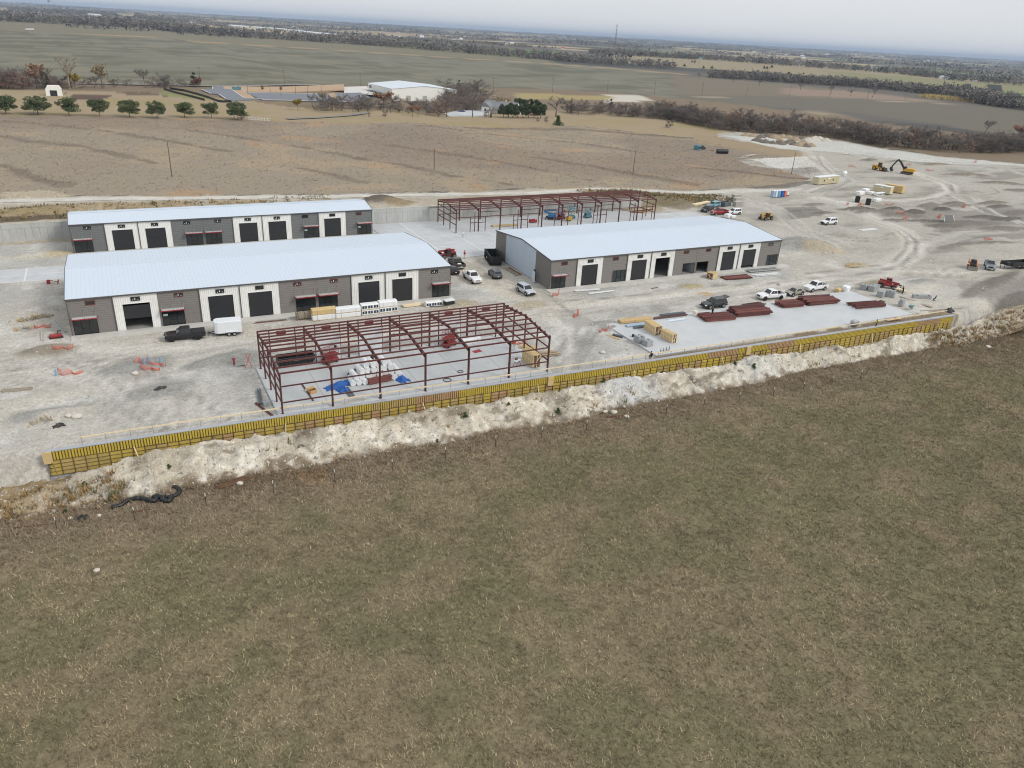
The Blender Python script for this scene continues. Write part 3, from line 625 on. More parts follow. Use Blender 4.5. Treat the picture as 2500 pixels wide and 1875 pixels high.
# ================================================================== RETAINING WALLS AND FORMWORK
mat('concrete', C(186, 187, 184), .9, var=.1, scale=.5, dirt=C(150, 150, 144), dscale=.45, damt=.6, stretch=(1, 1, .25))
mat('concrete_groove', C(128, 128, 124), .9, var=.08)
mat('concrete_new', C(168, 172, 178), .8, var=.08, scale=.8, dirt=C(140, 142, 144), dscale=.6, damt=.6)
for i, c in enumerate(((198, 174, 66), (192, 168, 82), (184, 160, 100), (178, 156, 88))):
    mat('form_yellow.%d' % i, C(*c), .6, var=.12, scale=1.6, dirt=C(150, 132, 84), dscale=1.5, damt=.6)
mat('form_orange', C(184, 150, 110), .7, var=.14, scale=2.0, dirt=C(150, 110, 80), dscale=1.4, damt=.6)
mat('form_back', C(120, 102, 66), .8, var=.15, scale=2)
mat('form_steel', C(116, 102, 74), .6, metal=.3, var=.15, scale=2)
mat('lumber', C(230, 212, 178), .8, var=.1, scale=3, stretch=(.3, 1, 1))
mat('galv', C(150, 152, 154), .4, metal=.6, var=.06)
mat('plywood', C(206, 180, 130), .8, var=.1, scale=2)
wall = thing('retaining_wall', 'long new concrete retaining wall behind the yellow formwork', 'wall', (0, 0, 0))
MB().box(WALL_X0, WALL_X1, WALL_Y0+.02, WALL_Y1, -3.6, .28).build('wall_core', 'concrete_new', wall)
MB().box(WALL_X0, WALL_X1, WALL_Y0-.02, WALL_Y1+.1, .28, .36).build('wall_cap', 'concrete_new', wall)
form = thing('wall_formwork', 'long run of yellow form panels on the outer face of the new wall', 'formwork', (0, 0, 0))
def form_meshes():
    lo, up, st_l, st_u = [], [], None, None
    W = 1.22
    def low(mt, j):
        m = MB(); m.box(.02, W-.02, -.06, 0, 0, 1.96)
        return m.mesh('form_panel', mt)
    def upp(mt, j):
        m = MB()
        for k in range(4): m.box(.045+k*.3, .245+k*.3, -.13, -.042, .03, 1.0)
        return m.mesh('form_panel', mt)
    ms = ['form_yellow.0', 'form_yellow.1', 'form_yellow.2', 'form_yellow.3', 'form_orange']
    lo = [low(m, i) for i, m in enumerate(ms)]; up = [upp(m, i) for i, m in enumerate(ms)]
    m = MB()
    for z in (0.02, .5, .97, 1.44, 1.91): m.box(0, W, -.12, -.055, z, z+.045)
    for x in (.0,): m.box(x, x+.06, -.15, -.052, 0, 1.96)
    sl = m.mesh('form_frame', 'form_steel')
    m = MB(); m.box(.02, W-.02, -.04, 0, 0, 1.02)
    for z in (.22, .7): m.box(0, W, -.10, -.048, z, z+.06)
    for k in range(4): m.box(.262+k*.3, .285+k*.3, -.15, -.045, 0, 1.02)
    su = m.mesh('form_frame', 'form_back')
    return lo, up, sl, su
FLO, FUP, FSL, FSU = form_meshes()
NP_ = int((WALL_X1-WALL_X0)/1.22)
for k in range(NP_):
    x = WALL_X0+.1+k*1.22; t = k/NP_
    step_ = .30 if (t < .93 and not (.31 < t < .32)) else .05
    if .24 < t < .42: step_ = .34
    rnd = random.random()
    blk = int(k/5); br = random.Random(blk*3+1).random()
    iu = 0 if br < .62 else (4 if br > .86 else random.choice((1, 2)))
    il = random.choice((1, 1, 3, 3, 2, 0)) if rnd < .86 else 4
    # top of the forms stands a hand above the concrete on most lengths
    o = put('form_panel', FUP[iu], form, (x, WALL_Y0-.0, .34-1.02-.06+(.0 if step_ > .2 else -.12)+random.uniform(-.03, .03))); f_ = put('form_frame', FSU, o)
    o = put('form_panel', FLO[il], form, (x, WALL_Y0-.0, .34-1.02-.06-1.98)); f_ = put('form_frame', FSL, o)
for x in (-11.55, 51.3, 88.0):
    MB().box(x, x+.9, WALL_Y0-.34, WALL_Y0-.16, -1.0, .42).build('plywood_closure', 'plywood', form)
for k in range(0, NP_, 7):       # raking props
    x = WALL_X0+.7+k*1.22+random.uniform(-.6, .6)
    MB().bar((x, WALL_Y0-.2, -.6), (x+random.uniform(-.6, .6), WALL_Y0-1.1, -2.6), .09).build('raking_prop', 'lumber' if k % 2 else 'form_steel', form)
rail = thing('timber_guardrail', 'pale timber guard rail on stakes along the top of the new wall', 'rail', (0, 0, 0))
for q_ in (wall, form, rail): q_.rotation_euler = (0, 0, -.028); q_.location = Vector((20, 86.15, 0))-Matrix.Rotation(-.028, 3, 'Z') @ Vector((20, 86.15, 0))
x = -8.0
while x < 138:
    L = random.uniform(4.6, 5.2)
    if not (87 < x < 90):
        z0, z1 = .95+random.uniform(-.05, .05), .95+random.uniform(-.05, .05)
        MB().bar((x, 87.1, z0), (min(x+L, 138.5), 87.1, z1), .07, .17).build('rail_board', 'lumber', rail)
    MB().box(x+.3, x+.34, 87.03, 87.07, -.1, 1.0).build('stake', 'galv', rail)
    MB().box(x+2.7, x+2.74, 87.03, 87.07, -.1, 1.0).build('stake', 'galv', rail)
    x += L
def old_wall(x0, x1, y, h, label, low_from=None):
    r = thing('retaining_wall', label, 'wall', (0, 0, 0))
    z0 = -.3; n = max(1, round((x1-x0)/5.5)); dx = (x1-x0)/n
    MB().box(x0, x1, y+.05, y+.32, z0, h-.05).build('wall_core', 'concrete_groove', r)
    for k in range(n):
        hh = h if (low_from is None or x0+k*dx < low_from) else h-.6
        for j in range(4):
            a = x0+k*dx+j*dx/4
            MB().box(a+.02, a+dx/4-.02, y, y+.06, z0, hh*.74).build('wall_panel', 'concrete', r)
        MB().box(x0+k*dx+.02, x0+(k+1)*dx-.02, y, y+.06, hh*.74+.03, hh).build('wall_panel', 'concrete', r)
        MB().box(x0+k*dx, x0+(k+1)*dx, y-.02, y+.36, hh, hh+.12).build('coping', 'concrete', r)
    return r
old_wall(*BWL[:2], BWL[2], 3.62, 'weathered concrete retaining wall left of and behind the rear building')
old_wall(BWR[0]+.05, 136.5, BWR[2], 3.62, 'weathered concrete retaining wall behind the far steel frame', 70.0)

# ================================================================== METAL BUILDINGS
mat('clad_grey', C(128, 124, 120), .6, metal=.1, var=.05, scale=.3, dirt=C(118, 112, 106), dscale=.3, damt=.5)
mat('clad_slate', C(112, 114, 114), .6, metal=.1, var=.05, scale=.3)
mat('clad_white', C(236, 236, 233), .55, var=.035, scale=.4, dirt=C(206, 202, 192), dscale=.4, damt=.5)
mat('clad_side', C(198, 210, 222), .5, var=.04, scale=.4)
mat('roof_metal', C(205, 216, 228), .5, metal=.1, var=.015, scale=.1)
mat('roof_seam', C(203, 214, 226), .45, metal=.15, var=.03)
mat('trim_dark', C(92, 90, 90), .5, metal=.2, var=.05)
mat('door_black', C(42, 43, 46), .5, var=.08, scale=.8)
mat('doorway_shade', C(28, 29, 31), .5)
mat('mullion', C(34, 35, 37), .4, metal=.3)
mat('frame_red', C(112, 40, 42), .6, var=.08)
mat('awning_red', C(156, 42, 52), .5, var=.06)
mat('awning_top', C(206, 206, 204), .5, var=.06)
mat('galv', C(150, 152, 154), .4, metal=.6, var=.06)
mat('interior_floor', C(150, 150, 146), .9, var=.1)
mat('liner', C(170, 172, 174), .8, var=.06)
mat('sticker', C(232, 236, 230), .8)
mat('paper_green', C(206, 224, 214), .8)
gm, gnt, gb = new_mat('glass_dark'); gb.inputs['Base Color'].default_value = (0.018, .022, .024, 1); gb.inputs['Roughness'].default_value = .06; gb.inputs['Specular IOR Level'].default_value = .7
gm, gnt, gb = new_mat('glass_clear'); gb.inputs['Base Color'].default_value = (.5, .56, .58, 1); gb.inputs['Roughness'].default_value = .03; gb.inputs['Transmission Weight'].default_value = .92; gb.inputs['IOR'].default_value = 1.05
def rib_rect(m, x0, x1, z0, z1, y, d, pitch, depth):
    """ribbed sheet facing -y; d = 'h' laps running across, 'v' ribs running up"""
    if x1-x0 < .02 or z1-z0 < .02: return
    if d == 'h':
        n = max(1, round((z1-z0)/pitch)); s = (z1-z0)/n
        for i in range(n):
            a = z0+i*s
            m.add([(x0, y-depth, a), (x1, y-depth, a), (x1, y-depth*.15, a+s*.86), (x0, y-depth*.15, a+s*.86), (x0, y-depth, a+s), (x1, y-depth, a+s)], [(0, 1, 2, 3), (3, 2, 5, 4)])
    else:
        n = max(1, round((x1-x0)/pitch)); s = (x1-x0)/n
        for i in range(n):
            a = x0+i*s; b = [(a, y), (a+s*.62, y), (a+s*.72, y-depth), (a+s*.9, y-depth), (a+s, y)]
            vs_ = [(p, q, z0) for p, q in b]+[(p, q, z1) for p, q in b]
            m.add(vs_, [(i_, i_+1, 6+i_, 5+i_) for i_ in range(4)])
    # closing edges against the sheet behind
def wall_bay(root, x0, x1, y, z1, kind, op=None, matl=None):
    """one cladding panel, sheet metal with an opening"""
    m = MB(); d, p, de = ('h', .36, .05) if kind == 'g' else ('v', .31, .045)
    if op:
        a, b, t = op
        rib_rect(m, x0, a, .1, z1, y, d, p, de); rib_rect(m, b, x1, .1, z1, y, d, p, de); rib_rect(m, a, b, t, z1, y, d, p, de)
        m.box(a-.06, a, y-.06, y+.22, .1, t+.06); m.box(b, b+.06, y-.06, y+.22, .1, t+.06); m.box(a, b, y-.06, y+.22, t, t+.06)
    else: rib_rect(m, x0, x1, .1, z1, y, d, p, de)
    m.box(x0, x0+.07, y-.07, y+.05, .1, z1)
    return m.build('wall_panel', matl or {'g': 'clad_grey', 'w': 'clad_white'}[kind], root)
DOORM = {}
def overhead_door(root, a, b, t, y, open_=0.0, m='door_black'):
    h = (t-.1); n = 8; s = h/n
    d = MB().box(a-.05, a, y+.05, y+.12, .1, t).box(b, b+.05, y+.05, y+.12, .1, t).build('overhead_door', 'frame_red', root)
    key = (round(b-a, 3), m)
    if key not in DOORM:
        q = MB(); q.box(0, b-a, 0, .05, 0.03, s-.03); q.box(0, b-a, .02, .05, -.0, s); 
        DOORM[key] = q.mesh('door_section', m)
    for i in range(n):
        z = .1+open_*h+i*s
        if z+s > t+.02: break
        put('door_section', DOORM[key], d, (a, y+.06, z))
    return d
def window(root, xc, z0, z1, w_, y, red, sticker):
    f = MB()
    for (p, q, r_, s_) in ((xc-w_/2, xc+w_/2, z0, z0+.09), (xc-w_/2, xc+w_/2, z1-.09, z1), (xc-w_/2, xc-w_/2+.09, z0+.09, z1-.09), (xc+w_/2-.09, xc+w_/2, z0+.09, z1-.09)): f.box(p, q, y-.13, y-.04, r_, s_)
    o = f.build('window', 'frame_red' if red else 'mullion', root)
    MB().box(xc-w_/2+.09, xc+w_/2-.09, y-.10, y-.06, z0+.09, z1-.09).build('pane', 'glass_dark', o)
    if sticker:
        q = MB().box(xc-.12, xc-.02, y-.112, y-.102, z0+.16, z1-.16)
        q.box(xc-w_/2+.2, xc-w_/2+.34, y-.112, y-.102, z0+.12, z0+.22); q.box(xc+w_/2-.36, xc+w_/2-.26, y-.112, y-.102, z0+.12, z0+.2)
        q.build('label_sheet', 'sticker', o)
def storefront(root, a, b, t, y, clear=False, paper=False):
    f = MB(); n = 3; s = (b-a)/n
    for i in range(n+1): f.box(a+i*s-(.05 if i else 0), a+i*s+(.05 if i < n else 0), y+.02, y+.12, .1, t)
    f.box(a+.05, b-.05, y+.02, y+.12, t-.1, t); f.box(a+.05, b-.05, y+.02, y+.12, .1, .2); f.box(a+s+.05, b-s-.05, y+.03, y+.11, 1.0, 1.08)
    o = f.build('storefront', 'mullion', root)
    for i in range(n): MB().box(a+i*s+.05, a+(i+1)*s-.05, y+.055, y+.075, .2, t-.1).build('pane', 'glass_clear' if clear else 'glass_dark', o)
    if paper: MB().box(a+.2, a+.85, y+.04, y+.05, 1.7, 2.05).build('paper_notice', 'paper_green', o)
def awning(root, a, b, z, y, dp=1.15):
    o = MB().box(a, b, y-dp, y-dp+.06, z-.06, z+.08).box(a, a+.06, y-dp+.06, y-.05, z-.06, z+.08).box(b-.06, b, y-dp+.06, y-.05, z-.06, z+.08).build('awning', 'awning_red', root)
    m = MB(); n = max(3, round((b-a)/.3))
    for i in range(n): x0_ = a+.06+i*(b-a-.12)/n; m.box(x0_, x0_+(b-a-.12)/n*.8, y-dp+.06, y-.05, z+.0, z+.06)
    m.box(a+.06, b-.06, y-dp+.06, y-.05, z-.02, z+.0)
    m.build('deck', 'awning_top', o)
    for i in range(3):
        x_ = a+.15+i*(b-a-.3)/2
        MB().tube([(x_, y-dp+.1, z+.08), (x_, y-.05, z+1.25)], .028, 5).build('hanger_rod', 'galv', o)
def building(name, label, x0, x1, y0, y1, he, hr, bays, left, right, tone='clad_grey', group='grey and white metal buildings'):
    root = thing(name, label, 'building', (0, 0, 0), 0, group)
    nb = len(bays); bw = (x1-x0)/nb; ym = (y0+y1)/2
    for i, (k, fe) in enumerate(bays):
        a = x0+i*bw; b = a+bw; op = None; T = 2.55
        if 'd' in fe: op = (a+.19*bw, a+.81*bw, 4.25)
        elif 'L' in fe: op = (a+.045*bw, a+.585*bw, T)
        elif 'R' in fe: op = (a+.425*bw, a+.965*bw, T)
        wall_bay(root, a, b, y0, he, k, op, tone if k == 'g' else None)
        window(root, a+.5*bw, he-1.12, he-.5, 1.3, y0, 'r' in fe, 's' in fe)
        if 'd' in fe:
            of = .42 if 'h' in fe else (.12 if 'c' in fe else (.9 if 'o' in fe else 0))
            overhead_door(root, *op, y0, of)
        if op and 'd' not in fe and 'e' not in fe: storefront(root, *op, y0, 'x' in fe, 'p' in fe)
        if 'a' in fe:
            e0, e1 = (.1, .35) if 'L' in fe else (.35, .1)
            awning(root, op[0]-e0*.4, op[1]+e1*.4, T+.32, y0)
    for i in range(0, nb):     # downspouts at cladding changes
        if i and (bays[i][0] == 'w'): MB().box(x0+i*bw-.16, x0+i*bw-.03, y0-.16, y0-.05, .1, he).build('downspout', 'trim_dark', root)
    # end walls
    for (xe, spec, sgn) in ((x0, left, -1), (x1, right, 1)):
        cuts = [y0]+[y0+f*(y1-y0) for f, _ in spec]
        for j, (f, mt) in enumerate(spec):
            ya, yb = cuts[j], cuts[j+1]; m = MB()
            def top(y): return he+(hr-he)*(1-abs(y-ym)/((y1-y0)/2))
            ys_ = [ya]+([ym] if ya < ym < yb else [])+[yb]
            n = 15 if mt != 'clad_side' else 1
            for p, q in zip(ys_[:-1], ys_[1:]):
                zt_p, zt_q = top(p), top(q)
                m.add([(xe, p, .1), (xe, q, .1), (xe, q, zt_q), (xe, p, zt_p)], [(0, 1, 2, 3)])
                if mt != 'clad_side':
                    z = .1
                    while z < min(zt_p, zt_q)-.3:
                        m.box(min(xe, xe+sgn*.05), max(xe, xe+sgn*.05), p+.01, q-.01, z, z+.26); z += .36
                else:
                    u = p
                    while u < q-.1: m.box(min(xe, xe+sgn*.04), max(xe, xe+sgn*.04), u, u+.05, .1, min(zt_p, zt_q)); u += .3
            m.build('end_wall_panel', mt, root)
    m = MB(); n = nb
    rib = MB(); 
    for i in range(int((x1-x0)/.45)): a = x0+i*.45; rib.box(a+.35, a+.4, y1, y1+.04, .1, he)
    rib.box(x0, x1, y1-.03, y1, .1, he); rib.build('rear_wall', 'clad_side', root)
    MB().box(x0+.05, x1-.05, y0+.25, y1-.05, -.3, .1).build('floor_slab', 'interior_floor', root)
    # partitions keep the units apart
    for i in range(2, nb, 2): MB().box(x0+i*bw-.08, x0+i*bw+.08, y0+.3, y1-.2, .1, he-.05).build('partition', 'liner', root)
    MB().box(x0+.1, x1-.1, y0+.22, y0+.26, 4.4, he-.05).build('girt_liner', 'liner', root)
    # roof: two slopes with standing seams
    sl = (hr-he)/((y1-y0)/2)
    for (ya, yb, za, zb) in ((y0-.14, ym, he-.14*sl+.06, hr+.06), (ym, y1+.14, hr+.06, he-.14*sl+.06)):
        o = MB().add([(x0-.12, ya, za), (x1+.12, ya, za), (x1+.12, yb, zb), (x0-.12, yb, zb), (x0-.12, ya, za-.05), (x1+.12, ya, za-.05), (x1+.12, yb, zb-.05), (x0-.12, yb, zb-.05)],
                     [(0, 1, 2, 3), (7, 6, 5, 4), (0, 4, 5, 1), (2, 6, 7, 3), (1, 5, 6, 2), (3, 7, 4, 0)]).build('roof_slope', 'roof_metal', root)
        sm = MB(); x = x0+.2
        while x < x1-.1:
            sm.add([(x-.025, ya+.02, za), (x+.025, ya+.02, za), (x+.025, yb, zb), (x-.025, yb, zb), (x, ya+.02, za+.022), (x, yb, zb+.022)], [(0, 4, 5, 3), (4, 1, 2, 5), (0, 1, 4), (2, 3, 5)]); x += .61
        sm.build('standing_seams', 'roof_seam', o)
    MB().add([(x0-.12, ym-.25, hr+.05), (x1+.12, ym-.25, hr+.05), (x1+.12, ym, hr+.13), (x0-.12, ym, hr+.13), (x1+.12, ym+.25, hr+.05), (x0-.12, ym+.25, hr+.05)], [(0, 1, 2, 3), (3, 2, 4, 5)]).build('ridge_cap', 'roof_seam', root)
    MB().box(x0-.14, x1+.14, y0-.30, y0-.145, he-.16, he+.03).build('gutter', 'trim_dark', root)
    for xe in (x0-.2, x1+.125):
        m = MB()
        for (ya, yb, za, zb) in ((y0-.14, ym, he, hr), (ym, y1+.14, hr, he)): m.add([(xe, ya, za-.12), (xe+.075, ya, za-.12), (xe+.075, yb, zb-.12), (xe, yb, zb-.12), (xe, ya, za+.1), (xe+.075, ya, za+.1), (xe+.075, yb, zb+.1), (xe, yb, zb+.1)], [(0, 1, 2, 3), (4, 5, 6, 7), (0, 1, 5, 4), (2, 3, 7, 6), (0, 3, 7, 4), (1, 2, 6, 5)])
        m.build('rake_trim', 'trim_dark', root)
    for xe in (x0-.09, x1+.02): MB().box(xe, xe+.07, y0-.09, y0-.0, .1, he-.1).build('corner_trim', 'trim_dark', root)
    return root
sideL = [(.25, 'clad_grey'), (.8, 'clad_side'), (1.0, 'clad_grey')]
bA = building('metal_building', 'grey and white metal building nearest the camera on the left, a black pickup in front', -8.99, 52.16, 123.6, 148.7, 5.81, 6.95,
              [('g', 'Lar'), ('w', 'dhs'), ('g', 'Lasrp'), ('w', 'ds'), ('w', 'd'), ('g', 'Rasr'), ('g', 'Lasr'), ('w', 'dcs'), ('w', 'd'), ('g', 'Ras')], [(1.0, 'clad_grey')], [(1.0, 'clad_grey')])
bB = building('metal_building', 'rear grey and white metal building against the old retaining wall', -9.32, 52.3, 171.5, 183.2, 5.81, 6.75,
              [('g', 'Las'), ('w', 'ds'), ('w', 'ds'), ('g', 'Ras'), ('g', 'Las'), ('w', 'ds'), ('w', 'ds'), ('g', 'Rap'), ('w', 'd'), ('g', 'Rarp')], [(1.0, 'clad_slate')], [(1.0, 'clad_slate')], 'clad_slate')
bC = building('metal_building', 'right-hand grey and white metal building with a pale gable end', 72.08, 131.47, 121.4, 145.5, 5.81, 6.95,
              [('g', 'Lar'), ('w', 'd'), ('g', 'Rrx'), ('w', 'd'), ('w', 'do'), ('g', 'Rer'), ('g', 'Ler'), ('w', 'd'), ('w', 'dc'), ('g', 'Rxs')], sideL, sideL)
# the open side door of the right-hand building
MB().box(71.2, 71.26, 125.9, 127.0, .1, 2.35).build('side_door', 'clad_side', bC); MB().box(72.0, 72.04, 126.95, 127.9, .1, 2.3).build('doorway_shade_plate', 'doorway_shade', bC)  # near-black plate on the closed wall paints the shade inside the doorway
# ---- things inside the half-open unit of the near building
mat('card', C(196, 156, 104), .8, var=.1)
mat('sack', C(222, 214, 200), .9, var=.08)

# ================================================================== STEEL FRAMES
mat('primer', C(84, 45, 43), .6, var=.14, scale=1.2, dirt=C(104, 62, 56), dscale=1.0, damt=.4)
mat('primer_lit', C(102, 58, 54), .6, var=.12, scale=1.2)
mat('door_white', C(222, 226, 228), .6, var=.04)
def frame(label, x0, x1, y0, y1, he, hr, nb, near):
    r = thing('steel_skeleton', label, 'steel frame', (0, 0, 0), 0, 'rust-red steel building frames')
    bw = (x1-x0)/nb; ym = (y0+y1)/2; zb = .16
    def roofz(y): return he+(hr-he)*(1-abs(y-ym)/((y1-y0)/2))
    def icol(x, y, z1, w_, d_):
        m = MB(); m.box(x-w_/2, x+w_/2, y-d_/2, y-d_/2+.03, zb, z1); m.box(x-w_/2, x+w_/2, y+d_/2-.03, y+d_/2, zb, z1); m.box(x-.02, x+.02, y-d_/2+.03, y+d_/2-.03, zb, z1)
        m.box(x-w_/2-.05, x+w_/2+.05, y-d_/2-.05, y+d_/2+.05, zb-.02, zb+.02); return m.build('column', 'primer', r)
    for i in range(nb+1):
        x = x0+i*bw; endf = i in (0, nb)
        icol(x, y0+.15, he-.05, .2, .22 if endf else .3); icol(x, y1-.15, he-.05, .2, .22 if endf else .3)
        dp = .26 if endf else .4
        m = MB()
        for (ya, yb) in ((y0, ym), (ym, y1)):
            za, zb2 = roofz(ya)-.26, roofz(yb)-.26; da, db = (dp*1.25, dp*.8) if ya == y0 else (dp*.8, dp*1.25)
            for (o0, o1, wd) in ((0, .03, .2), (-1, .03, .2)):
                p = (za, zb2) if o0 == 0 else (za-da, zb2-db)
                m.add([(x-wd/2, ya, p[0]-.03), (x+wd/2, ya, p[0]-.03), (x+wd/2, yb, p[1]-.03), (x-wd/2, yb, p[1]-.03), (x-wd/2, ya, p[0]), (x+wd/2, ya, p[0]), (x+wd/2, yb, p[1]), (x-wd/2, yb, p[1])],
                      [(3, 2, 1, 0), (4, 5, 6, 7), (0, 1, 5, 4), (1, 2, 6, 5), (2, 3, 7, 6), (3, 0, 4, 7)])
            m.add([(x-.015, ya, za-da), (x+.015, ya, za-da), (x+.015, yb, zb2-db), (x-.015, yb, zb2-db), (x-.015, ya, za), (x+.015, ya, za), (x+.015, yb, zb2), (x-.015, yb, zb2)],
                  [(0, 1, 5, 4), (1, 2, 6, 5), (2, 3, 7, 6), (3, 0, 4, 7)])
        m.build('rafter', 'primer', r)
    npur = 11 if near else 10
    for k in range(npur):
        y = y0+.12+(y1-y0-.24)*k/(npur-1); z = roofz(y)-.14
        m = MB(); w_ = .16 if k in (0, npur-1) else .10
        m.box(x0-.1, x1+.1, y-.025, y+.025, z-.09, z+.1); m.box(x0-.1, x1+.1, y-.03-w_*.3, y+.03+w_*.5, z+.1, z+.12)
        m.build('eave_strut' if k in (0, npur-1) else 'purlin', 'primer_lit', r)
    def girt(xa, xb, y, z): MB().box(xa, xb, y-.07, y+.07, z-.075, z+.075).build('girt', 'primer', r)
    def post(x, y, z0, z1, w_=.14): MB().box(x-w_/2, x+w_/2, y-.07, y+.07, z0, z1).build('post', 'primer', r)
    def egirt(x, ya, yb, z): MB().box(x-.07, x+.07, ya, yb, z-.09, z+.09).build('girt', 'primer', r)
    if near:
        for i in range(nb):
            a, b = x0+i*bw+.13, x0+(i+1)*bw-.13
            for z in (1.75, 3.95): girt(a, b, y0+.05, z)
        doors = {1, 2, 4}
        for i in range(nb):
            a, b = x0+i*bw, x0+(i+1)*bw
            post(a+bw*.24, y1-.12, zb, he-.2); post(a+bw*.8, y1-.12, zb, he-.2)
            if i in doors:
                d = MB().box(a+bw*.24-.06, a+bw*.24, y1-.36, y1-.2, zb, 4.5).box(a+bw*.8, a+bw*.8+.06, y1-.36, y1-.2, zb, 4.5).build('overhead_door', 'frame_red', r)
                for k in range(8): MB().box(a+bw*.24, a+bw*.8, y1-.33, y1-.28, zb+k*.53+.01, zb+k*.53+.52).build('door_section', 'door_white', d)
                girt(a+.1, b-.1, y1-.1, 4.72)
            else:
                girt(a+.1, a+bw*.24, y1-.1, 1.75); girt(a+bw*.8, b-.1, y1-.1, 1.75); girt(a+.1, b-.1, y1-.1, 2.75); girt(a+.1, b-.1, y1-.1, 4.0)
            if i != 3:
                f = MB()
                for q in ((-.65, .65, 4.75, 4.85), (-.65, .65, 5.35, 5.45), (-.65, -.55, 4.85, 5.35), (.55, .65, 4.85, 5.35)): f.box(a+bw/2+q[0], a+bw/2+q[1], y1-.2, y1-.02, q[2], q[3])
                f.box(a+bw/2-.55, a+bw/2+.55, y1-.12, y1-.1, 4.85, 5.35)
                f.build('window_frame', 'frame_red', r)
        for xe, zs in ((x0, (1.75, 3.1, 4.4)), (x1, (1.9, 3.9))):
            for f in (.25, .5, .75): post(xe, y0+f*(y1-y0), zb, roofz(y0+f*(y1-y0))-.4, .2)
            fs = (0, .25, .5, .75, 1)
            for fa, fb in zip(fs[:-1], fs[1:]):
                for z in zs: egirt(xe, y0+fa*(y1-y0)+.1, y0+fb*(y1-y0)-.1, z)
    else:
        for i in range(nb):
            a, b = x0+i*bw+.13, x0+(i+1)*bw-.13
            girt(a, b, y1-.05, 4.4); 
            if i % 2 == 0: girt(a, b, y1-.05, 2.0)
            girt(a, b, y0+.05, 3.75 if i not in (4, 6) else 4.5)
            xa = a+bw*(.28 if i % 2 else .6); post(xa, y0+.05, zb, 3.7)
            if i % 3 != 1: post(a+bw*.8, y0+.05, zb, 4.9)
            girt(a if i % 2 else xa, xa if i % 2 else b, y0+.05, 2.35)
        for xe in (x0, x1):
            for f in (.33, .67): post(xe, y0+f*(y1-y0), zb, roofz(y0+f*(y1-y0))-.4, .2)
            for fa, fb in ((0, .33), (.33, .67), (.67, 1)):
                for z in ((2.0, 3.4, 4.7) if xe == x0 else (2.0, 4.0)): egirt(xe, y0+fa*(y1-y0)+.1, y0+fb*(y1-y0)-.1, z)
    return r
fF = frame('near rust-red steel frame over the grey slab beside the yellow formwork', 14.46, 52.42, 86.95, 102.1, 5.8, 6.5, 6, True)
fG = frame('far rust-red steel frame against the old retaining wall', 71.85, 130.9, 166.95, 179.0, 5.8, 6.5, 10, False)

# ================================================================== VEHICLES
mat('tyre', C(30, 30, 31), .85, var=.1); mat('rim', C(176, 178, 182), .35, metal=.7); mat('rim_dark', C(40, 40, 42), .4, metal=.5)
mat('headlight', C(232, 236, 240), .15, spec=.8); mat('taillight', C(150, 20, 24), .25); mat('chrome', C(200, 204, 208), .2, metal=.9); mat('black_plastic', C(36, 36, 38), .6)
mat('bed_liner', C(40, 41, 43), .8)
for n, c in dict(black=(22, 24, 27), white=(232, 233, 234), grey=(92, 96, 100), silver=(196, 202, 210), bronze=(66, 62, 56), darkgreen=(44, 48, 46), beige=(150, 144, 132), red=(150, 30, 34), teal=(110, 160, 176), blue=(40, 44, 120), slate=(124, 132, 142)).items():
    mat('paint_'+n, C(*c), .32, metal=.15 if n in ('silver', 'grey', 'bronze', 'slate') else 0, var=.04, coat=.25, dirt=C(150, 142, 128), dscale=1.2, damt=.05)
def hull_pts(x0b, x1b, x0t, x1t, zb, zt, wb, wt):
    b = [(x0b, -wb, zb), (x1b, -wb, zb), (x1b, wb, zb), (x0b, wb, zb)]; t = [(x0t, -wt, zt), (x1t, -wt, zt), (x1t, wt, zt), (x0t, wt, zt)]
    return [Vector(p) for p in b+t]
def hull(m, *a): return m.add(hull_pts(*a), [(3, 2, 1, 0), (4, 5, 6, 7), (0, 1, 5, 4), (1, 2, 6, 5), (2, 3, 7, 6), (3, 0, 4, 7)])
def plate(m, q, u0, u1, v0, v1, off=.012):
    """thin pane on a face q = (bottom-left, bottom-right, top-right, top-left)"""
    def P(u, v): return (q[0].lerp(q[1], u)).lerp(q[3].lerp(q[2], u), v)
    p = [P(u0, v0), P(u1, v0), P(u1, v1), P(u0, v1)]; n = (q[1]-q[0]).cross(q[3]-q[0]).normalized()
    return m.add([a-n*.01 for a in p]+[a+n*off for a in p], [(4, 5, 6, 7), (0, 1, 5, 4), (1, 2, 6, 5), (2, 3, 7, 6), (3, 0, 4, 7)])
TYRE = MB().loft([[(r*math.cos(2*PI*i/20), y, r*math.sin(2*PI*i/20)) for i in range(20)] for y, r in ((-.13, .30), (-.13, .36), (-.1, .39), (.1, .39), (.13, .36), (.13, .30))]).mesh('wheel', 'tyre', False)
def _rim(mt):
    m = MB(); m.disc((0, 0, 0), 'y', .235, .275, 16); m.disc((0, 0, 0), 'y', .07, .30, 8); return m.mesh('rim', mt)
RIMS = {'rim': _rim('rim'), 'rim_dark': _rim('rim_dark')}
def body_loft(m, st):
    rings = []
    for x, w_, zb, zt in st:
        rings.append([(x, -w_*.93, zb), (x, -w_, zb+.22), (x, -w_, zt-.16), (x, -w_*.93, zt), (x, w_*.93, zt), (x, w_, zt-.16), (x, w_, zb+.22), (x, w_*.93, zb)])
    m.loft(rings)
def wheels(root, xs, w_, r=.39, rim='rim', ys=None):
    for x in xs:
        for s in (-1, 1):
            o = put('wheel', TYRE, root, (x, s*(w_-.12), r)); o.scale = (r/.39,)*3; put('rim', RIMS[rim], o)
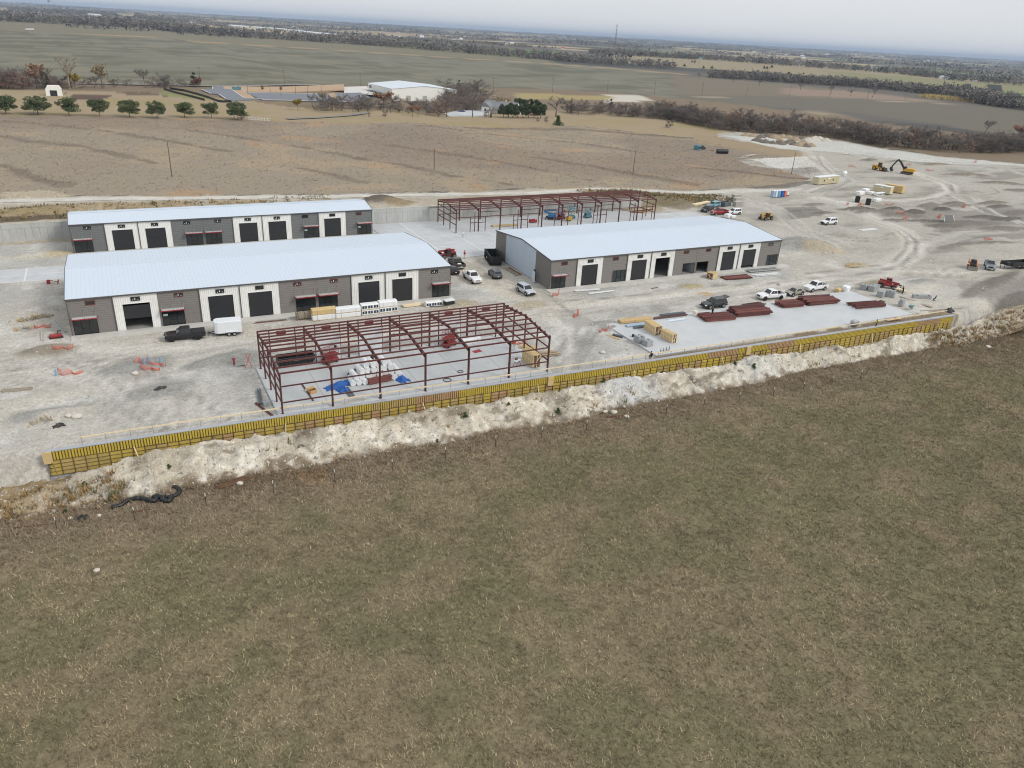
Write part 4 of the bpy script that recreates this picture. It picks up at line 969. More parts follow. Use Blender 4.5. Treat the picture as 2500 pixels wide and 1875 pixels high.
def car(kind, paint, label, rear, front, group='vehicles parked on the site', hatch=False, tonneau=False, rim='rim', grille='black_plastic', cargo=False, centre=False, k=1.0, lamps=True):
    a, b = at(*rear), at(*front); d = (b-a); d.z = 0; rz = math.atan2(d.y, d.x); mid = (a+b)/2
    W = {'pickup': 1.0, 'suv': .95, 'bigsuv': 1.0, 'sedan': .9}[kind]
    if not centre:
        n = Vector((-d.y, d.x, 0)).normalized()
        if n.dot(Vector((mid.x, mid.y, 0))) < 0: n = -n
        mid = mid+n*W*.9
    r = thing({'pickup': 'pickup_truck', 'sedan': 'sedan_car'}.get(kind, 'suv_car'), label, {'pickup': 'pickup truck', 'sedan': 'car'}.get(kind, 'car'), (mid.x, mid.y, h1(mid.x, mid.y)), rz, group)
    r.scale = (k, k, k); pt = 'paint_'+paint; m = MB()
    if kind == 'pickup':
        body_loft(m, [(-.98, .98, .45, 1.18), (.95, .99, .45, 1.18), (1.6, .99, .45, 1.16), (2.5, .97, .45, 1.10), (2.78, .93, .5, 1.02), (2.86, .86, .55, .95)])
        for s in (-1, 1): m.box(-2.9, -1.0, s*.98-.05*(s > 0)-.0, s*.98+.05*(s < 0)+.0, .5, 1.2)
        m.box(-2.95, -2.86, -.97, .97, .55, 1.2); m.box(-2.86, -1.0, -.93, .93, .5, .72)
        m.build('body', pt, r, bevel=.04)
        if tonneau: MB().box(-2.88, -.95, -.95, .95, 1.19, 1.24).build('bed_cover', 'black_plastic', r)
        else: MB().box(-2.84, -1.02, -.9, .9, .725, .75).box(-2.84, -1.02, -.925, -.9, .725, 1.15).box(-2.84, -1.02, .9, .925, .725, 1.15).box(-1.03, -.99, -.9, .9, .75, 1.15).build('bed', 'bed_liner', r)
        if cargo: MB().box(-2.2, -1.6, -.3, .4, .76, 1.1).build('bed_cargo', 'clad_white', r)
        H = (-.98, 1.12, -.82, .42, 1.16, 1.88, .93, .74); ax = (1.92, -1.82); front_x, rear_x, zl = 2.86, -2.95, .9
    elif kind in ('suv', 'bigsuv'):
        e = 1.0 if kind == 'suv' else 1.12; t = 1.0 if kind == 'suv' else 1.07
        body_loft(m, [(-2.3*e, .82, .5, .98*t), (-2.2*e, .92, .4, 1.04*t), (-1.4, .94, .38, 1.06*t), (.9, .95, .38, 1.05*t), (1.7*e, .93, .4, .98*t), (2.2*e, .88, .42, .88*t), (2.32*e, .8, .5, .8*t)])
        m.build('body', pt, r, bevel=.04)
        H = (-2.22*e, 1.05, -1.95*e, .28, 1.02*t, 1.70*t, .9, .72); ax = (1.4*e, -1.38*e); front_x, rear_x, zl = 2.32*e, -2.3*e, .76*t
    else:
        body_loft(m, [(-2.28, .78, .5, .88), (-2.15, .86, .36, .96), (-1.2, .9, .34, .96), (.9, .9, .34, .92), (1.7, .88, .36, .84), (2.15, .82, .38, .74), (2.26, .74, .45, .68)])
        m.build('body', pt, r, bevel=.04)
        H = (-1.75, 1.15, -1.0, .2, .9, 1.40, .84, .64); ax = (1.38, -1.32); front_x, rear_x, zl = 2.26, -2.28, .66
    hp = hull_pts(*H); cm = MB(); hull(cm, *H); cab = cm.build('cabin', pt, r, bevel=.05)
    g = MB(); plate(g, (hp[1], hp[2], hp[6], hp[5]), .06, .94, .1, .92, .02); g.build('windscreen', 'glass_dark', cab)
    g = MB(); plate(g, (hp[3], hp[0], hp[4], hp[7]), .1, .9, .25, .9, .02); g.build('rear_window', 'glass_dark', cab)
    for q in ((hp[0], hp[1], hp[5], hp[4]), (hp[2], hp[3], hp[7], hp[6])):
        sp = (((.08, .48), (.52, .86)) if kind == 'pickup' else ((.07, .3), (.33, .6), (.63, .88)) if kind != 'sedan' else ((.14, .5), (.53, .86)))
        if q[0] is hp[2]: sp = [(1-b_, 1-a_) for a_, b_ in sp]
        for u0, u1 in sp: g = MB(); plate(g, q, u0, u1, .16, .9, .02); g.build('side_window', 'glass_dark', cab)
    for x in ax:
        for s in (-1, 1): MB().disc((x, s*(W-.015), .42), 'y', .47, .06, 18).build('wheel_arch', 'black_plastic', r)
    wheels(r, ax, W+.03, .40 if kind != 'sedan' else .33, rim)
    MB().box(front_x-.06, front_x+.05, -.45, .45, zl-.22, zl+.06).build('grille', grille, r)
    MB().box(front_x-.1, front_x+.1, -W*.9, W*.9, .42, .6).build('bumper', 'chrome' if kind == 'pickup' else 'black_plastic', r, bevel=.03)
    MB().box(rear_x-.1, rear_x+.1, -W*.9, W*.9, .45, .62).build('bumper', 'chrome' if kind == 'pickup' else 'black_plastic', r, bevel=.03)
    for s in (-1, 1):
        MB().box(front_x-.2, front_x+.035, s*W*.72-.16, s*W*.72+.16, zl-.1, zl+.08).build('headlight', 'headlight', r)
        MB().box(rear_x-.03, rear_x+.12, s*W*.86-.07, s*W*.86+.07, zl, zl+.24).build('taillight', 'taillight', r)
        MB().box(H[1]-.28, H[1]-.1, s*(W+.02)-.12, s*(W+.02)+.12, H[4]+.02, H[4]+.2).build('mirror', pt, r)
    MB().box(rear_x-.115, rear_x-.1, -.16, .16, .66, .78).build('number_plate', 'sticker', r)
    if hatch:
        g = MB(); g.add([(-1.95, -.7, 1.72), (-1.95, .7, 1.72), (-3.0, .75, 1.98), (-3.0, -.75, 1.98), (-1.95, -.7, 1.67), (-1.95, .7, 1.67), (-3.0, .75, 1.93), (-3.0, -.75, 1.93)], [(0, 1, 2, 3), (7, 6, 5, 4), (0, 4, 5, 1), (1, 5, 6, 2), (2, 6, 7, 3), (3, 7, 4, 0)]); g.build('open_tailgate', 'paint_'+paint, r)
    return r
car('pickup', 'black', 'black crew pickup with covered bed hitched to the white cargo trailer', (485.8, 829.5), (419.6, 834.8), tonneau=True, rim='rim_dark', grille='chrome')
car('pickup', 'white', 'white crew pickup facing the camera between the two near buildings', (1133.2, 679), (1152.2, 692.6), grille='chrome')
car('pickup', 'bronze', 'dark pickup with open bed and its tailgate towards the camera, beside the left building', (1112, 657), (1096, 644), cargo=True)
car('sedan', 'black', 'black car half hidden behind the corner of the near left building', (1112, 672), (1096, 659), centre=True)
car('suv', 'grey', 'dark grey suv seen from behind near the black dumpster', (1204.4, 681.7), (1192.9, 670.2), rim='rim_dark')
car('suv', 'silver', 'silver suv driving towards the camera past the right-hand building', (1264.8, 712.2), (1283, 722.4))
car('bigsuv', 'darkgreen', 'black suv with raised tailgate beside the bare slab', (1762, 751.6), (1735.8, 755), hatch=True)
car('pickup', 'white', 'white pickup with black grille, nearest the black suv in the row by the bare slab', (1903.2, 731.6), (1870.3, 734), rim='rim_dark')
car('sedan', 'beige', 'greyish beige sedan between the two white pickups by the bare slab', (1957.3, 720.5), (1936, 724.5))
car('pickup', 'white', 'white pickup with silver grille at the right end of the row by the bare slab', (2010.9, 709), (1984.6, 713.4), grille='chrome')
car('pickup', 'slate', 'grey pickup facing the camera between the skid steer and the gooseneck trailer', (2412.5, 649), (2415.5, 659.5), centre=True)
car('bigsuv', 'white', 'large white suv alone on the bare ground right of the yellow telehandler', (2037, 548.6), (2020.9, 549.8))
car('suv', 'white', 'white suv parked beside the red pickup behind the right-hand building', (1799.5, 522.6), (1782.4, 523.6), centre=True)
car('pickup', 'red', 'red pickup parked between the black and white suvs', (1766, 522.5), (1743.5, 524.5), centre=True)
car('suv', 'black', 'black suv parked left of the red pickup', (1735, 514), (1716, 518.5), centre=True)
car('suv', 'teal', 'pale blue suv parked behind the black one', (1752, 504.5), (1731, 507), centre=True)
car('sedan', 'blue', 'deep blue sedan on the farmhouse drive', (1135, 275.6), (1118, 275.2), 'cars around the farmhouse', centre=True)
car('sedan', 'grey', 'dark sedan parked close to the farmhouse', (1166, 271.8), (1148, 271.4), 'cars around the farmhouse', centre=True)
car('pickup', 'red', 'red pickup under the dark evergreens by the farmhouse', (1310, 282), (1298, 282), 'cars around the farmhouse', centre=True)
car('pickup', 'white', 'white pickup under the dark evergreens by the farmhouse', (1322, 281), (1308, 280.6), 'cars around the farmhouse', centre=True)

# ---- trailers and skips
mat('trailer_white', C(226, 230, 234), .4, var=.03, coat=.3); mat('skip_black', C(34, 36, 38), .6, var=.12, scale=1.2, dirt=C(70, 66, 62), dscale=1.0, damt=.4)
def cargo_trailer(px_hitch, px_rear):
    a, b = at(*px_rear), at(*px_hitch); d = b-a; rz = math.atan2(d.y, d.x); c = a.lerp(b, .5); c.z = h1(c.x, c.y)
    r = thing('cargo_trailer', 'white enclosed cargo trailer behind the black pickup', 'trailer', c, rz)
    m = MB(); m.loft([[(x, -w_, .5), (x, w_, .5), (x, w_, z-.12), (x, w_-.12, z), (x, -w_+.12, z), (x, -w_, z-.12)] for x, w_, z in ((-2.0, 1.0, 2.4), (1.5, 1.0, 2.4), (1.9, .8, 2.35), (2.05, .5, 2.25))])
    bd = m.build('body', 'trailer_white', r)
    m = MB()
    for i in range(9): m.box(-1.95+i*.42, -1.93+i*.42, -1.005, 1.005, 2.395, 2.41)
    m.build('roof_seam', 'roof_seam', bd)
    MB().box(-1.9, 1.9, -.96, .96, .38, .5).build('chassis', 'black_plastic', r)
    MB().bar((1.7, .6, .42), (3.1, 0, .42), .1).bar((1.7, -.6, .42), (3.1, 0, .42), .1).build('drawbar', 'black_plastic', r)
    MB().tube([(2.9, 0, 0), (2.9, 0, .8)], .05, 6).build('jack', 'galv', r)
    for x in (-.85, -.05):
        for s in (-1, 1): o = put('wheel', TYRE, r, (x, s*1.06, .33)); o.scale = (.85,)*3; put('rim', RIMS['rim'], o)
    for s in (-1, 1): MB().box(-1.3, .4, s*1.0-.1, s*1.0+.22*(s > 0)+.0, .68, .74).build('fender', 'trailer_white', r)
cargo_trailer((531, 817), (585, 812))
def skip(px, rz, label, L=6.4, W=2.4, H=2.1):
    c = at(*px); r = thing('roll_off_skip', label, 'dumpster', c, rz)
    m = MB()
    for s in (-1, 1): m.add([(-L/2, s*W/2-.04, .15), (L/2-.5, s*W/2-.04, .15), (L/2, s*W/2-.04, .9), (L/2, s*W/2-.04, H), (-L/2, s*W/2-.04, H), (-L/2, s*W/2+.04, .15), (L/2-.5, s*W/2+.04, .15), (L/2, s*W/2+.04, .9), (L/2, s*W/2+.04, H), (-L/2, s*W/2+.04, H)],
                        [(0, 1, 2, 3, 4), (9, 8, 7, 6, 5), (0, 5, 6, 1), (1, 6, 7, 2), (2, 7, 8, 3), (3, 8, 9, 4), (4, 9, 5, 0)])
    m.box(-L/2, L/2-.5, -W/2+.04, W/2-.04, .15, .22); m.box(-L/2, -L/2+.08, -W/2+.04, W/2-.04, .22, H); m.box(L/2-.08, L/2, -W/2+.04, W/2-.04, .9, H)
    m.add([(L/2-.5, -W/2+.04, .15), (L/2-.5, W/2-.04, .15), (L/2, W/2-.04, .9), (L/2, -W/2+.04, .9)], [(0, 1, 2, 3)])
    m.build('body', 'skip_black', r)
    for i in range(9):
        x = -L/2+.3+i*(L-.8)/8
        for s in (-1, 1): MB().box(x-.05, x+.05, s*W/2-.0*(s > 0)-.1*(s < 0)+.04*s, s*W/2+.1*(s > 0)+.04*s, .35, H-.1).build('side_rib', 'skip_black', r)
    for s in (-1, 1):
        MB().box(-L/2, L/2, s*W/2-.09, s*W/2+.09, H, H+.12).build('top_rail', 'skip_black', r)
        MB().box(-L/2, L/2-.6, s*.5-.06, s*.5+.06, 0, .15).build('skid', 'skip_black', r)
        MB().box(-.4, .3, s*W/2+.16*s-.005, s*W/2+.16*s+.005, .95, 1.2).build('lettering_panel', 'sticker', r)
skip((1203, 640), hd((1200, 620), (1225, 655)), 'open black roll-off dumpster at the gable of the right-hand building')
gt = at(2470, 655); gr = thing('gooseneck_trailer', 'black gooseneck dump trailer at the right edge of the yard', 'trailer', gt, hd((2520, 650), (2450, 655)))
m = MB(); m.box(-4.6, 1.6, -1.05, 1.05, .75, .95)
for s in (-1, 1): m.box(-4.6, 1.6, s*1.05-.04, s*1.05+.04, .95, 1.75)
m.box(1.52, 1.6, -1.01, 1.01, .95, 1.75); m.box(-4.6, -4.52, -1.01, 1.01, .95, 1.75); m.build('dump_box', 'skip_black', gr)
MB().bar((1.6, 0, 1.0), (3.0, 0, 2.0), .3).bar((3.0, 0, 2.0), (4.3, 0, 2.0), .28).bar((4.3, 0, 2.1), (4.3, 0, 1.2), .2).build('gooseneck', 'skip_black', gr)
MB().box(1.9, 2.9, -.9, .9, 1.0, 1.7).build('tool_box', 'skip_black', gr)
for x in (-2.9, -1.9):
    for s in (-1, 1): o = put('wheel', TYRE, gr, (x, s*1.0, .4)); put('rim', RIMS['rim_dark'], o)
for s in (-1, 1): MB().box(3.3, 3.4, s*.5-.05, s*.5+.05, 0, 1.0).build('landing_leg', 'skip_black', gr)

# ================================================================== MACHINES
mat('mach_yellow', C(206, 158, 44), .5, var=.1, dirt=C(150, 128, 90), dscale=1.0, damt=.4); mat('mach_orange', C(216, 120, 48), .5, var=.08)
mat('mach_red', C(150, 44, 46), .5, var=.1, dirt=C(150, 120, 110), dscale=1.2, damt=.25); mat('mach_blue', C(58, 112, 158), .5, var=.1); mat('mach_teal', C(86, 130, 142), .5, var=.1)
mat('mach_dark', C(46, 46, 46), .7, var=.15, dirt=C(110, 102, 92), dscale=1.2, damt=.5); mat('steel_worn', C(124, 118, 108), .5, metal=.4, var=.15)
def wheel_at(r, x, y, rad, w_, mt='tyre', rim='rim'):
    o = MB().loft([[(q*math.cos(2*PI*i/18), yy, q*math.sin(2*PI*i/18)) for i in range(18)] for yy, q in ((-w_/2, rad*.7), (-w_/2, rad*.93), (-w_*.35, rad), (w_*.35, rad), (w_/2, rad*.93), (w_/2, rad*.7))]).build('wheel', mt, r, (x, y, rad))
    MB().disc((0, 0, 0), 'y', rad*.55, w_*1.02, 14).build('rim', rim, o)
def telehandler(label, c, rz, mt, boom_up=.12):
    r = thing('telehandler', label, 'telehandler', c, rz, 'telehandlers'); r.scale = (.85,)*3
    m = MB(); m.loft([[(x, -w_, z0), (x, w_, z0), (x, w_, z1), (x, -w_, z1)] for x, w_, z0, z1 in ((-2.3, .55, .7, 1.45), (-1.6, .7, .55, 1.5), (1.4, .7, .55, 1.0), (2.0, .6, .6, .95))]); m.build('chassis', mt, r, bevel=.05)
    for x in (-1.45, 1.45):
        for s in (-1, 1): wheel_at(r, x, s*1.0, .62, .42, 'tyre', 'steel_worn')
    cab = MB(); hull(cab, -.7, .75, -.6, .45, .95, 2.35, .48, .42)
    for v_ in range(len(cab.v)): cab.v[v_] = (cab.v[v_][0], cab.v[v_][1]+.52, cab.v[v_][2])
    cb = cab.build('cab', 'mach_dark', r, bevel=.04); MB().box(-.72, .6, .02, 1.02, 2.35, 2.42).build('cab_roof', mt, cb)
    MB().box(.62, .66, .1, .92, 1.35, 2.2).build('windscreen', 'glass_dark', cb); MB().box(-.5, .5, 1.0, 1.03, 1.4, 2.2).build('side_window', 'glass_dark', cb)
    MB().box(-1.5, .5, -1.0, -.5, .8, 1.45).build('engine_cover', mt, r, bevel=.05)
    e = Vector((2.5, -.12, 1.25+boom_up*3)); b0 = Vector((-2.1, -.12, 1.85))
    MB().bar(b0, e, .34, .42).build('boom', mt, r); MB().bar(b0.lerp(e, .75), e+Vector((.5, 0, -.35)), .24, .28).build('boom_tip', 'mach_dark', r)
    MB().box(2.9, 3.0, -.75, .55, .25, 1.1).build('carriage', 'mach_dark', r)
    for s in (-.45, .25): MB().box(3.0, 4.2, s-.06, s+.06, .25, .31).build('fork', 'steel_worn', r)
    for s in (-1, 1): MB().box(-1.95, -.95, s*1.0-.22, s*1.0+.22, 1.26, 1.32).build('fender', 'mach_dark', r)
    return r
telehandler('yellow telehandler on the bare ground behind the right-hand building', at(1870, 536), hd((1892, 532), (1848, 536)), 'mach_yellow', .25)
telehandler('red telehandler carrying planks at the right end of the bare slab', at(2166, 703), hd((2150, 700), (2190, 708)), 'mach_red', .1)
telehandler('red telehandler partly hidden behind the near left building', at(1092, 629), hd((1108, 627), (1075, 631)), 'mach_red', .2)
def scissor_lift(label, px, rz, mt, up=1.1):
    r = thing('scissor_lift', label, 'scissor lift', at(*px), rz, 'scissor lifts'); z0 = .7
    r.location.z = max(r.location.z, .16) if r.location.y < 103 or r.location.y > 160 else r.location.z
    MB().box(-1.15, 1.15, -.55, .55, .22, .7).build('chassis', mt, r, bevel=.03)
    for x in (-.85, .85):
        for s in (-1, 1): wheel_at(r, x, s*.5, .22, .16, 'tyre', 'rim_dark')
    n = 3; h = up/n
    for k in range(n):
        for s in (-.4, .4):
            MB().bar((-1.0, s, z0+k*h), (1.0, s, z0+(k+1)*h), .07, .1).build('scissor_arm', mt, r); MB().bar((1.0, s*.85, z0+k*h), (-1.0, s*.85, z0+(k+1)*h), .07, .1).build('scissor_arm', 'steel_worn', r)
    zp = z0+up+.06
    MB().box(-1.2, 1.2, -.55, .55, zp, zp+.1).build('platform', mt, r)
    m = MB()
    for s in (-.53, .53):
        for z in (.55, 1.05): m.bar((-1.2, s, zp+z), (1.2, s, zp+z), .045)
        for x in (-1.18, -.4, .4, 1.18): m.bar((x, s, zp+.1), (x, s, zp+1.05), .045)
    for x in (-1.2, 1.2):
        for z in (.55, 1.05): m.bar((x, -.53, zp+z), (x, .53, zp+z), .045)
    m.build('guard_rail', mt, r); MB().box(1.0, 1.15, -.2, .2, zp+.7, zp+1.1).build('control_box', 'mach_dark', r)
    return r
scissor_lift('red scissor lift inside the near frame, in front of its left white door', (806, 888), .4, 'mach_red', .5)
scissor_lift('red scissor lift inside the near frame, in front of its right white door', (1097, 848), .5, 'mach_red', .7)
scissor_lift('red scissor lift in the far frame beside the blue boom lift', (1369, 537), .2, 'mach_red', .5)
scissor_lift('tall teal scissor lift in the middle of the far frame', (1394, 535), .3, 'mach_teal', 1.8)
scissor_lift('low teal scissor lift right of the tall one in the far frame', (1434, 533), .3, 'mach_teal', .5)
def boom_lift(label, px, rz, mt):
    r = thing('boom_lift', label, 'boom lift', at(*px), rz)
    MB().box(-1.2, 1.2, -.8, .8, .45, .85).build('chassis', 'mach_dark', r)
    for x in (-.95, .95):
        for s in (-1, 1): wheel_at(r, x, s*.95, .45, .32, 'tyre', 'rim')
    m = MB(); m.box(-1.5, .7, -1.0, -.3, .9, 1.7); m.box(-1.5, .7, .3, 1.0, .9, 1.7); m.box(-1.4, .4, -.3, .3, .9, 1.2); m.build('turret', mt, r, bevel=.08)
    MB().bar((-1.3, 0, 1.5), (1.9, 0, 2.1), .3, .34).build('lower_boom', mt, r); MB().bar((1.9, 0, 2.3), (-1.2, 0, 2.7), .26, .3).build('upper_boom', mt, r)
    MB().bar((-1.2, 0, 2.7), (-2.4, 0, 2.2), .16, .18).build('jib', mt, r)
    m = MB()
    for z in (1.5, 2.05, 2.6): m.bar((-2.5, -.8, z), (-2.5, .8, z), .05).bar((-3.2, -.8, z), (-3.2, .8, z), .05).bar((-2.5, -.8, z), (-3.2, -.8, z), .05).bar((-2.5, .8, z), (-3.2, .8, z), .05)
    for x in (-2.5, -3.2):
        for y in (-.8, 0, .8): m.bar((x, y, 1.5), (x, y, 2.6), .05)
    m.box(-3.2, -2.5, -.8, .8, 1.45, 1.5); m.build('basket', mt, r)
boom_lift('blue articulated boom lift folded inside the far steel frame', (1344, 537), 2.6, 'mach_blue')
def tracks(r, y, L, H, w_):
    pts = []; n = 8; R_ = H/2
    for i in range(n+1): a = PI/2-PI*i/n; pts.append((L/2-R_+R_*math.cos(a), R_+R_*math.sin(a)))
    for i in range(n+1): a = -PI/2-PI*i/n; pts.append((-L/2+R_+R_*math.cos(a), R_+R_*math.sin(a)))
    o = MB().prism(pts, 'y', y-w_/2, y+w_/2).build('track', 'mach_dark', r)
    for i in range(5): MB().disc((-L/2+R_+i*(L-H)/4, y, R_*.75), 'y', R_*.55, w_*1.06, 10).build('roller', 'steel_worn', o)
def excavator(px, rz):
    r = thing('excavator', 'yellow and black excavator with raised boom on the far bare ground', 'excavator', at(*px), rz)
    for s in (-1, 1): tracks(r, s*1.15, 4.2, .95, .6)
    MB().box(-1.3, 1.3, -.85, .85, .45, 1.05).build('undercarriage', 'mach_dark', r)
    m = MB(); m.loft([[(x, -w_, z0), (x, w_, z0), (x, w_, z1), (x, -w_, z1)] for x, w_, z0, z1 in ((-2.9, 1.0, 1.15, 2.2), (-2.6, 1.25, 1.1, 2.35), (.3, 1.3, 1.1, 2.3), (1.5, 1.25, 1.1, 1.5))]); m.build('house', 'mach_yellow', r, bevel=.08)
    cb = MB(); hull(cb, .1, 1.55, .2, 1.25, 1.3, 3.0, .5, .44); cb.v = [(x, y+.75, z) for x, y, z in cb.v]; c_ = cb.build('cab', 'mach_dark', r, bevel=.05)
    MB().box(1.38, 1.42, .38, 1.12, 1.7, 2.8).build('windscreen', 'glass_dark', c_)
    B = [(1.2, -.2, 1.6), (3.4, -.2, 4.4), (4.6, -.2, 5.1)]
    MB().bar(B[0], B[1], .45, .7).build('boom', 'mach_dark', r); MB().bar(B[1], B[2], .42, .6).build('boom', 'mach_dark', r)
    MB().bar(B[2], (6.4, -.2, 2.2), .36, .5).build('stick', 'mach_dark', r); MB().tube([(2.2, -.2, 3.6), (4.4, -.2, 5.5)], .09, 6).build('hydraulic_ram', 'steel_worn', r)
    MB().prism([(6.2, 2.2), (6.8, 2.0), (7.0, 1.2), (6.5, .35), (5.7, .3), (5.6, .9), (6.1, 1.3)], 'y', -.8, .4).build('bucket', 'mach_dark', r)
    MB().box(-2.92, -2.6, -.9, .9, 1.2, 2.1).build('counterweight', 'mach_yellow', r)
excavator((2213, 425), hd((2225, 426), (2185, 420)))
def loader(px, rz):
    r = thing('wheel_loader', 'yellow wheel loader with lowered bucket beside the excavator', 'wheel loader', at(*px), rz)
    MB().loft([[(x, -w_, z0), (x, w_, z0), (x, w_, z1), (x, -w_, z1)] for x, w_, z0, z1 in ((-3.0, .8, .9, 1.9), (-2.6, .95, .8, 2.1), (-.6, .95, .8, 2.1), (-.4, .8, .8, 1.6))]).build('engine_hood', 'mach_yellow', r, bevel=.06)
    MB().box(-.4, 1.4, -.6, .6, .8, 1.5).build('front_frame', 'mach_yellow', r)
    c_ = MB(); hull(c_, -.7, .6, -.6, .45, 1.6, 3.2, .7, .6); cb = c_.build('cab', 'mach_dark', r); MB().box(-.7, .55, -.65, .65, 3.2, 3.3).build('cab_roof', 'mach_yellow', cb); MB().box(.5, .56, -.5, .5, 2.0, 3.0).build('windscreen', 'glass_dark', cb)
    for x in (-1.8, 1.2):
        for s in (-1, 1): wheel_at(r, x, s*1.05, .75, .5, 'tyre', 'mach_yellow')
    for s in (-.45, .45): MB().bar((.6, s, 1.7), (2.6, s, .7), .2, .3).build('lift_arm', 'mach_dark', r)
    MB().prism([(2.4, .1), (3.5, .1), (3.6, .2), (2.7, .5), (2.6, 1.3), (2.4, 1.3)], 'y', -1.3, 1.3).build('bucket', 'mach_dark', r)
loader((2146, 416), hd((2135, 414), (2165, 419)))
def skid(px, rz):
    r = thing('skid_steer', 'orange and black skid steer with lowered blade at the right of the yard', 'skid steer', at(*px), rz)
    for s in (-1, 1): tracks(r, s*.75, 2.4, .8, .4)
    MB().box(-1.4, .9, -.6, .6, .5, 1.3).build('body', 'mach_dark', r, bevel=.05)
    c_ = MB(); hull(c_, -.7, .8, -.6, .6, 1.0, 2.15, .55, .5); cb = c_.build('cab', 'mach_dark', r); MB().box(.66, .72, -.4, .4, 1.2, 2.0).build('windscreen', 'glass_dark', cb)
    for s in (-1, 1): MB().bar((-1.3, s*.78, 1.9), (1.1, s*.78, .9), .16, .26).build('lift_arm', 'mach_orange', r); MB().bar((-1.3, s*.78, 1.0), (-1.3, s*.78, 2.0), .2, .3).build('tower', 'mach_orange', r)
    MB().prism([(1.2, .05), (1.9, .05), (1.45, .35), (1.3, .8), (1.2, .8)], 'y', -1.0, 1.0).build('bucket', 'steel_worn', r)
skid((2372, 656), hd((2370, 648), (2377, 662)))
# yellow generator in the far frame, red parts cart
g_ = thing('generator', 'yellow towable generator in the far steel frame', 'generator', at(1389, 541), .3)
MB().box(-.9, .7, -.45, .45, .45, 1.3).build('housing', 'mach_yellow', g_, bevel=.06); MB().bar((.7, 0, .5), (1.6, 0, .45), .08).build('drawbar', 'mach_dark', g_)
for s in (-1, 1): wheel_at(g_, -.1, s*.5, .3, .16)
g_ = thing('tool_cart', 'red steel tool cart on the slab of the far frame', 'cart', at(1301, 545), .2)
MB().box(-1.0, 1.0, -.5, .5, .4, .5).box(-1.0, 1.0, -.5, -.46, .5, 1.0).box(-1.0, 1.0, .46, .5, .5, 1.0).build('tray', 'mach_red', g_)
for x in (-.8, .8):
    for s in (-1, 1): wheel_at(g_, x, s*.42, .2, .12)
for s in (-1, 1): MB().bar((s*.98, -.45, .5), (s*.98, -.45, 1.2), .05).bar((s*.98, .45, .5), (s*.98, .45, 1.2), .05).bar((s*.98, -.45, 1.2), (s*.98, .45, 1.2), .05).build('handle', 'mach_red', g_)

# ================================================================== PEOPLE
def person_mat(name, legs, top, skin=(190, 140, 112), belt=.93, neck=1.46):
    if name in MATS: return MATS[name]
    m, nt, b = new_mat(name); tcn = N(nt, 'ShaderNodeTexCoord'); sp = N(nt, 'ShaderNodeSeparateXYZ'); nt.links.new(tcn.outputs['Object'], sp.inputs['Vector'])
    cr = N(nt, 'ShaderNodeValToRGB'); cr.color_ramp.interpolation = 'CONSTANT'; e = cr.color_ramp.elements
    e[0].position = 0; e[0].color = C(60, 48, 38); e[1].position = .11/2; e[1].color = C(*legs)
    q = e.new(belt/2); q.color = C(*top); q = e.new(neck/2); q.color = C(*skin)
    dv = N(nt, 'ShaderNodeMath', operation='DIVIDE'); dv.inputs[1].default_value = 2.0
    nt.links.new(sp.outputs['Z'], dv.inputs[0]); nt.links.new(dv.outputs[0], cr.inputs['Fac']); nt.links.new(cr.outputs['Color'], b.inputs['Base Color']); b.inputs['Roughness'].default_value = .85
    return m
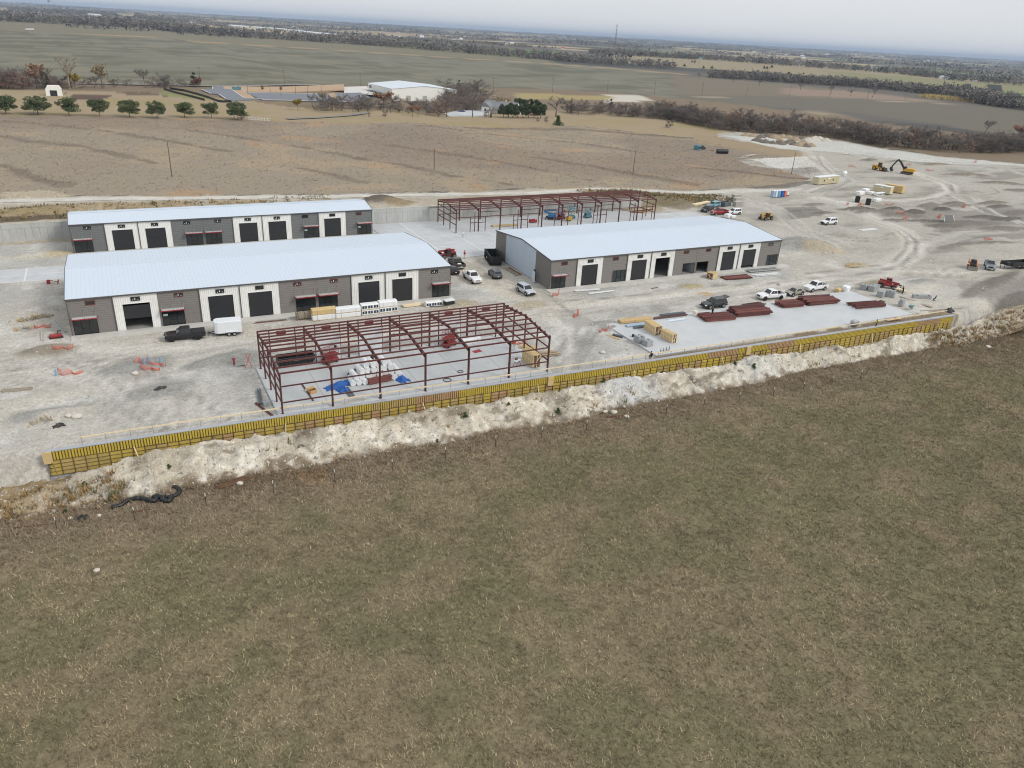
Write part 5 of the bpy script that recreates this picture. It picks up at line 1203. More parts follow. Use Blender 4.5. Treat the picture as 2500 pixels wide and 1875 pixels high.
def person(label, px, rz, matn, legs, top, pose='stand', hat=None, vest=None, z=None):
    c = at(*px); 
    if z is not None: c.z = z
    r = thing('person', label, 'person', c, rz, 'people on the site')
    V = []; R_ = []; E_ = []
    def v(p, rad): V.append(p); R_.append(rad); return len(V)-1
    def chain(start, pts):
        a = start
        for p, rad in pts: b = v(p, rad); E_.append((a, b)); a = b
        return a
    st = .16 if pose == 'walk' else 0.0; lean = .14 if pose == 'bend' else 0.0; low = .35 if pose == 'kneel' else 0.0
    pel = v((0, 0, .95-low), .15)
    ch = chain(pel, [((lean*.4, 0, 1.12-low), .145), ((lean, 0, 1.34-low), .165)])
    hd_ = chain(ch, [((lean*1.3, 0, 1.49-low), .06), ((lean*1.5+.02, 0, 1.58-low), .09), ((lean*1.5+.02, 0, 1.68-low), .1), ((lean*1.5, 0, 1.75-low), .07)])
    nose = v((lean*1.5+.125, 0, 1.62-low), .018); E_.append((hd_-1, nose))
    for s in (-1, 1):
        f = s*st
        if pose == 'kneel': chain(pel, [((.05, s*.1, .56), .09), ((.38, s*.11, .42 if s > 0 else .1), .065), ((.3 if s > 0 else -.05, s*.11, .09), .05), ((.46 if s > 0 else -.15, s*.12, .05), .045)])
        else: chain(pel, [((0, s*.1, .86), .1), ((f*.7+.02, s*.11, .48), .068), ((f*1.2-.03*(s < 0)*(st > 0), s*.11, .1), .05), ((f*1.2+.15, s*.13, .05), .045)])
        a = chain(ch, [((lean, s*.2, 1.40-low), .065), ((lean-.02-f*.4, s*.25, 1.13-low), .048), ((lean+.12-f*.3+lean*1.6, s*.24, .92-low), .038), ((lean+.15-f*.3+lean*1.8, s*.235, .85-low), .038)])
        hx, hy, hz = V[a]
        for k, (dx, L) in enumerate(((-.03, .075), (-.01, .085), (.012, .08), (.032, .065))): chain(a, [((hx+dx+.02, hy, hz-.05), .012), ((hx+dx+.035, hy-s*.01, hz-.05-L), .009)])
        chain(a, [((hx+.06, hy-s*.01, hz-.02), .013), ((hx+.085, hy-s*.02, hz-.06), .01)])
    me = bpy.data.meshes.new('body'); me.from_pydata(V, E_, []); me.update()
    o = put('body', me, r); sk = o.modifiers.new('skin', 'SKIN'); 
    if not me.skin_vertices: 
        bm = bmesh.new(); bm.from_mesh(me); bm.verts.layers.skin.verify(); bm.to_mesh(me); bm.free()
    for i, sv in enumerate(me.skin_vertices[0].data): sv.radius = (R_[i], R_[i]); sv.use_root = (i == 0)
    o.modifiers.new('sub', 'SUBSURF').levels = 1; o.modifiers['sub'].render_levels = 1
    me.materials.append(person_mat(matn, legs, top, belt=.93-low, neck=1.46-low))
    hz = 1.70-low; hx = lean*1.5+.01
    if hat:
        mat('hat_'+matn, C(*hat), .4)
        MB().loft([[(hx+q*math.cos(2*PI*i/12), q*math.sin(2*PI*i/12), hz+dz) for i in range(12)] for q, dz in ((.16, .0), (.125, .02), (.12, .08), (.07, .14), (.01, .155))]).build('hard_hat', 'hat_'+matn, r)
    else:
        mat('hair', C(40, 32, 28), .8)
        MB().loft([[(hx-.02+q*math.cos(2*PI*i/12), q*math.sin(2*PI*i/12), hz+dz) for i in range(12)] for q, dz in ((.105, -.04), (.118, .0), (.105, .05), (.06, .09), (.01, .1))]).build('hair', 'hair', r)
    if vest:
        mat('vest_'+matn, C(*vest), .6)
        MB().loft([[(lean*(.4+.6*t)+q*.72*math.cos(2*PI*i/14), q*math.sin(2*PI*i/14), zz-low) for i in range(14)] for t, q, zz in ((0, .2, .98), (.4, .2, 1.14), (1, .215, 1.32), (1, .17, 1.42))]).build('vest', 'vest_'+matn, r)
person('person in a yellow vest walking along the top of the new wall', (2137, 800), 2.6, 'pm_vest', (40, 44, 60), (70, 72, 60), 'walk', (236, 236, 230), (216, 224, 40))
person('person in dark clothes reaching towards the planks by the red telehandler', (2203, 718), 2.8, 'pm_blk', (26, 26, 28), (30, 28, 30), 'bend', None)
person('person in dark clothes standing on the bare slab behind the steel bundles', (1737, 774), -1.4, 'pm_dark', (34, 36, 44), (24, 24, 26), 'stand', (40, 40, 44), None, .16)
person('person in white stooping at the corner of the far steel frame', (1130, 581), -.6, 'pm_white', (150, 150, 152), (226, 226, 224), 'bend', (230, 230, 230))
person('person in a red shirt standing on the bare ground by the black dumpster', (1134, 631), -1.2, 'pm_red', (196, 190, 180), (150, 40, 60), 'stand', None)
person('person in orange standing inside the near steel frame', (1254, 856.5), 1.0, 'pm_or', (196, 192, 186), (206, 86, 48), 'stand', (220, 220, 216), None, .16)
person('person in black crouching at the wall corner beside the bare slab', (1588, 878), 1.2, 'pm_kn', (30, 30, 34), (28, 28, 30), 'kneel', None)
person('person in purplish blue crouching on the rubble right of the bare slab', (2282, 735), 2.0, 'pm_pu', (40, 38, 70), (58, 50, 110), 'kneel', (220, 220, 220))

# ================================================================== MATERIALS ON SITE
mat('orange_net', C(216, 118, 100), .7, var=.12); mat('plastic_blue', C(40, 98, 176), .6, var=.15, scale=2); mat('pipe_blue', C(120, 168, 200), .6, var=.08); mat('black_sheet', C(30, 32, 34), .45, var=.2, scale=2)
mat('wrap_white', C(234, 236, 237), .5, var=.06, scale=1.5, dirt=C(196, 198, 200), dscale=1.5, damt=.6); mat('timber', C(196, 168, 122), .85, var=.16, scale=2.5); mat('timber_grey', C(158, 148, 132), .9, var=.16, scale=2.5); mat('timber_dark', C(112, 84, 62), .9, var=.16, scale=2.5)
mat('block', C(158, 162, 164), .95, var=.1, scale=2.2); mat('steel_grey', C(98, 108, 114), .5, metal=.4, var=.1); mat('pvc', C(226, 230, 232), .5, var=.04); mat('rust', C(98, 54, 47), .75, var=.18, scale=2.2); mat('rust2', C(124, 74, 66), .75, var=.14, scale=2.0)
mat('sheet_blue', C(158, 182, 204), .5, var=.06); mat('conc_panel', C(176, 174, 166), .9, var=.1); mat('office_tan', C(206, 196, 164), .7, var=.05, dirt=C(176, 166, 138), dscale=.8, damt=.4); mat('rock', C(200, 194, 182), .95, var=.14, scale=1.5)
def net(px, L, label, rz=None, H=1.1, k=0):
    """slumped orange barrier mesh with holes"""
    c = at(*px); rn = random.Random(int(px[0]*7+px[1])); rz = rn.uniform(-.6, .6) if rz is None else rz
    r = thing('barrier_net', label, 'barrier', c, rz, 'orange barrier nets'); m = MB(); nu, nv = max(8, int(L/.16)), 7
    def P(i, j):
        u = (i/nu-.5)*L; s_ = H*(.55+.3*math.sin(i*.22+px[0])+.15*math.sin(i*.71+px[1]))
        return (u, .28*math.sin(i*.7+px[0])*(1+.3*j/nv)+.12*j/nv*math.sin(px[1]), max(.02, s_*j/nv))
    for i in range(nu):
        m.bar(P(i, nv), P(i+1, nv), .03); m.bar(P(i, 0), P(i+1, 0), .03)
        for j in range(1, nv): m.bar(P(i, j), P(i+1, j), .022)
        for j in range(nv): m.bar(P(i, j), P(i, j+1), .05, .02)
    m.build('mesh_fabric', 'orange_net', r)
    for i in (0, nu): p = P(i, nv); MB().tube([(p[0], p[1], -.1), (p[0]+.05, p[1], p[2]+.1)], .02, 5).build('stake', 'rust', r)
for px, L, lb in (((104, 800), 2.2, 'red barrier net by the wooden stake pile at the left end of the near building'), ((153, 852), 2.6, 'slumped orange barrier net on a dirt mound in front of the near building corner'),
                  ((171, 914), 3.0, 'orange barrier net beside the single blue pipe in the left yard'), ((345, 886), 1.8, 'left net of the three orange nets around the blue pipes in the left yard'), ((386, 892), 2.2, 'right net of the three orange nets around the blue pipes in the left yard'),
                  ((366, 903), 2.6, 'front net of the three orange nets around the blue pipes in the left yard'), ((1356, 722), 2.2, 'small red net at the front corner of the right-hand building'), ((1474, 808), 2.4, 'pale red net at the left corner of the bare slab'),
                  ((1405, 771), 2.6, 'orange net on the bare ground between the near frame and the bare slab'), ((1272, 840), 2.8, 'orange net behind the wooden crate in the near frame'), ((2099, 502), 2.6, 'orange net between the two black bins'), ((2069, 500), 1.6, 'small red net at the end of the long white sheet'),
                  ((2170, 501), 3.2, 'orange net on the dark spoil right of the black bins'), ((2200, 522), 2.6, 'orange net on top of the dark spoil ridge'), ((2353, 505), 3.4, 'bright orange net at the far end of the trench pipe'), ((2292, 531), 3.8, 'faded orange net left of the dark panel'),
                  ((2209, 534), 3.2, 'faded orange net just below the dark spoil ridge'), ((2414, 586), 3.4, 'orange net on the open ground above the skid steer'), ((2080, 408), 3.0, 'orange net left of the wheel loader'), ((2380, 397), 2.6, 'orange net on the far right bare ground'),
                  ((2270, 417), 3.2, 'orange net right of the excavator'), ((2217, 404), 2.6, 'pink faded net behind the excavator')):
    net(px, L, lb)
def boards(name, label, cat, a, b, wd, n, layers, mt, th=.06, bw=.14, jit=.12, gap=1.0, group=None, dun=True, mats=None, z=None):
    """bundle of boards or bars lying between two ground points; each piece its own"""
    A_, B_ = at(*a), at(*b); d = B_-A_; rz = math.atan2(d.y, d.x); L = math.hypot(d.x, d.y); c = (A_+B_)/2; c.z = h1(c.x, c.y) if z is None else z
    r = thing(name, label, cat, c, rz, group); rn = random.Random(int(a[0])); base = 0
    if dun:
        for x in (-L*.32, 0, L*.32): MB().box(x-.05, x+.05, -wd/2-.1, wd/2+.1, 0, .1).build('bearer', 'timber', r)
        base = .1
    for k in range(layers):
        for i in range(n):
            y = -wd/2+bw/2+(wd-bw)*i/max(1, n-1)+rn.uniform(-.02, .02); o = rn.uniform(-jit, jit)*L*.4; s = rn.uniform(.93, 1.0); tw = rn.uniform(-jit, jit)*.35*wd
            MB().bar((-L/2*s+o, y-tw, base+th*(k+.5)), (L/2*s+o, y+tw, base+th*(k+.5)), bw, th*.92).build('piece', (rn.choice(mats) if mats else mt), r)
    return r
SB = 'rust-red steel bundles on the bare slab'
boards('steel_bundle', 'flat bundle of rust-red beams with pale boards on top, leftmost on the bare slab', 'steel bundle', (1710, 783), (1784, 777.5), 3.0, 8, 2, 'rust', .26, .19, .10, group=SB, mats=['rust', 'primer', 'rust2'], z=.16)
boards('steel_bundle', 'tallest bundle of rust-red beams, second from the left on the bare slab', 'steel bundle', (1785, 771), (1870, 764.5), 3.2, 9, 4, 'rust', .25, .2, .12, group=SB, mats=['rust', 'primer', 'rust2'], z=.16)
boards('steel_bundle', 'short bundle of rust-red sheets, third from the left on the bare slab', 'steel bundle', (1899, 750.5), (1953, 746), 2.6, 6, 3, 'rust2', .22, .3, .10, group=SB, mats=['rust', 'rust2'], z=.16)
boards('steel_bundle', 'long bundle of rust-red sheets below the right white pickup on the bare slab', 'steel bundle', (1957, 743), (2034, 737), 3.4, 7, 4, 'rust2', .2, .36, .12, group=SB, mats=['rust', 'rust2', 'primer'], z=.16)
boards('steel_bundle', 'rightmost bundle of rust-red beams on the bare slab', 'steel bundle', (2078, 752.5), (2153, 747), 2.6, 6, 2, 'primer', .24, .16, .14, group=SB, mats=['rust', 'primer'], z=.16)
boards('steel_offcuts', 'tangled dark red offcuts at the back edge of the bare slab', 'offcuts', (1815, 750), (1862, 744), 1.5, 6, 1, 'rust', .1, .12, .25, mats=['rust', 'black_sheet', 'primer'], z=.16)
boards('sheet_strips', 'white metal strips along the back edge of the bare slab', 'metal strips', (1885, 745), (1942, 735), .7, 3, 1, 'pvc', .08, .2, .05, z=.16)
boards('timber_stack', 'long pale timber stack at the left end of the bare slab', 'timber', (1511, 791), (1588, 783.5), 1.3, 5, 3, 'timber', .14, .24, .04, mats=['timber', 'lumber'], z=.16)
boards('sheet_bundle', 'pale blue sheet bundle in front of the long timber stack', 'sheets', (1528, 800.5), (1572, 795), .8, 3, 1, 'sheet_blue', .14, .24, .05, z=.16)
boards('steel_channels', 'dark grey channels left of the wooden crates on the bare slab', 'channels', (1546, 805.5), (1574, 801), .5, 3, 1, 'steel_grey', .14, .14, .1, z=.16)
boards('steel_channels', 'dark grey channel bundle at the back left edge of the bare slab', 'channels', (1610, 775.5), (1671, 768.5), .7, 4, 2, 'steel_grey', .12, .15, .04, z=.16)
boards('steel_channels', 'mixed grey channels between the timber stack and the steel bundles', 'channels', (1592, 782), (1678, 772), .8, 4, 1, 'steel_grey', .1, .14, .1, mats=['steel_grey', 'timber_grey', 'rust'], z=.16)
boards('sheet_bundle', 'thin pale sheets lying on the bare slab behind the crates', 'sheets', (1630, 786), (1672, 780.5), 1.4, 4, 1, 'sheet_blue', .04, .26, .03, dun=False, mats=['sheet_blue', 'pvc'], z=.16)
boards('steel_beam_pair', 'two rust-red beams beside the standing dark figure on the slab', 'beams', (1699, 772), (1734, 768.5), .5, 2, 1, 'primer', .2, .16, .05, z=.16)
boards('board_pile', 'pale boards lying on the right end of the bare slab', 'boards', (2160, 785), (2195, 779.5), .9, 4, 1, 'plywood', .06, .22, .06, mats=['plywood', 'rust2'], z=.16)
boards('steel_bundle', 'rust-red channel bundle in front of the right-hand building', 'steel bundle', (1765, 681), (1830, 676), 2.2, 6, 2, 'rust2', .12, .3, .05, mats=['rust', 'rust2', 'primer'])
boards('metal_trim', 'grey trim pieces in front of the right end of the right-hand building', 'trim', (1822, 664), (1900, 657), 1.8, 6, 2, 'steel_grey', .08, .22, .08, mats=['steel_grey', 'block', 'conc_panel'])
boards('metal_trim', 'white and grey trim pieces nearest the drive, right-hand building', 'trim', (1840, 674), (1905, 668), 1.4, 5, 1, 'pvc', .08, .22, .08, mats=['pvc', 'block'])
boards('metal_trim', 'white trim pieces on the walk at the left of the right-hand building', 'trim', (1402, 712), (1466, 707), .7, 3, 1, 'pvc', .1, .2, .04, mats=['pvc', 'wrap_white'])
boards('metal_trim', 'flat white trim strip in front of the right-hand building', 'trim', (1436, 718.5), (1500, 711), .6, 3, 1, 'wrap_white', .06, .19, .04)
boards('beam_on_blocks', 'long rust-brown beams on pale bearers at the gable of the right-hand building', 'beams', (1236, 655), (1268, 674), 1.3, 3, 1, 'timber_dark', .18, .18, .03, mats=['timber_dark', 'timber_grey'])
boards('board_pile', 'yellowish lumber lying on the walk of the near building', 'lumber', (983, 750), (1030, 744), 1.1, 5, 2, 'lumber', .12, .2, .05)
boards('steel_tube', 'long thin steel tube on the ground right of the near building lumber', 'tube', (1040, 750), (1110, 746.5), .1, 1, 1, 'steel_grey', .1, .1, 0, dun=False)
boards('lumber_pile', 'brown lumber pile outside the right end of the near frame', 'lumber', (1318, 868), (1362, 862), 2.0, 9, 1, 'timber', .08, .16, .12, mats=['timber', 'timber_dark', 'timber_grey'])
boards('lumber_pile', 'pale lumber stack beside the black suv behind the right-hand building', 'lumber', (1692, 501), (1730, 497), 1.2, 5, 3, 'lumber', .14, .22, .05)
boards('lumber_pile', 'lumber lying on the slab of the far frame', 'lumber', (1200, 556), (1262, 552), 1.1, 4, 2, 'timber', .12, .2, .1, mats=['timber', 'primer', 'lumber'], z=.16)
boards('lumber_pile', 'timber and pipes heaped at the right end of the far frame', 'lumber', (1540, 520), (1590, 512), 1.6, 6, 2, 'timber', .14, .2, .12, mats=['timber', 'rust', 'steel_grey', 'lumber'], z=.16)
boards('steel_beam', 'dark steel beam across the slab of the near frame', 'beam', (737, 941), (766, 984), .16, 1, 1, 'primer', .14, .16, 0, dun=False, z=.16)
boards('grey_planks', 'grey planks laid across the slab of the near frame by the blue tarpaulin', 'planks', (842, 949), (861, 974), .9, 4, 1, 'steel_grey', .06, .2, .02, dun=False, z=.16)
boards('steel_beam', 'dark steel beams beside the left end of the near frame', 'beam', (631, 952), (637, 990), .5, 2, 1, 'steel_grey', .2, .2, .03)
boards('steel_beam', 'dark channel lying at the wall left of the near frame', 'beam', (623, 984), (668, 1017), .3, 2, 1, 'rust', .12, .12, .02, dun=False)
boards('concrete_post', 'long grey post beside the red net in the left yard', 'post', (102, 806), (103, 834), .24, 1, 1, 'conc_panel', .2, .24, 0, dun=False)
boards('steel_tube', 'grey tube lying left of the near building', 'tube', (134, 782), (161, 812), .2, 1, 1, 'galv', .16, .16, 0, dun=False)
boards('plank', 'pale plank leading to the orange nets in the left yard', 'plank', (343, 893), (334, 926), .4, 1, 1, 'timber_grey', .08, .38, 0, dun=False)
boards('log', 'grey weathered log at the left edge of the yard', 'log', (2, 957), (80, 950), .5, 2, 1, 'timber_grey', .3, .3, .05, dun=False)
boards('white_beams', 'pair of white beams on the ground above the curved haul road', 'beams', (2100, 563), (2140, 559), 1.2, 2, 1, 'pvc', .18, .3, .04, dun=False)
boards('planks', 'weathered planks at the right end of the bare slab', 'planks', (2241, 738), (2274, 751), .9, 4, 1, 'timber_grey', .06, .2, .1, dun=False)
boards('planks', 'long grey planks right of the block pallets', 'planks', (2196, 725), (2250, 738), .6, 3, 1, 'timber_grey', .08, .2, .06, dun=False)
boards('pole_lying', 'long pale pole on the rubble beyond the end of the new wall', 'pole', (2246, 760), (2350, 753), .15, 1, 1, 'timber_grey', .12, .14, 0, dun=False)
boards('planks', 'two brown planks beside the pale red net at the bare slab', 'planks', (1482, 818), (1512, 829), .5, 2, 1, 'timber', .08, .22, .1, dun=False)
boards('scrap_timber', 'rust-red strip lying in front of the right-hand building', 'scrap', (1590, 705), (1606, 702), .3, 2, 1, 'rust2', .06, .14, .1, dun=False)
boards('fallen_timber', 'broken dark timbers at the toe of the berm', 'timber', (535, 1190), (625, 1163), .9, 3, 1, 'timber_dark', .18, .18, .3, dun=False, z=-3.3)
boards('fallen_timber', 'dark broken timber in the grass right of the black plastic', 'timber', (320, 1252), (368, 1243), .3, 1, 1, 'timber_dark', .18, .16, .1, dun=False)
boards('fallen_timber', 'dark timbers lying beyond the toe of the berm, left of the small orange patch', 'timber', (600, 1158), (690, 1150), .6, 2, 1, 'timber_dark', .16, .16, .2, dun=False)
boards('fallen_timber', 'rusty rod in the grass at the toe of the middle of the berm', 'timber', (1478, 1020), (1535, 1014), .3, 2, 1, 'rust', .1, .1, .2, dun=False)
boards('fallen_timber', 'dark fence rail lying at the lower left edge of the field', 'timber', (30, 1290), (122, 1280), .2, 1, 1, 'timber_dark', .14, .14, 0, dun=False)
def stakes(px, R_, n, label, mt='timber'):
    c = at(*px); r = thing('stake_pile', label, 'stakes', c, .2); rn = random.Random(int(px[0]))
    for i in range(n):
        x = rn.uniform(-R_, R_); L = rn.uniform(.9, 1.6); z = rn.uniform(.05, .55)*(1-abs(x)/R_*.6); a = rn.uniform(-.5, .5)+PI/2
        MB().bar((x-L/2*math.cos(a), -L/2*math.sin(a), z), (x+L/2*math.cos(a), L/2*math.sin(a), z+rn.uniform(-.2, .3)), .07).build('stake', rn.choice(('timber', 'timber_grey')), r)
stakes((84, 778), 2.2, 60, 'heap of pale wooden stakes at the left end of the near building')
stakes((64, 803), 1.6, 18, 'small scatter of wooden stakes left of the red net'); stakes((101, 1030), 1.2, 12, 'small pile of split timber in the lower left yard')
def crate(label, c, rz, L, W, H, closed=True):
    r = thing('slatted_crate', label, 'crate', c, rz, 'wooden crates')
    for s in (-1, 1):
        MB().box(-L/2, L/2, s*W/2-.01, s*W/2+.01, .12, H-.02).build('side_board', 'plywood', r)
        n = max(3, int(L/.6))
        for i in range(n+1): x = -L/2+i*L/n; MB().box(x-.04, x+.04, s*W/2+(.012 if s > 0 else -.05), s*W/2+(.05 if s > 0 else -.012), .1, H).build('batten', 'lumber', r)
        for z in (.12, H-.1): MB().box(-L/2, L/2, s*W/2+(.052 if s > 0 else -.09), s*W/2+(.09 if s > 0 else -.052), z, z+.09).build('rail', 'lumber', r)
        MB().bar((-L/2, s*(W/2+.07), H*.62), (L/2, s*(W/2+.07), H*.5), .04, .09).build('brace', 'lumber', r)
        MB().box(s*L/2-.01, s*L/2+.01, -W/2+.02, W/2-.02, .12, H*.96).build('end_board', 'timber_dark', r)
        for y in (-W/2+.06, 0, W/2-.06): MB().box(s*L/2+(.012 if s > 0 else -.05), s*L/2+(.05 if s > 0 else -.012), y-.04, y+.04, .1, H).build('batten', 'lumber', r)
        MB().bar((s*(L/2+.03), -W/2+.1, .2), (s*(L/2+.03), W/2-.1, H-.15), .04, .08).build('brace', 'lumber', r)
    n = int(L/.35)
    for i in range(n): MB().box(-L/2+i*L/n+.03, -L/2+(i+1)*L/n-.05, -W/2, W/2, H, H+.03).build('lid_slat', 'plywood', r)
    for y in (-W/2+.08, 0, W/2-.08): MB().box(-L/2, L/2, y-.05, y+.05, 0, .1).build('skid', 'timber', r)
def crate_px(label, l, f, rr, H):
    """crate from its ground corners: far-left, front, front-right"""
    a, b, c = at(*l), at(*f), at(*rr); L = (b-a).length; W = (c-b).length; ctr = (a+c)/2; ctr.z = .16 if b.y < 102 else b.z
    crate(label, ctr, math.atan2(b.y-a.y, b.x-a.x), L, max(.9, W), H)
crate_px('wider wooden crate with open slats on the bare slab', (1571.8, 805), (1597, 822), (1614.5, 820.5), 1.5)
crate_px('narrow wooden crate standing beside the wider one on the bare slab', (1613.7, 826), (1641.4, 841), (1648.5, 840), 1.45)
crate_px('large wooden crate inside the right end of the near frame', (1274.7, 883), (1300.5, 902.5), (1318, 899), 1.9)
crate('square wooden crate with dark opening in front of the right-hand building', at(1737, 679), .35, 1.9, 1.6, 1.25)
crate('flat wooden crate outside the right end of the near frame', at(1290, 853), -.8, 2.6, 1.2, .5)
def wrapped(label, px, rz, L, W, H, tiers=1, kind='wrap', z=None):
    c = at(*px); r = thing('wrapped_bundle', label, 'bundle', c, rz, 'wrapped pallets and bundles on the site')
    for k in range(tiers):
        z0 = .12+k*(H+.1); mt = 'wrap_white'
        if kind == 'crated' and k == tiers-1: mt = 'plywood'
        m = MB(); m.loft([[(x, -w_, z0), (x, w_, z0), (x, w_*1.02, z0+H*.85), (x, w_*.8, z0+H), (x, -w_*.8, z0+H), (x, -w_*1.02, z0+H*.85)] for x, w_ in ((-L/2, W/2*.94), (-L/2+.1, W/2), (0, W/2*1.02), (L/2-.1, W/2), (L/2, W/2*.94))])
        b = m.build('pack', mt, r)
        if kind == 'window' or (kind == 'mixed' and k == 0):
            for i in range(3):
                x = -L/2+L*(i+.5)/3
                for s in (-1, 1): MB().box(x-L*.13, x+L*.13, s*W/2*1.03-.02, s*W/2*1.03+.02, z0+H*.2, z0+H*.75).build('glazed_unit', 'glass_dark', b); MB().box(x-L*.03, x+L*.03, s*W/2*1.03-.025, s*W/2*1.03+.025, z0+H*.25, z0+H*.7).build('label_sheet', 'sheet_blue', b)
        else:
            for x in (-L*.3, L*.3): MB().box(x-.02, x+.02, -W/2*1.035, W/2*1.035, z0, z0+H*.86).build('strap', 'steel_grey', b)
        MB().box(-L/2, L/2, -W/2, W/2, z0-.1, z0-.0).build('pallet', 'timber', r)
AL = .0
wrapped('tan wooden case on a white wrapped pack in front of the near building', (791, 778), AL, 4.0, 1.3, .85, 2, 'crated')
wrapped('long white wrapped packs right of the tan case at the near building', (849, 772), AL, 4.2, 1.3, .75, 2)
wrapped('two tiers of wrapped windows, left of the tall white pack', (902, 766), AL, 3.0, 1.3, .85, 2, 'window')
wrapped('white pack on a tier of wrapped windows in front of the half-open door', (946, 760), AL, 3.2, 1.3, .9, 2, 'mixed')
wrapped('single tier of wrapped windows near the right corner of the near building', (1057, 746.5), AL, 3.0, 1.2, .8, 1, 'window')
wrapped('left low white pack beside the tan site container', (2098, 475), .2, 3.4, 2.0, 1.0); wrapped('white pack behind the low white packs at the site container', (2112, 469), .2, 3.0, 1.8, 1.1)
wrapped('right low white pack beside the tan site container', (2126, 475), .2, 2.4, 1.6, .9); wrapped('white pack with dark glazing against the tan site container', (2146, 477), .1, 4.6, 1.4, .9, 1, 'window'); wrapped('lone white pack on the curved haul road', (2140, 492), .1, 3.2, 1.6, .9)
wrapped('white bulging sack pack at the far right corner of the bare slab', (2063, 712), .2, 1.5, 1.3, 1.1); wrapped('brown box pack beside the white sack at the bare slab corner', (2047, 712), .2, 1.6, 1.0, .6, 1, 'crated')
wrapped('white heap of packing behind the right-hand building', (1776, 531), .3, 2.0, 1.5, .9); wrapped('small white pack right of the white heap behind the right-hand building', (1789, 532), .1, 1.6, 1.0, .6)
wrapped('grey pack on the slab of the near frame by its far side', (1148, 838), .1, 3.2, 1.2, .9)
o = thing('pipe_cradle', 'round cradle of grey rods at the left of the wrapped packs', 'pipe rack', at(743, 779), 0)
for i in range(22): a = 2*PI*i/22; MB().bar((-1.3, .62*math.cos(a), .75+.55*math.sin(a)), (1.3, .62*math.cos(a), .75+.55*math.sin(a)), .09).build('rod', 'timber_grey', o)
for x in (-1.1, 0, 1.1): MB().box(x-.05, x+.05, -.7, .7, .0, .15).build('bearer', 'timber', o); MB().tube([(x, .68*math.cos(a), .75+.61*math.sin(a)) for a in [2*PI*i/16 for i in range(17)]], .035, 5).build('hoop', 'rust', o)
o = thing('tool_box', 'black and white steel tool box at the right corner of the near building', 'box', at(1096, 743), .1)
MB().box(-.9, .9, -.5, .5, .1, .75).build('body', 'skip_black', o, bevel=.04); MB().box(-.92, .92, -.52, .52, .75, .9).build('lid', 'pvc', o); MB().box(-.9, .9, -.5, .5, 0, .1).build('skid', 'steel_grey', o)
def blocks(label, px, rz, nx_, ny_, nz_, d=.42, z=None):
    c = at(*px); 
    if z is not None: c.z = z
    r = thing('block_pallet', label, 'blocks', c, rz, 'pallets of grey blocks'); me = MB().box(-d/2+.008, d/2-.008, -d/2+.008, d/2-.008, .004, d*.5).mesh('block', 'block')
    for k in range(nz_):
        for i in range(nx_):
            for j in range(ny_):
                if k == nz_-1 and (i*7+j*3+int(px[0])) % 6 == 0: continue
                put('block', me, r, ((i-(nx_-1)/2)*d, (j-(ny_-1)/2)*d, .1+k*d*.5))
    MB().box(-nx_*d/2, nx_*d/2, -ny_*d/2, ny_*d/2, 0, .1).build('pallet', 'timber_grey', r)
blocks('left of two grey block pallets at the left end of the bare slab', (1559, 838), .1, 3, 3, 5, z=.16); blocks('right of two grey block pallets at the left end of the bare slab', (1580, 846), .1, 3, 3, 4, z=.16)
blocks('grey block pallet behind the red telehandler, left one', (2108, 707), .3, 3, 3, 5); blocks('long grey block pallet behind the red telehandler', (2132, 709), .3, 7, 3, 5); blocks('grey block pallet in front of the red telehandler, left one', (2149, 724), .3, 3, 3, 5)
blocks('large grey block pallet in front of the red telehandler', (2172, 724), .5, 4, 4, 6); blocks('low long row of grey blocks right of the red telehandler', (2249, 728), -.4, 9, 2, 3); blocks('tall grey block pallet at the right edge of the bare slab', (2199, 747), .3, 3, 2, 6)
blocks('small pallet of grey blocks left of the near frame', (651, 990), .1, 2, 2, 3)
for k, (px, lb) in enumerate((((1797, 486), 'top stack of pale concrete panels behind the parked cars'), ((1801, 494), 'middle stack of pale concrete panels behind the parked cars'), ((1801, 503), 'front stack of pale concrete panels behind the parked cars'))):
    o = thing('panel_stack', lb, 'concrete panels', at(*px), .05, 'stacks of concrete panels')
    for i in range(5): MB().box(-1.6, 1.6, -.7, .7, .05+i*.3, .05+i*.3+.24).build('panel', 'conc_panel', o)
o = thing('steel_skip', 'small grey open skip behind the parked cars', 'skip', at(1770, 503), .3); MB().box(-1.7, 1.7, -.9, .9, .1, .2).box(-1.7, 1.7, -.9, -.84, .2, 1.3).box(-1.7, 1.7, .84, .9, .2, 1.3).box(-1.7, -1.64, -.84, .84, .2, 1.3).box(1.64, 1.7, -.84, .84, .2, 1.3).build('body', 'steel_grey', o); MB().box(-1.75, 1.75, -.95, -.8, 1.3, 1.4).box(-1.75, 1.75, .8, .95, 1.3, 1.4).build('rim', 'galv', o)
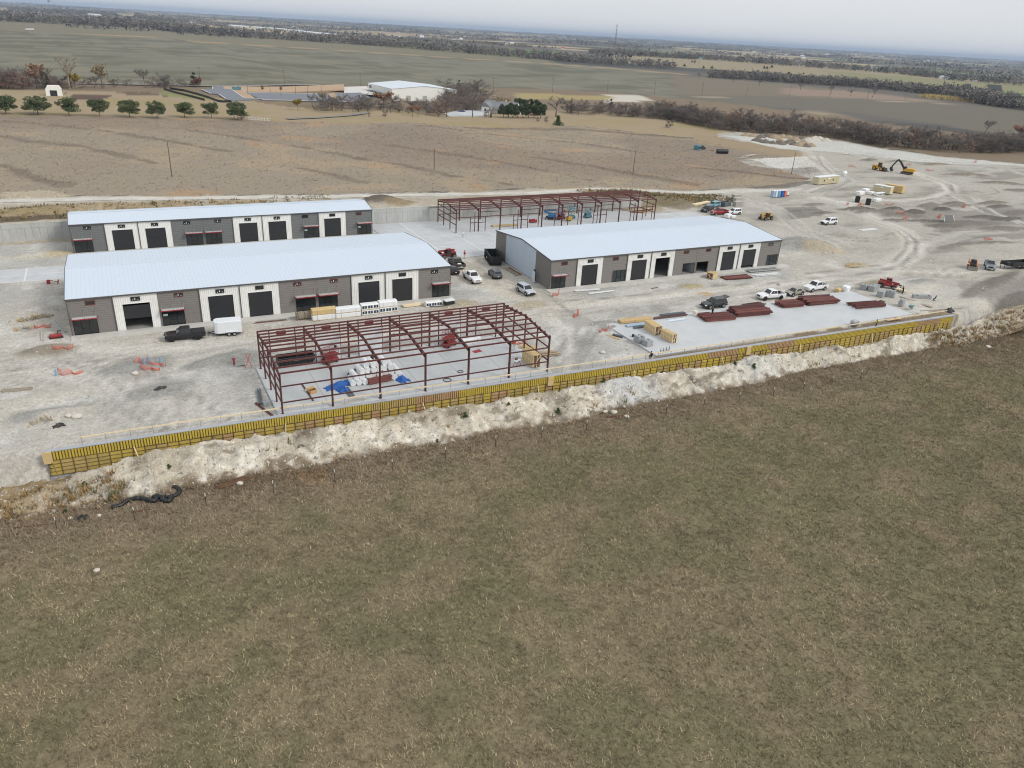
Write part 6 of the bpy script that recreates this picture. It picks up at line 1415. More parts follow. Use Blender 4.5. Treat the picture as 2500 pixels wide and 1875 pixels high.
# ---- insulation rolls under a black sheet, blue tarpaulins, red panels
c = (at(858, 944)+at(974, 931))/2; rn = random.Random(3)
pile = thing('insulation_pile', 'big heap of white insulation rolls on the slab of the near frame', 'insulation rolls', (c.x+.3, c.y+1.0, .16), 0)
for lay, n in ((0, 9), (1, 8), (2, 6), (3, 4)):
    for i in range(n):
        x = (i-(n-1)/2)*.84+rn.uniform(-.06, .06); z = .42+lay*.68; L = 1.9+rn.uniform(-.2, .3); q = rn.uniform(-.12, .12)
        MB().tube([(x+q, -L*.6+lay*.25, z), (x-q, L*.4+lay*.25, z+.12)], .42, 10).build('roll', 'wrap_white', pile)
m = MB(); m.loft([[(x, .75, max(.35, 2.95-abs(x)*.66)), (x, 1.3, max(.4, 3.12-abs(x)*.7)), (x, 2.2, max(.2, 2.2-abs(x)*.5)), (x, 2.4, .02), (x, 2.2, .02), (x, 1.2, max(.3, 3.0-abs(x)*.7))] for x in (-3.3, -2.4, -1.5, -.7, 0, .7, 1.5, 2.4)]); m.build('cover_sheet', 'black_sheet', pile)
def tarp(label, px, L, W, seed, mt='plastic_blue', H=.45):
    c = at(*px); n, k = 22, 12; rn = random.Random(seed); V = []; F_ = []
    for j in range(k):
        for i in range(n):
            u, v_ = i/(n-1)-.5, j/(k-1)-.5
            f = float(fbm(np.array([i*.45+seed]), np.array([j*.6]), seed, 3)[0]); e = max(0, 1-2*max(abs(u), abs(v_)))
            V.append((u*L*(1+.3*(f-.5)), v_*W*(1+.5*math.sin(i*.6+seed)*.5), .03+e*H*(.4+1.5*max(0, f-.25))))
    for j in range(k-1):
        for i in range(n-1): F_.append((j*n+i, j*n+i+1, (j+1)*n+i+1, (j+1)*n+i))
    o = MB().add(V, F_).build('tarpaulin', mt, None, (c.x, c.y, max(c.z, .17 if 14 < c.x < 53 and 86 < c.y < 102.5 else c.z)), .3, True); sl = o.modifiers.new('thick', 'SOLIDIFY'); sl.thickness = .012
    return tag(o, label, 'tarpaulin', 'blue tarpaulins' if mt == 'plastic_blue' else None)
tarp('crumpled blue tarpaulin left of the insulation rolls', (832, 944), 4.6, 1.6, 4, H=.7); tarp('small crumpled blue tarpaulin right of the insulation rolls', (981, 931), 1.6, 2.0, 9, H=.9); tarp('blue tarpaulin bunched in front of the insulation rolls', (838, 957), 1.6, 1.2, 12, H=.9)
tarp('dark sheet crumpled on rubble in the lower left yard', (143, 1040), 1.3, .8, 15, 'mach_dark', .5); tarp('dark sheet on the right end of the bare slab', (2149, 738), 2.8, 1.0, 17, 'black_sheet', .6); tarp('black scrap of plastic in the lower left grass', (202, 1266), 1.2, .7, 19, 'black_sheet', .5)
tarp('dark heap of scrap in the middle of the left yard', (392, 948), 1.6, .6, 23, 'mach_dark', .35)
boards('red_panel_stack', 'stack of brick-red panels in front of the insulation rolls', 'panels', (899, 943), (956, 932), .5, 2, 5, 'rust2', .16, .26, .01, z=.16)
o = thing('cardboard_box', 'open cardboard box on the slab of the near frame', 'box', at(763, 962), .3); o.location.z = .16
MB().box(-.5, .5, -.35, -.33, 0, .5).box(-.5, .5, .33, .35, 0, .5).box(-.5, -.48, -.33, .33, 0, .5).box(.48, .5, -.33, .33, 0, .5).build('carton', 'card', o); MB().box(-.47, .47, -.32, .32, .02, .3).build('contents', 'black_sheet', o); MB().add([(-.5, .35, .5), (.5, .35, .5), (.5, .6, .62), (-.5, .6, .62)], [(0, 1, 2, 3)]).build('flap', 'card', o)
o = MB().loft([[(.28*q*math.cos(a), .25*q*math.sin(a), z) for a in [2*PI*i/10 for i in range(10)]] for q, z in ((.7, 0), (1, .12), (.95, .3), (.4, .45), (.05, .5))]).build('sack', 'sack', None, (at(750, 959).x, at(750, 959).y, .16), None, True); tag(o, 'white sack beside the open cardboard box', 'sack')
for px, R_, lb in (((1092, 932), .55, 'larger black hose ring lying on the slab of the near frame'), ((1124, 911), .4, 'smaller black hose ring lying on the slab of the near frame')):
    p = at(*px); o = MB().tube([(R_*math.cos(a), R_*math.sin(a), .05) for a in [2*PI*i/20 for i in range(21)]], .05, 6).build('hose_ring', 'black_sheet', None, (p.x, p.y, .16)); tag(o, lb, 'hose', 'hose rings')
p = at(855, 984); o = MB().prism([(-3.0, -.5), (2.2, -.4), (1.2, .7)], 'z', 0, .03).build('offcut_sheet', 'conc_panel', None, (p.x, p.y, .17), .15); tag(o, 'pale triangular sheet at the wall side of the near frame slab', 'sheet')
p = at(1165, 861); o = MB().prism([(-.8, -.4), (.6, -.5), (.8, .4), (-.6, .5)], 'z', 0, .03).build('red_sheet', 'awning_red', None, (p.x, p.y, .17), .3); tag(o, 'small red sheet lying on the slab of the near frame', 'sheet')
o = thing('tool_stand', 'red and white saw stand inside the right end of the near frame', 'saw', at(1262, 896), .4); o.location.z = .16
for x in (-.5, .5): MB().bar((x, -.35, 0), (x*.8, 0, .8), .06).bar((x, .35, 0), (x*.8, 0, .8), .06).build('leg', 'mach_red', o)
MB().box(-.6, .6, -.25, .25, .8, .9).build('table', 'pvc', o); MB().disc((0, .05, 1.1), 'y', .22, .06, 14).build('blade', 'steel_worn', o); MB().box(-.2, .2, .12, .3, .9, 1.2).build('motor', 'mach_red', o)
skip((723, 888), .02, 'low black steel bin at the far left corner of the near frame', 5.2, 1.8, 1.3)
o = thing('conduit_cluster', 'grey conduit stubs in a frame on the left of the bare slab', 'conduits', at(1622, 863), .1); o.location.z = .16
for x in (-.9, -.3, .3, .9): MB().tube([(x, 0, 0), (x, 0, .9)], .05, 6).build('conduit', 'steel_grey', o)
for z in (.25, .5): MB().bar((-1.1, -.05, z), (1.1, -.05, z), .06).build('crosspiece', 'galv', o)
o = thing('wire_cage', 'grey steel cage bin near the front edge of the bare slab', 'cage', at(2084, 797), .2); o.location.z = .16
m = MB()
for i in range(6):
    u = -.6+i*.24; m.bar((u, -.5, .15), (u, -.5, .95), .04).bar((u, .5, .15), (u, .5, .95), .04)
    m.bar((-.6, u*.83, .15), (-.6, u*.83, .95), .04).bar((.6, u*.83, .15), (.6, u*.83, .95), .04)
m.build('mesh_side', 'galv', o); MB().box(-.62, .62, -.52, .52, .08, .15).build('base', 'steel_grey', o); MB().box(-.4, .4, -.35, .35, .15, .6).build('contents', 'block', o)
p = at(1545, 825); o = MB().tube([(-.25, 0, .22), (.25, 0, .22)], .22, 12).build('black_roll', 'black_sheet', None, (p.x, p.y, .16), .9); tag(o, 'black roll on the left end of the bare slab', 'roll')
p = at(1696, 774); o = MB().box(-.35, .35, -.35, .35, 0, .9).box(-.4, .4, -.4, .4, .9, .97).build('packing_case', 'sack', None, (p.x, p.y, .16), .3, False, .02); tag(o, 'small upright cream case at the back of the bare slab', 'case')
p = at(1508, 822); o = MB().tube([(-.9, 0, .2), (.9, 0, .2)], .2, 12).build('culvert_pipe', 'steel_grey', None, p, -1.0); tag(o, 'short dark pipe lying at the left corner of the bare slab', 'pipe')
# blue pipes, red valves, stakes
for px, lb in (((137, 918), 'short blue pipe stub left of the orange net in the left yard'), ((352, 889), 'left blue pipe stub among the three orange nets'), ((362, 886), 'tall blue pipe stub among the three orange nets'), ((392, 888), 'right blue pipe stub among the three orange nets')):
    p = at(*px); o = MB().tube([(0, 0, -.1), (.05, 0, .85)], .12, 10).tube([(.05, 0, .85), (.05, 0, .93)], .15, 10).build('pipe_stub', 'pipe_blue', None, p); tag(o, lb, 'pipe', 'blue pipe stubs')
p = at(608, 898); o = thing('marker_stakes', 'crossed orange marker stakes left of the near frame', 'stakes', p); MB().bar((-.5, 0, 0), (.35, 0, 2.2), .1).build('stake', 'orange_net', o); MB().bar((.4, .05, 0), (-.3, .05, 2.2), .1).build('stake', 'orange_net', o)
p = at(572, 893); o = thing('hydrant_valve', 'red valve on a grey base left of the near frame', 'valve', p); MB().tube([(0, 0, 0), (0, 0, 1.1)], .13, 8).build('stem', 'mach_red', o); MB().box(-.3, 1.4, -.2, .2, 0, .12).build('base', 'block', o); MB().disc((0, 0, 1.1), 'z', .25, .1, 10).build('wheel', 'mach_red', o)
p = at(137, 824); o = thing('site_pump', 'red pump unit on the pale ground at the left corner of the near building', 'pump', p, .2); MB().box(-.8, .8, -.45, .45, .15, .55).build('housing', 'mach_red', o, bevel=.08); MB().tube([(.3, 0, .5), (.3, 0, .95), (.8, 0, .95)], .12, 8).build('pipe', 'mach_dark', o); MB().box(-.9, .9, -.5, .5, 0, .15).build('skid', 'mach_dark', o)
p = at(128, 693); o = thing('red_attachment', 'red steel attachment with a long bar left of the near building', 'attachment', p, -.35); o.scale = (.75,)*3; MB().box(-1.1, -.5, -.3, .3, 0, .9).build('head', 'mach_red', o); MB().bar((-.9, 0, 1.0), (1.4, 0, .5), .12).build('bar', 'mach_red', o); MB().bar((1.2, 0, 0), (1.5, 0, 1.1), .2).build('upright', 'mach_red', o)
# ---- the far side of the site
JC = {'white': 'pvc', 'pale': 'sheet_blue', 'teal': 'pipe_blue', 'blue': 'plastic_blue', 'orange': 'orange_net'}
for k, (px, cn, lb) in enumerate((((1886, 481.5), 'pale', 'pale grey portable toilet at the left end of the row'), ((1892.5, 481.3), 'white', 'white portable toilet in the row'), ((1899.5, 481), 'teal', 'light blue portable toilet in the row'), ((1906.5, 480.6), 'blue', 'dark blue portable toilet in the row'), ((1913.5, 480.2), 'orange', 'orange portable toilet at the right end of the row'))):
    o = thing('portable_toilet', lb, 'portable toilet', at(*px), .15, 'portable toilets')
    MB().box(-.55, .55, -.55, .55, .08, 2.1).build('cabin', JC[cn], o, bevel=.04); MB().loft([[(-.58*q, -.58*q, z), (.58*q, -.58*q, z), (.58*q, .58*q, z), (-.58*q, .58*q, z)] for q, z in ((1, 2.1), (.95, 2.2), (.6, 2.3))]).build('roof', 'pvc', o)
    MB().box(-.4, .4, -.58, -.552, .15, 1.95).build('door', JC[cn], o); MB().box(-.62, .62, -.62, .62, 0, .08).build('skid', 'mach_dark', o); MB().tube([(.4, .4, 2.15), (.4, .4, 2.5)], .05, 6).build('vent', 'mach_dark', o)
p = at(1921, 478); o = thing('hand_wash_station', 'small white hand wash tank beside the portable toilets', 'tank', p); MB().box(-.4, .4, -.4, .4, .3, 1.3).build('tank', 'pvc', o, bevel=.1); MB().box(-.45, .45, -.45, .45, 0, .3).build('base', 'steel_grey', o)
def container(name, label, c, rz, L, W, H, mt, doors=2):
    r = thing(name, label, 'container', c, rz); MB().box(-L/2, L/2, -W/2, W/2, .2, H).build('shell', mt, r); MB().box(-L/2-.05, L/2+.05, -W/2-.05, W/2+.05, H, H+.08).build('roof', 'pvc' if mt != 'plywood' else mt, r)
    m = MB(); n = int(L/.3)
    for i in range(n):
        for s in (-1, 1): m.box(-L/2+i*.3+.05, -L/2+i*.3+.15, s*(W/2+.02)-.02, s*(W/2+.02)+.02, .25, H-.05)
    m.build('corrugation', mt, r)
    for i in range(doors): x = -L/2+L*(i+.6)/(doors+.3); MB().box(x-.25, x+.25, -W/2-.09, -W/2-.045, 1.2, 1.8).build('window', 'glass_dark', r)
    MB().box(-L*.06, L*.06, -W/2-.09, -W/2-.045, 1.9, 2.3).build('sign_board', 'sticker', r)
    for x in (-L*.4, L*.4): MB().box(x-.1, x+.1, -W/2, W/2, 0, .2).build('bearer', 'timber_dark', r)
a, b = at(1995, 452.4), at(2044.5, 447.6); container('site_office', 'tan site office cabin beside the white tank', (a+b)/2+Vector((.3, 1.4, 0)), math.atan2(b.y-a.y, b.x-a.x), (b-a).length, 2.7, 2.7, 'office_tan', 2)
a, b = at(2138, 470), at(2174, 477); container('site_container', 'beige site container on the curved haul road', (a+b)/2+Vector((1.0, 1.2, 0)), math.atan2(b.y-a.y, b.x-a.x), 6.1, 2.5, 2.6, 'office_tan', 0)
a, b = at(2165, 469), at(2197, 475); container('site_container', 'ochre wooden container behind the beige one', (a+b)/2+Vector((2.4, 1.6, 0)), math.atan2(b.y-a.y, b.x-a.x), 6.1, 2.5, 2.5, 'plywood', 0)
p = at(2056, 444); o = thing('elevated_tank', 'white water tank on a white stand beside the tan site office', 'tank', p, .3); MB().tube([(-1.1, 0, 3.2), (-1.0, 0, 3.2), (1.0, 0, 3.2), (1.1, 0, 3.2)], .75, 14).build('tank', 'pvc', o, smooth=True)
for x in (-.8, .8):
    for y in (-.6, .6): MB().bar((x*1.5, y*1.5, 0), (x, y, 2.6), .12).build('leg', 'pvc', o)
MB().bar((-1.0, -.75, 1.3), (1.0, -.75, 1.3), .08).bar((-1.0, .75, 1.3), (1.0, .75, 1.3), .08).build('brace', 'pvc', o); MB().box(-.9, .9, -.65, .65, 2.5, 2.62).build('cradle', 'pvc', o)
for px, lb in (((2092, 494), 'left black bin standing in the white sheet debris'), ((2118, 500), 'right black bin standing beside the white sheet debris')):
    p = at(*px); o = MB().loft([[(q*math.cos(2*PI*i/14), q*math.sin(2*PI*i/14), z) for i in range(14)] for q, z in ((.75, 0), (.8, 1.9), (.85, 1.95), (.7, 1.95), (.68, 1.2))]).build('culvert_section', 'black_sheet', None, p); tag(o, lb, 'pipe', 'black pipe sections')
boards('sheet_strips', 'long white sheets lying beside the black bins', 'metal strips', (2052, 491), (2096, 499), 1.4, 4, 1, 'pvc', .1, .4, .1, dun=False, mats=['pvc', 'sheet_blue'])
p = at(2318, 541); o = thing('shade_panel', 'dark framed panel leaning on the right-hand bare ground', 'panel', p, -.2); MB().add([(-1.7, 0, 0), (1.7, 0, 0), (1.7, 1.0, 1.7), (-1.7, 1.0, 1.7), (-1.7, .06, 0), (1.7, .06, 0), (1.7, 1.06, 1.7), (-1.7, 1.06, 1.7)], [(0, 1, 2, 3), (7, 6, 5, 4), (0, 4, 5, 1), (1, 5, 6, 2), (2, 6, 7, 3), (3, 7, 4, 0)]).build('board', 'black_sheet', o); MB().bar((1.75, .03, 0), (1.75, 1.03, 1.7), .1).bar((-1.75, .03, 0), (-1.75, 1.03, 1.7), .1).build('frame', 'galv', o)
p = at(1703, 366); o = thing('farm_junk', 'teal tank and scrap standing in the brown field', 'scrap', p, .2); MB().loft([[(-1.5, -1.2, z), (1.2, -1.2, z), (1.2*q, 1.2*q, z), (-1.5*q, 1.2*q, z)] for q, z in ((1, 0), (1, 1.6), (.8, 2.2))]).build('tank', 'mach_teal', o); MB().box(1.8, 4.2, -.8, .8, 0, 1.2).box(2.4, 3.6, -.6, .6, 1.2, 1.8).build('baler', 'mach_dark', o); MB().tube([(4.6, 0, .6), (5.0, 0, .6)], .6, 10).build('wheel', 'tyre', o); MB().box(-1.6, 1.2, -1.25, -1.2, .8, 1.4).build('panel', 'black_sheet', o)
p = at(1763, 375); o = MB().tube([(-2.6, 0, 1.0), (-2.5, 0, 1.0), (2.4, 0, .95), (2.5, 0, .95)], 1.0, 16).build('culvert_pipe', 'black_sheet', None, p, -.3, True); tag(o, 'large black pipe lying in the brown field', 'pipe')
stakes((1740, 368), 1.6, 14, 'small dark heap of timber left of the large black pipe'); boards('pallet_scatter', 'pale pallets scattered at the edge of the brown field', 'pallets', (1818, 383), (1850, 377), 2.4, 7, 1, 'timber_grey', .12, .4, .3, mats=['timber_grey', 'conc_panel', 'lumber'])
boards('pallet_scatter', 'pale boards scattered below the pallets at the brown field edge', 'pallets', (1798, 386), (1822, 384), 1.8, 6, 1, 'timber_grey', .12, .3, .4, mats=['timber_grey', 'conc_panel'], dun=False)
p = at(2223, 756); o = thing('wheelbarrow', 'grey green cart beside the tall block pallet', 'cart', p, .3); MB().loft([[(-.6*q, -.4*q, z), (.6*q, -.4*q, z), (.6*q, .4*q, z), (-.6*q, .4*q, z)] for q, z in ((.6, .45), (1, .85))]).build('tray', 'mach_teal', o); wheel_at(o, .75, 0, .22, .12); MB().bar((-1.3, -.3, .7), (.6, -.2, .4), .06).bar((-1.3, .3, .7), (.6, .2, .4), .06).build('handle', 'timber', o)
boards('fork_load', 'planks carried on the forks of the red telehandler', 'planks', (2186, 709), (2208, 716), 1.2, 5, 2, 'lumber', .1, .22, .1, z=h1(*at(2196, 712)[:2])+.35, dun=False)
tarp('dark brush and scrap on the rubble beyond the end of the new wall', (2318, 760), 2.6, 1.4, 31, 'mach_dark', .9); boards('scrap_timber', 'yellowish timber frame lying on the drive in front of the right-hand building', 'scrap', (1710, 719), (1738, 717), 1.8, 4, 1, 'timber', .1, .14, .4, dun=False)
boards('scrap_timber', 'small yellow and grey scrap heap beside the curved haul road', 'scrap', (2070, 652), (2098, 649), 1.6, 6, 1, 'timber', .12, .16, .5, dun=False, mats=['timber', 'mach_yellow', 'block'])
boards('rebar_bundle', 'dark rods on the ground in front of the near building', 'rods', (622, 789), (700, 781), .8, 5, 1, 'rust', .07, .07, .15, dun=False, mats=['rust', 'steel_grey', 'timber_grey'])
# spoil heaps at the far edge of the site
mat('spoil_dark', C(112, 104, 94), .95, var=.2, scale=.8, bump=.5); mat('spoil_tan', C(160, 142, 118), .95, var=.18, scale=.8, bump=.5); mat('spoil_pale', C(190, 184, 172), .95, var=.15, scale=.8, bump=.5)
def heap_mesh(seed, mt):
    n, k = 18, 7; V = []; F_ = []
    for j in range(k+1):
        t = j/k
        for i in range(n):
            a = 2*PI*i/n; f = float(fbm(np.array([math.cos(a)*1.6+seed]), np.array([math.sin(a)*1.6+t*2]), seed, 3)[0])
            V.append((math.cos(a)*(1-t)*(.75+.55*f), math.sin(a)*(1-t)*(.75+.55*f), (t**.8)*.62*(.8+.4*f)-.05*(j == 0)))
    for j in range(k):
        for i in range(n): F_.append((j*n+i, j*n+(i+1) % n, (j+1)*n+(i+1) % n, (j+1)*n+i))
    return MB().add(V, F_).mesh('spoil_heap', mt, True)
HM = [heap_mesh(i*5+2, m_) for i, m_ in enumerate(('spoil_dark', 'spoil_tan', 'spoil_pale', 'spoil_dark'))]
rn = random.Random(21)
HP = [(1820, 332), (1838, 334), (1856, 336), (1874, 334), (1892, 338), (1910, 336), (1926, 338), (1940, 342), (1956, 340), (1972, 344), (1985, 344), (2000, 342), (1850, 345), (1868, 349), (1886, 351), (1904, 352), (1922, 350), (1938, 354), (1952, 356), (1968, 358), (1980, 357), (1905, 344), (1934, 347), (1962, 350), (1990, 338), (2016, 345)]
for i, px in enumerate(HP):
    p = at(*px, flat=True); s = rn.uniform(2.6, 3.8); mi = 2 if px[0] > 1960 and px[1] < 347 else rn.choice((0, 1, 0, 1, 3))
    o = put('spoil_heap', HM[mi], None, (p.x, p.y, h1(p.x, p.y)-.1), rn.uniform(0, 6)); o.scale = (s, s, s*.95)
    tag(o, ('pale ' if mi == 2 else 'tan ' if mi == 1 else 'dark ')+'tipped spoil heap in the cluster below the far woods', 'spoil heap', 'tipped spoil heaps')
# ---- in the pasture: fence posts, plastic sock, stones
mat('post_green', C(60, 62, 52), .7); mat('post_white', C(236, 236, 228), .6)
tp = MB().bar((0, 0, -.3), (0, 0, 1.25), .07, .05).mesh('shaft', 'post_green'); tw = MB().bar((0, 0, 1.25), (0, 0, 1.62), .075, .055).mesh('tip', 'post_white')
for px in ((140, 1295), (330, 1270), (504, 1235), (668, 1203), (818, 1176), (957.6, 1149), (1087, 1119), (1209.5, 1091), (1322, 1069), (1431, 1051.6), (1530.7, 1031), (1625.7, 1012), (1717.5, 993), (1803, 982), (1887, 969), (1960, 955), (2030, 940), (2100, 925)):
    o = thing('fence_post', 'white-tipped steel fence post in the pasture along the toe of the berm', 'fence post', at(*px), random.uniform(0, 1), 'white-tipped fence posts'); put('shaft', tp, o); put('tip', tw, o)
pts = [at(x*.3165, 950+y*.3165) for x, y in ((865, 925), (940, 905), (985, 870), (1030, 858), (1090, 856), (1140, 868), (1180, 880), (1215, 852), (1180, 845), (1215, 838), (1270, 845), (1255, 872), (1310, 880), (1330, 850), (1300, 845), (1360, 832), (1385, 808), (1378, 780), (1345, 768), (1320, 775))]
sock = []
for a, b in zip(pts[:-1], pts[1:]):
    for t in (0, .33, .66): q = a.lerp(b, t); sock.append((q.x+random.uniform(-.1, .1), q.y+random.uniform(-.1, .1), q.z+.22+random.uniform(-.05, .12)))
o = MB().tube(sock, .24, 8).build('silt_sock', 'black_sheet', None, None, None, True); tag(o, 'black plastic sock snaking along the left end of the berm', 'plastic')
rk = []
for s in range(4):
    me = bpy.data.meshes.new('boulder'); bm = bmesh.new(); bmesh.ops.create_icosphere(bm, subdivisions=2, radius=1)
    for v in bm.verts: f = float(fbm(np.array([v.co.x*1.3+s*5]), np.array([v.co.y*1.3+v.co.z]), s, 3)[0]); v.co *= .7+.6*f; v.co.z *= .6
    bm.to_mesh(me); bm.free(); me.materials.append(MATS['rock']); rk.append(me)
for i, (px, s, lb) in enumerate((((172, 1266), .24, 'white stone in the lower left grass'), ((236, 1394), .3, 'white stone alone in the dark left part of the pasture'), ((243, 1259), .24, 'flat white stone right of the black plastic scrap'), ((655, 1155), .5, 'pale boulder on the dark timbers at the berm toe'), ((611, 1168), .4, 'pale stone among the fallen timbers'),
                           ((585, 1182), .4, 'pale stone at the left end of the fallen timbers'), ((1500, 1008), .5, 'left pale boulder by the rusty rod at the berm toe'), ((1475, 1006), .5, 'pale boulder left of the rusty rod at the berm toe'), ((1530, 1018), .4, 'right pale boulder by the rusty rod at the berm toe'), ((2412, 848), .5, 'white stone at the right end of the berm'),
                           ((330, 913), .45, 'white stone beside the plank in the left yard'), ((1470, 861), .5, 'pale broken stone between the near frame and the bare slab'), ((188, 1018), .6, 'pale boulder in the lower left yard'), ((168, 1016), .4, 'smaller pale boulder in the lower left yard'))):
    o = put('boulder', rk[i % 4], None, at(*px), i*1.3); o.scale = (s, s, s); o.location.z += s*.2; tag(o, lb, 'stone')
# loose stones on the berm and the yard: too many to count
rs = np.random.RandomState(5); n = 9000
bi = rs.randint(1, BX.shape[0]-10, n); bj = rs.randint(0, BX.shape[1], n); px_, py_, pz_ = BX[bi, bj], BY[bi, bj], BZ[bi, bj]
n2 = 14000; yx = rs.uniform(-25, 190, n2); yy = rs.uniform(88, 165, n2)
inb = np.zeros(n2, bool)
for (x0, x1, y0, y1) in FLATS[:1]+FLATS[4:7]: inb |= (yx > x0-.5) & (yx < x1+.5) & (yy > y0-2) & (yy < y1+1)
clump = fbm(yx/6, yy/6, 131) > .57; yx, yy = yx[~inb & clump], yy[~inb & clump]
px_ = np.concatenate([px_, yx]); py_ = np.concatenate([py_, yy]); pz_ = np.concatenate([pz_, hgt(yx, yy)]); sz = rs.gamma(1.4, .05, len(px_))+.035; n = len(px_)
base = np.array([(1, 0, -.2), (-.5, .87, -.2), (-.5, -.87, -.2), (.3, .1, .75)]); rot = rs.uniform(0, 6.28, n)
V = np.empty((n, 4, 3)); cr, sr = np.cos(rot)[:, None], np.sin(rot)[:, None]
V[:, :, 0] = px_[:, None]+sz[:, None]*(base[None, :, 0]*cr-base[None, :, 1]*sr); V[:, :, 1] = py_[:, None]+sz[:, None]*(base[None, :, 0]*sr+base[None, :, 1]*cr); V[:, :, 2] = pz_[:, None]+sz[:, None]*base[None, :, 2]
F_ = (np.array([(0, 1, 3), (1, 2, 3), (2, 0, 3)])[None]+4*np.arange(n)[:, None, None]).reshape(-1, 3)
tint = np.repeat(CA(196, 190, 178)[None]*(.45+.75*rs.rand(n, 1)), 4, 0)
vmat('loose_stone', .95, namt=0)
stuff(put('rubble', np_mesh('rubble', V.reshape(-1, 3), F_, 'loose_stone', tint)), 'loose pale stones strewn over the berm and the yard')

# ================================================================== GRASS
vmat('blade', .9, namt=0); vmat('twig', .95, namt=0); vmat('leaf', .85, namt=0)
mat('bark', C(104, 94, 84), .95, var=.2, scale=1.5); mat('bark_pale', C(150, 140, 124), .95, var=.15, scale=1.5)
def blades(name, x, y, z, hgt_, wid, tint, lean, nb, seed, m='blade'):
    """nb flat blades per tuft, bent outwards; one mesh for the whole sward"""
    rs = np.random.RandomState(seed); n = len(x); X = np.repeat(x, nb); Y = np.repeat(y, nb); Z = np.repeat(z, nb); k = n*nb
    h_ = np.repeat(hgt_, nb)*rs.uniform(.55, 1.2, k); a = rs.uniform(0, 2*PI, k); w_ = np.repeat(wid, nb)*rs.uniform(.6, 1.3, k); ln = lean*h_*rs.uniform(.3, 1.5, k)
    ox, oy = rs.normal(0, 1, k)*w_*1.3, rs.normal(0, 1, k)*w_*1.3
    pa = a+PI/2+rs.uniform(-.5, .5, k)
    V = np.empty((k, 3, 3))
    V[:, 0] = np.stack([X+ox+np.cos(pa)*w_/2, Y+oy+np.sin(pa)*w_/2, Z-.03], 1); V[:, 1] = np.stack([X+ox-np.cos(pa)*w_/2, Y+oy-np.sin(pa)*w_/2, Z-.03], 1)
    V[:, 2] = np.stack([X+ox+np.cos(a)*ln, Y+oy+np.sin(a)*ln, Z+h_], 1)
    T = np.repeat(np.repeat(tint, nb, 0)*rs.uniform(.7, 1.3, (k, 1)), 3, 0)
    return put(name, np_mesh(name, V.reshape(-1, 3), np.arange(k*3).reshape(-1, 3), m, T))
rs = np.random.RandomState(11)
poly = [(-18, 44), (0, 40), (56, 12), (150, 60), (185, 84), (150, 84), (140, 79), (-18, 81)]
n = 300000; x = rs.uniform(-18, 185, n); y = rs.uniform(12, 84, n); ok = in_poly(x, y, poly)
tm = np.interp(x, BX[0], BY[0]); ok &= (y < tm+.8+rs.rand(n)**3*1.6) | (x > 150); x, y = x[ok], y[ok]
f = fbm(x/2.2, y/2.2, 141, 3); keep = rs.rand(len(x)) < .35+1.1*f; x, y = x[keep], y[keep]
g1 = fbm(x/4.5, y/4.5, 81)+sstep(78, 30, y)*.04+sstep(10, 70, x)*.09; g2 = fbm(x/3.4, y/3.4, 143, 3)
grn = np.clip(sstep(.46, .64, g1)*.35+sstep(.56, .7, g2)*.45, 0, 1)*(rs.rand(len(x)) < .8)
t = gcol(x, y)*1.22; t = mixc(t, CA(108, 110, 76), grn*.7); t = mixc(t, CA(184, 167, 136), (rs.rand(len(x)) < .28).astype(float)*(1-grn)); t = mixc(t, CA(112, 101, 78), sstep(.5, .66, fbm(x/1.4, y/1.4, 145))*.7*(1-grn)); t = mixc(t, CA(140, 122, 106), sstep(68, 80, y)*.4)
hh = .10+.15*rs.rand(len(x))+.15*sstep(70, 80, y)
z = hgt(x, y); z = np.where(y > 79, np.maximum(z, np.interp(x, BX[0], BZ[2])-.1), z)
stuff(blades('pasture_grass', x, y, z, hh, .055+.06*rs.rand(len(x)), t, 1.3, 4, 12), 'brown and green winter grass of the near pasture')
# brown weeds behind the site
bp = gp(BROWN); n = 36000; x = rs.uniform(-60, 330, n); y = rs.uniform(185, 420, n); ok = in_poly(x, y, bp); x, y = x[ok], y[ok]
t = gcol(x, y)*(1.25+.16*rs.rand(len(x), 1))
stuff(blades('dry_weeds', x, y, hgt(x, y), .16+.24*rs.rand(len(x)), .14+.12*rs.rand(len(x)), t, 1.0, 4, 13), 'tall brown dead weeds of the field behind the buildings')
# rank growth on berm ends, ditch and verge
n = 2600; i_ = rs.randint(0, 26, n); j_ = rs.randint(0, BX.shape[1], n); x, y, z = BX[i_, j_], BY[i_, j_], BZ[i_, j_]
pr = (fbm(x/4, y/2, 151) > .62) | (x < -4) | (x > 128); pr &= rs.rand(n) < np.where((x < -4) | (x > 128), .8, .22); x, y, z = x[pr], y[pr], z[pr]
t = CA(158, 132, 92)[None]*np.ones((len(x), 1)); t = mixc(t, CA(98, 100, 70), (rs.rand(len(x)) < .15).astype(float))
stuff(blades('berm_weeds', x, y, z, .4+.5*rs.rand(len(x)), .1+.08*rs.rand(len(x)), t, .8, 7, 15), 'dry straw weeds growing on the berm')
n = 1700; x = np.concatenate([rs.uniform(-30, 50, 500), rs.uniform(120, 175, 1200)]); y = np.concatenate([rs.uniform(186, 200, 500), rs.uniform(181.5, 192, 1200)]); t = CA(150, 130, 92)[None]*np.ones((n, 1)); t = mixc(t, CA(96, 94, 66), (rs.rand(n) < .4).astype(float))
stuff(blades('verge_weeds', x, y, hgt(x, y), .3+.4*rs.rand(n), .16+.12*rs.rand(n), t, .8, 5, 16), 'weeds on the bank behind the old retaining wall')

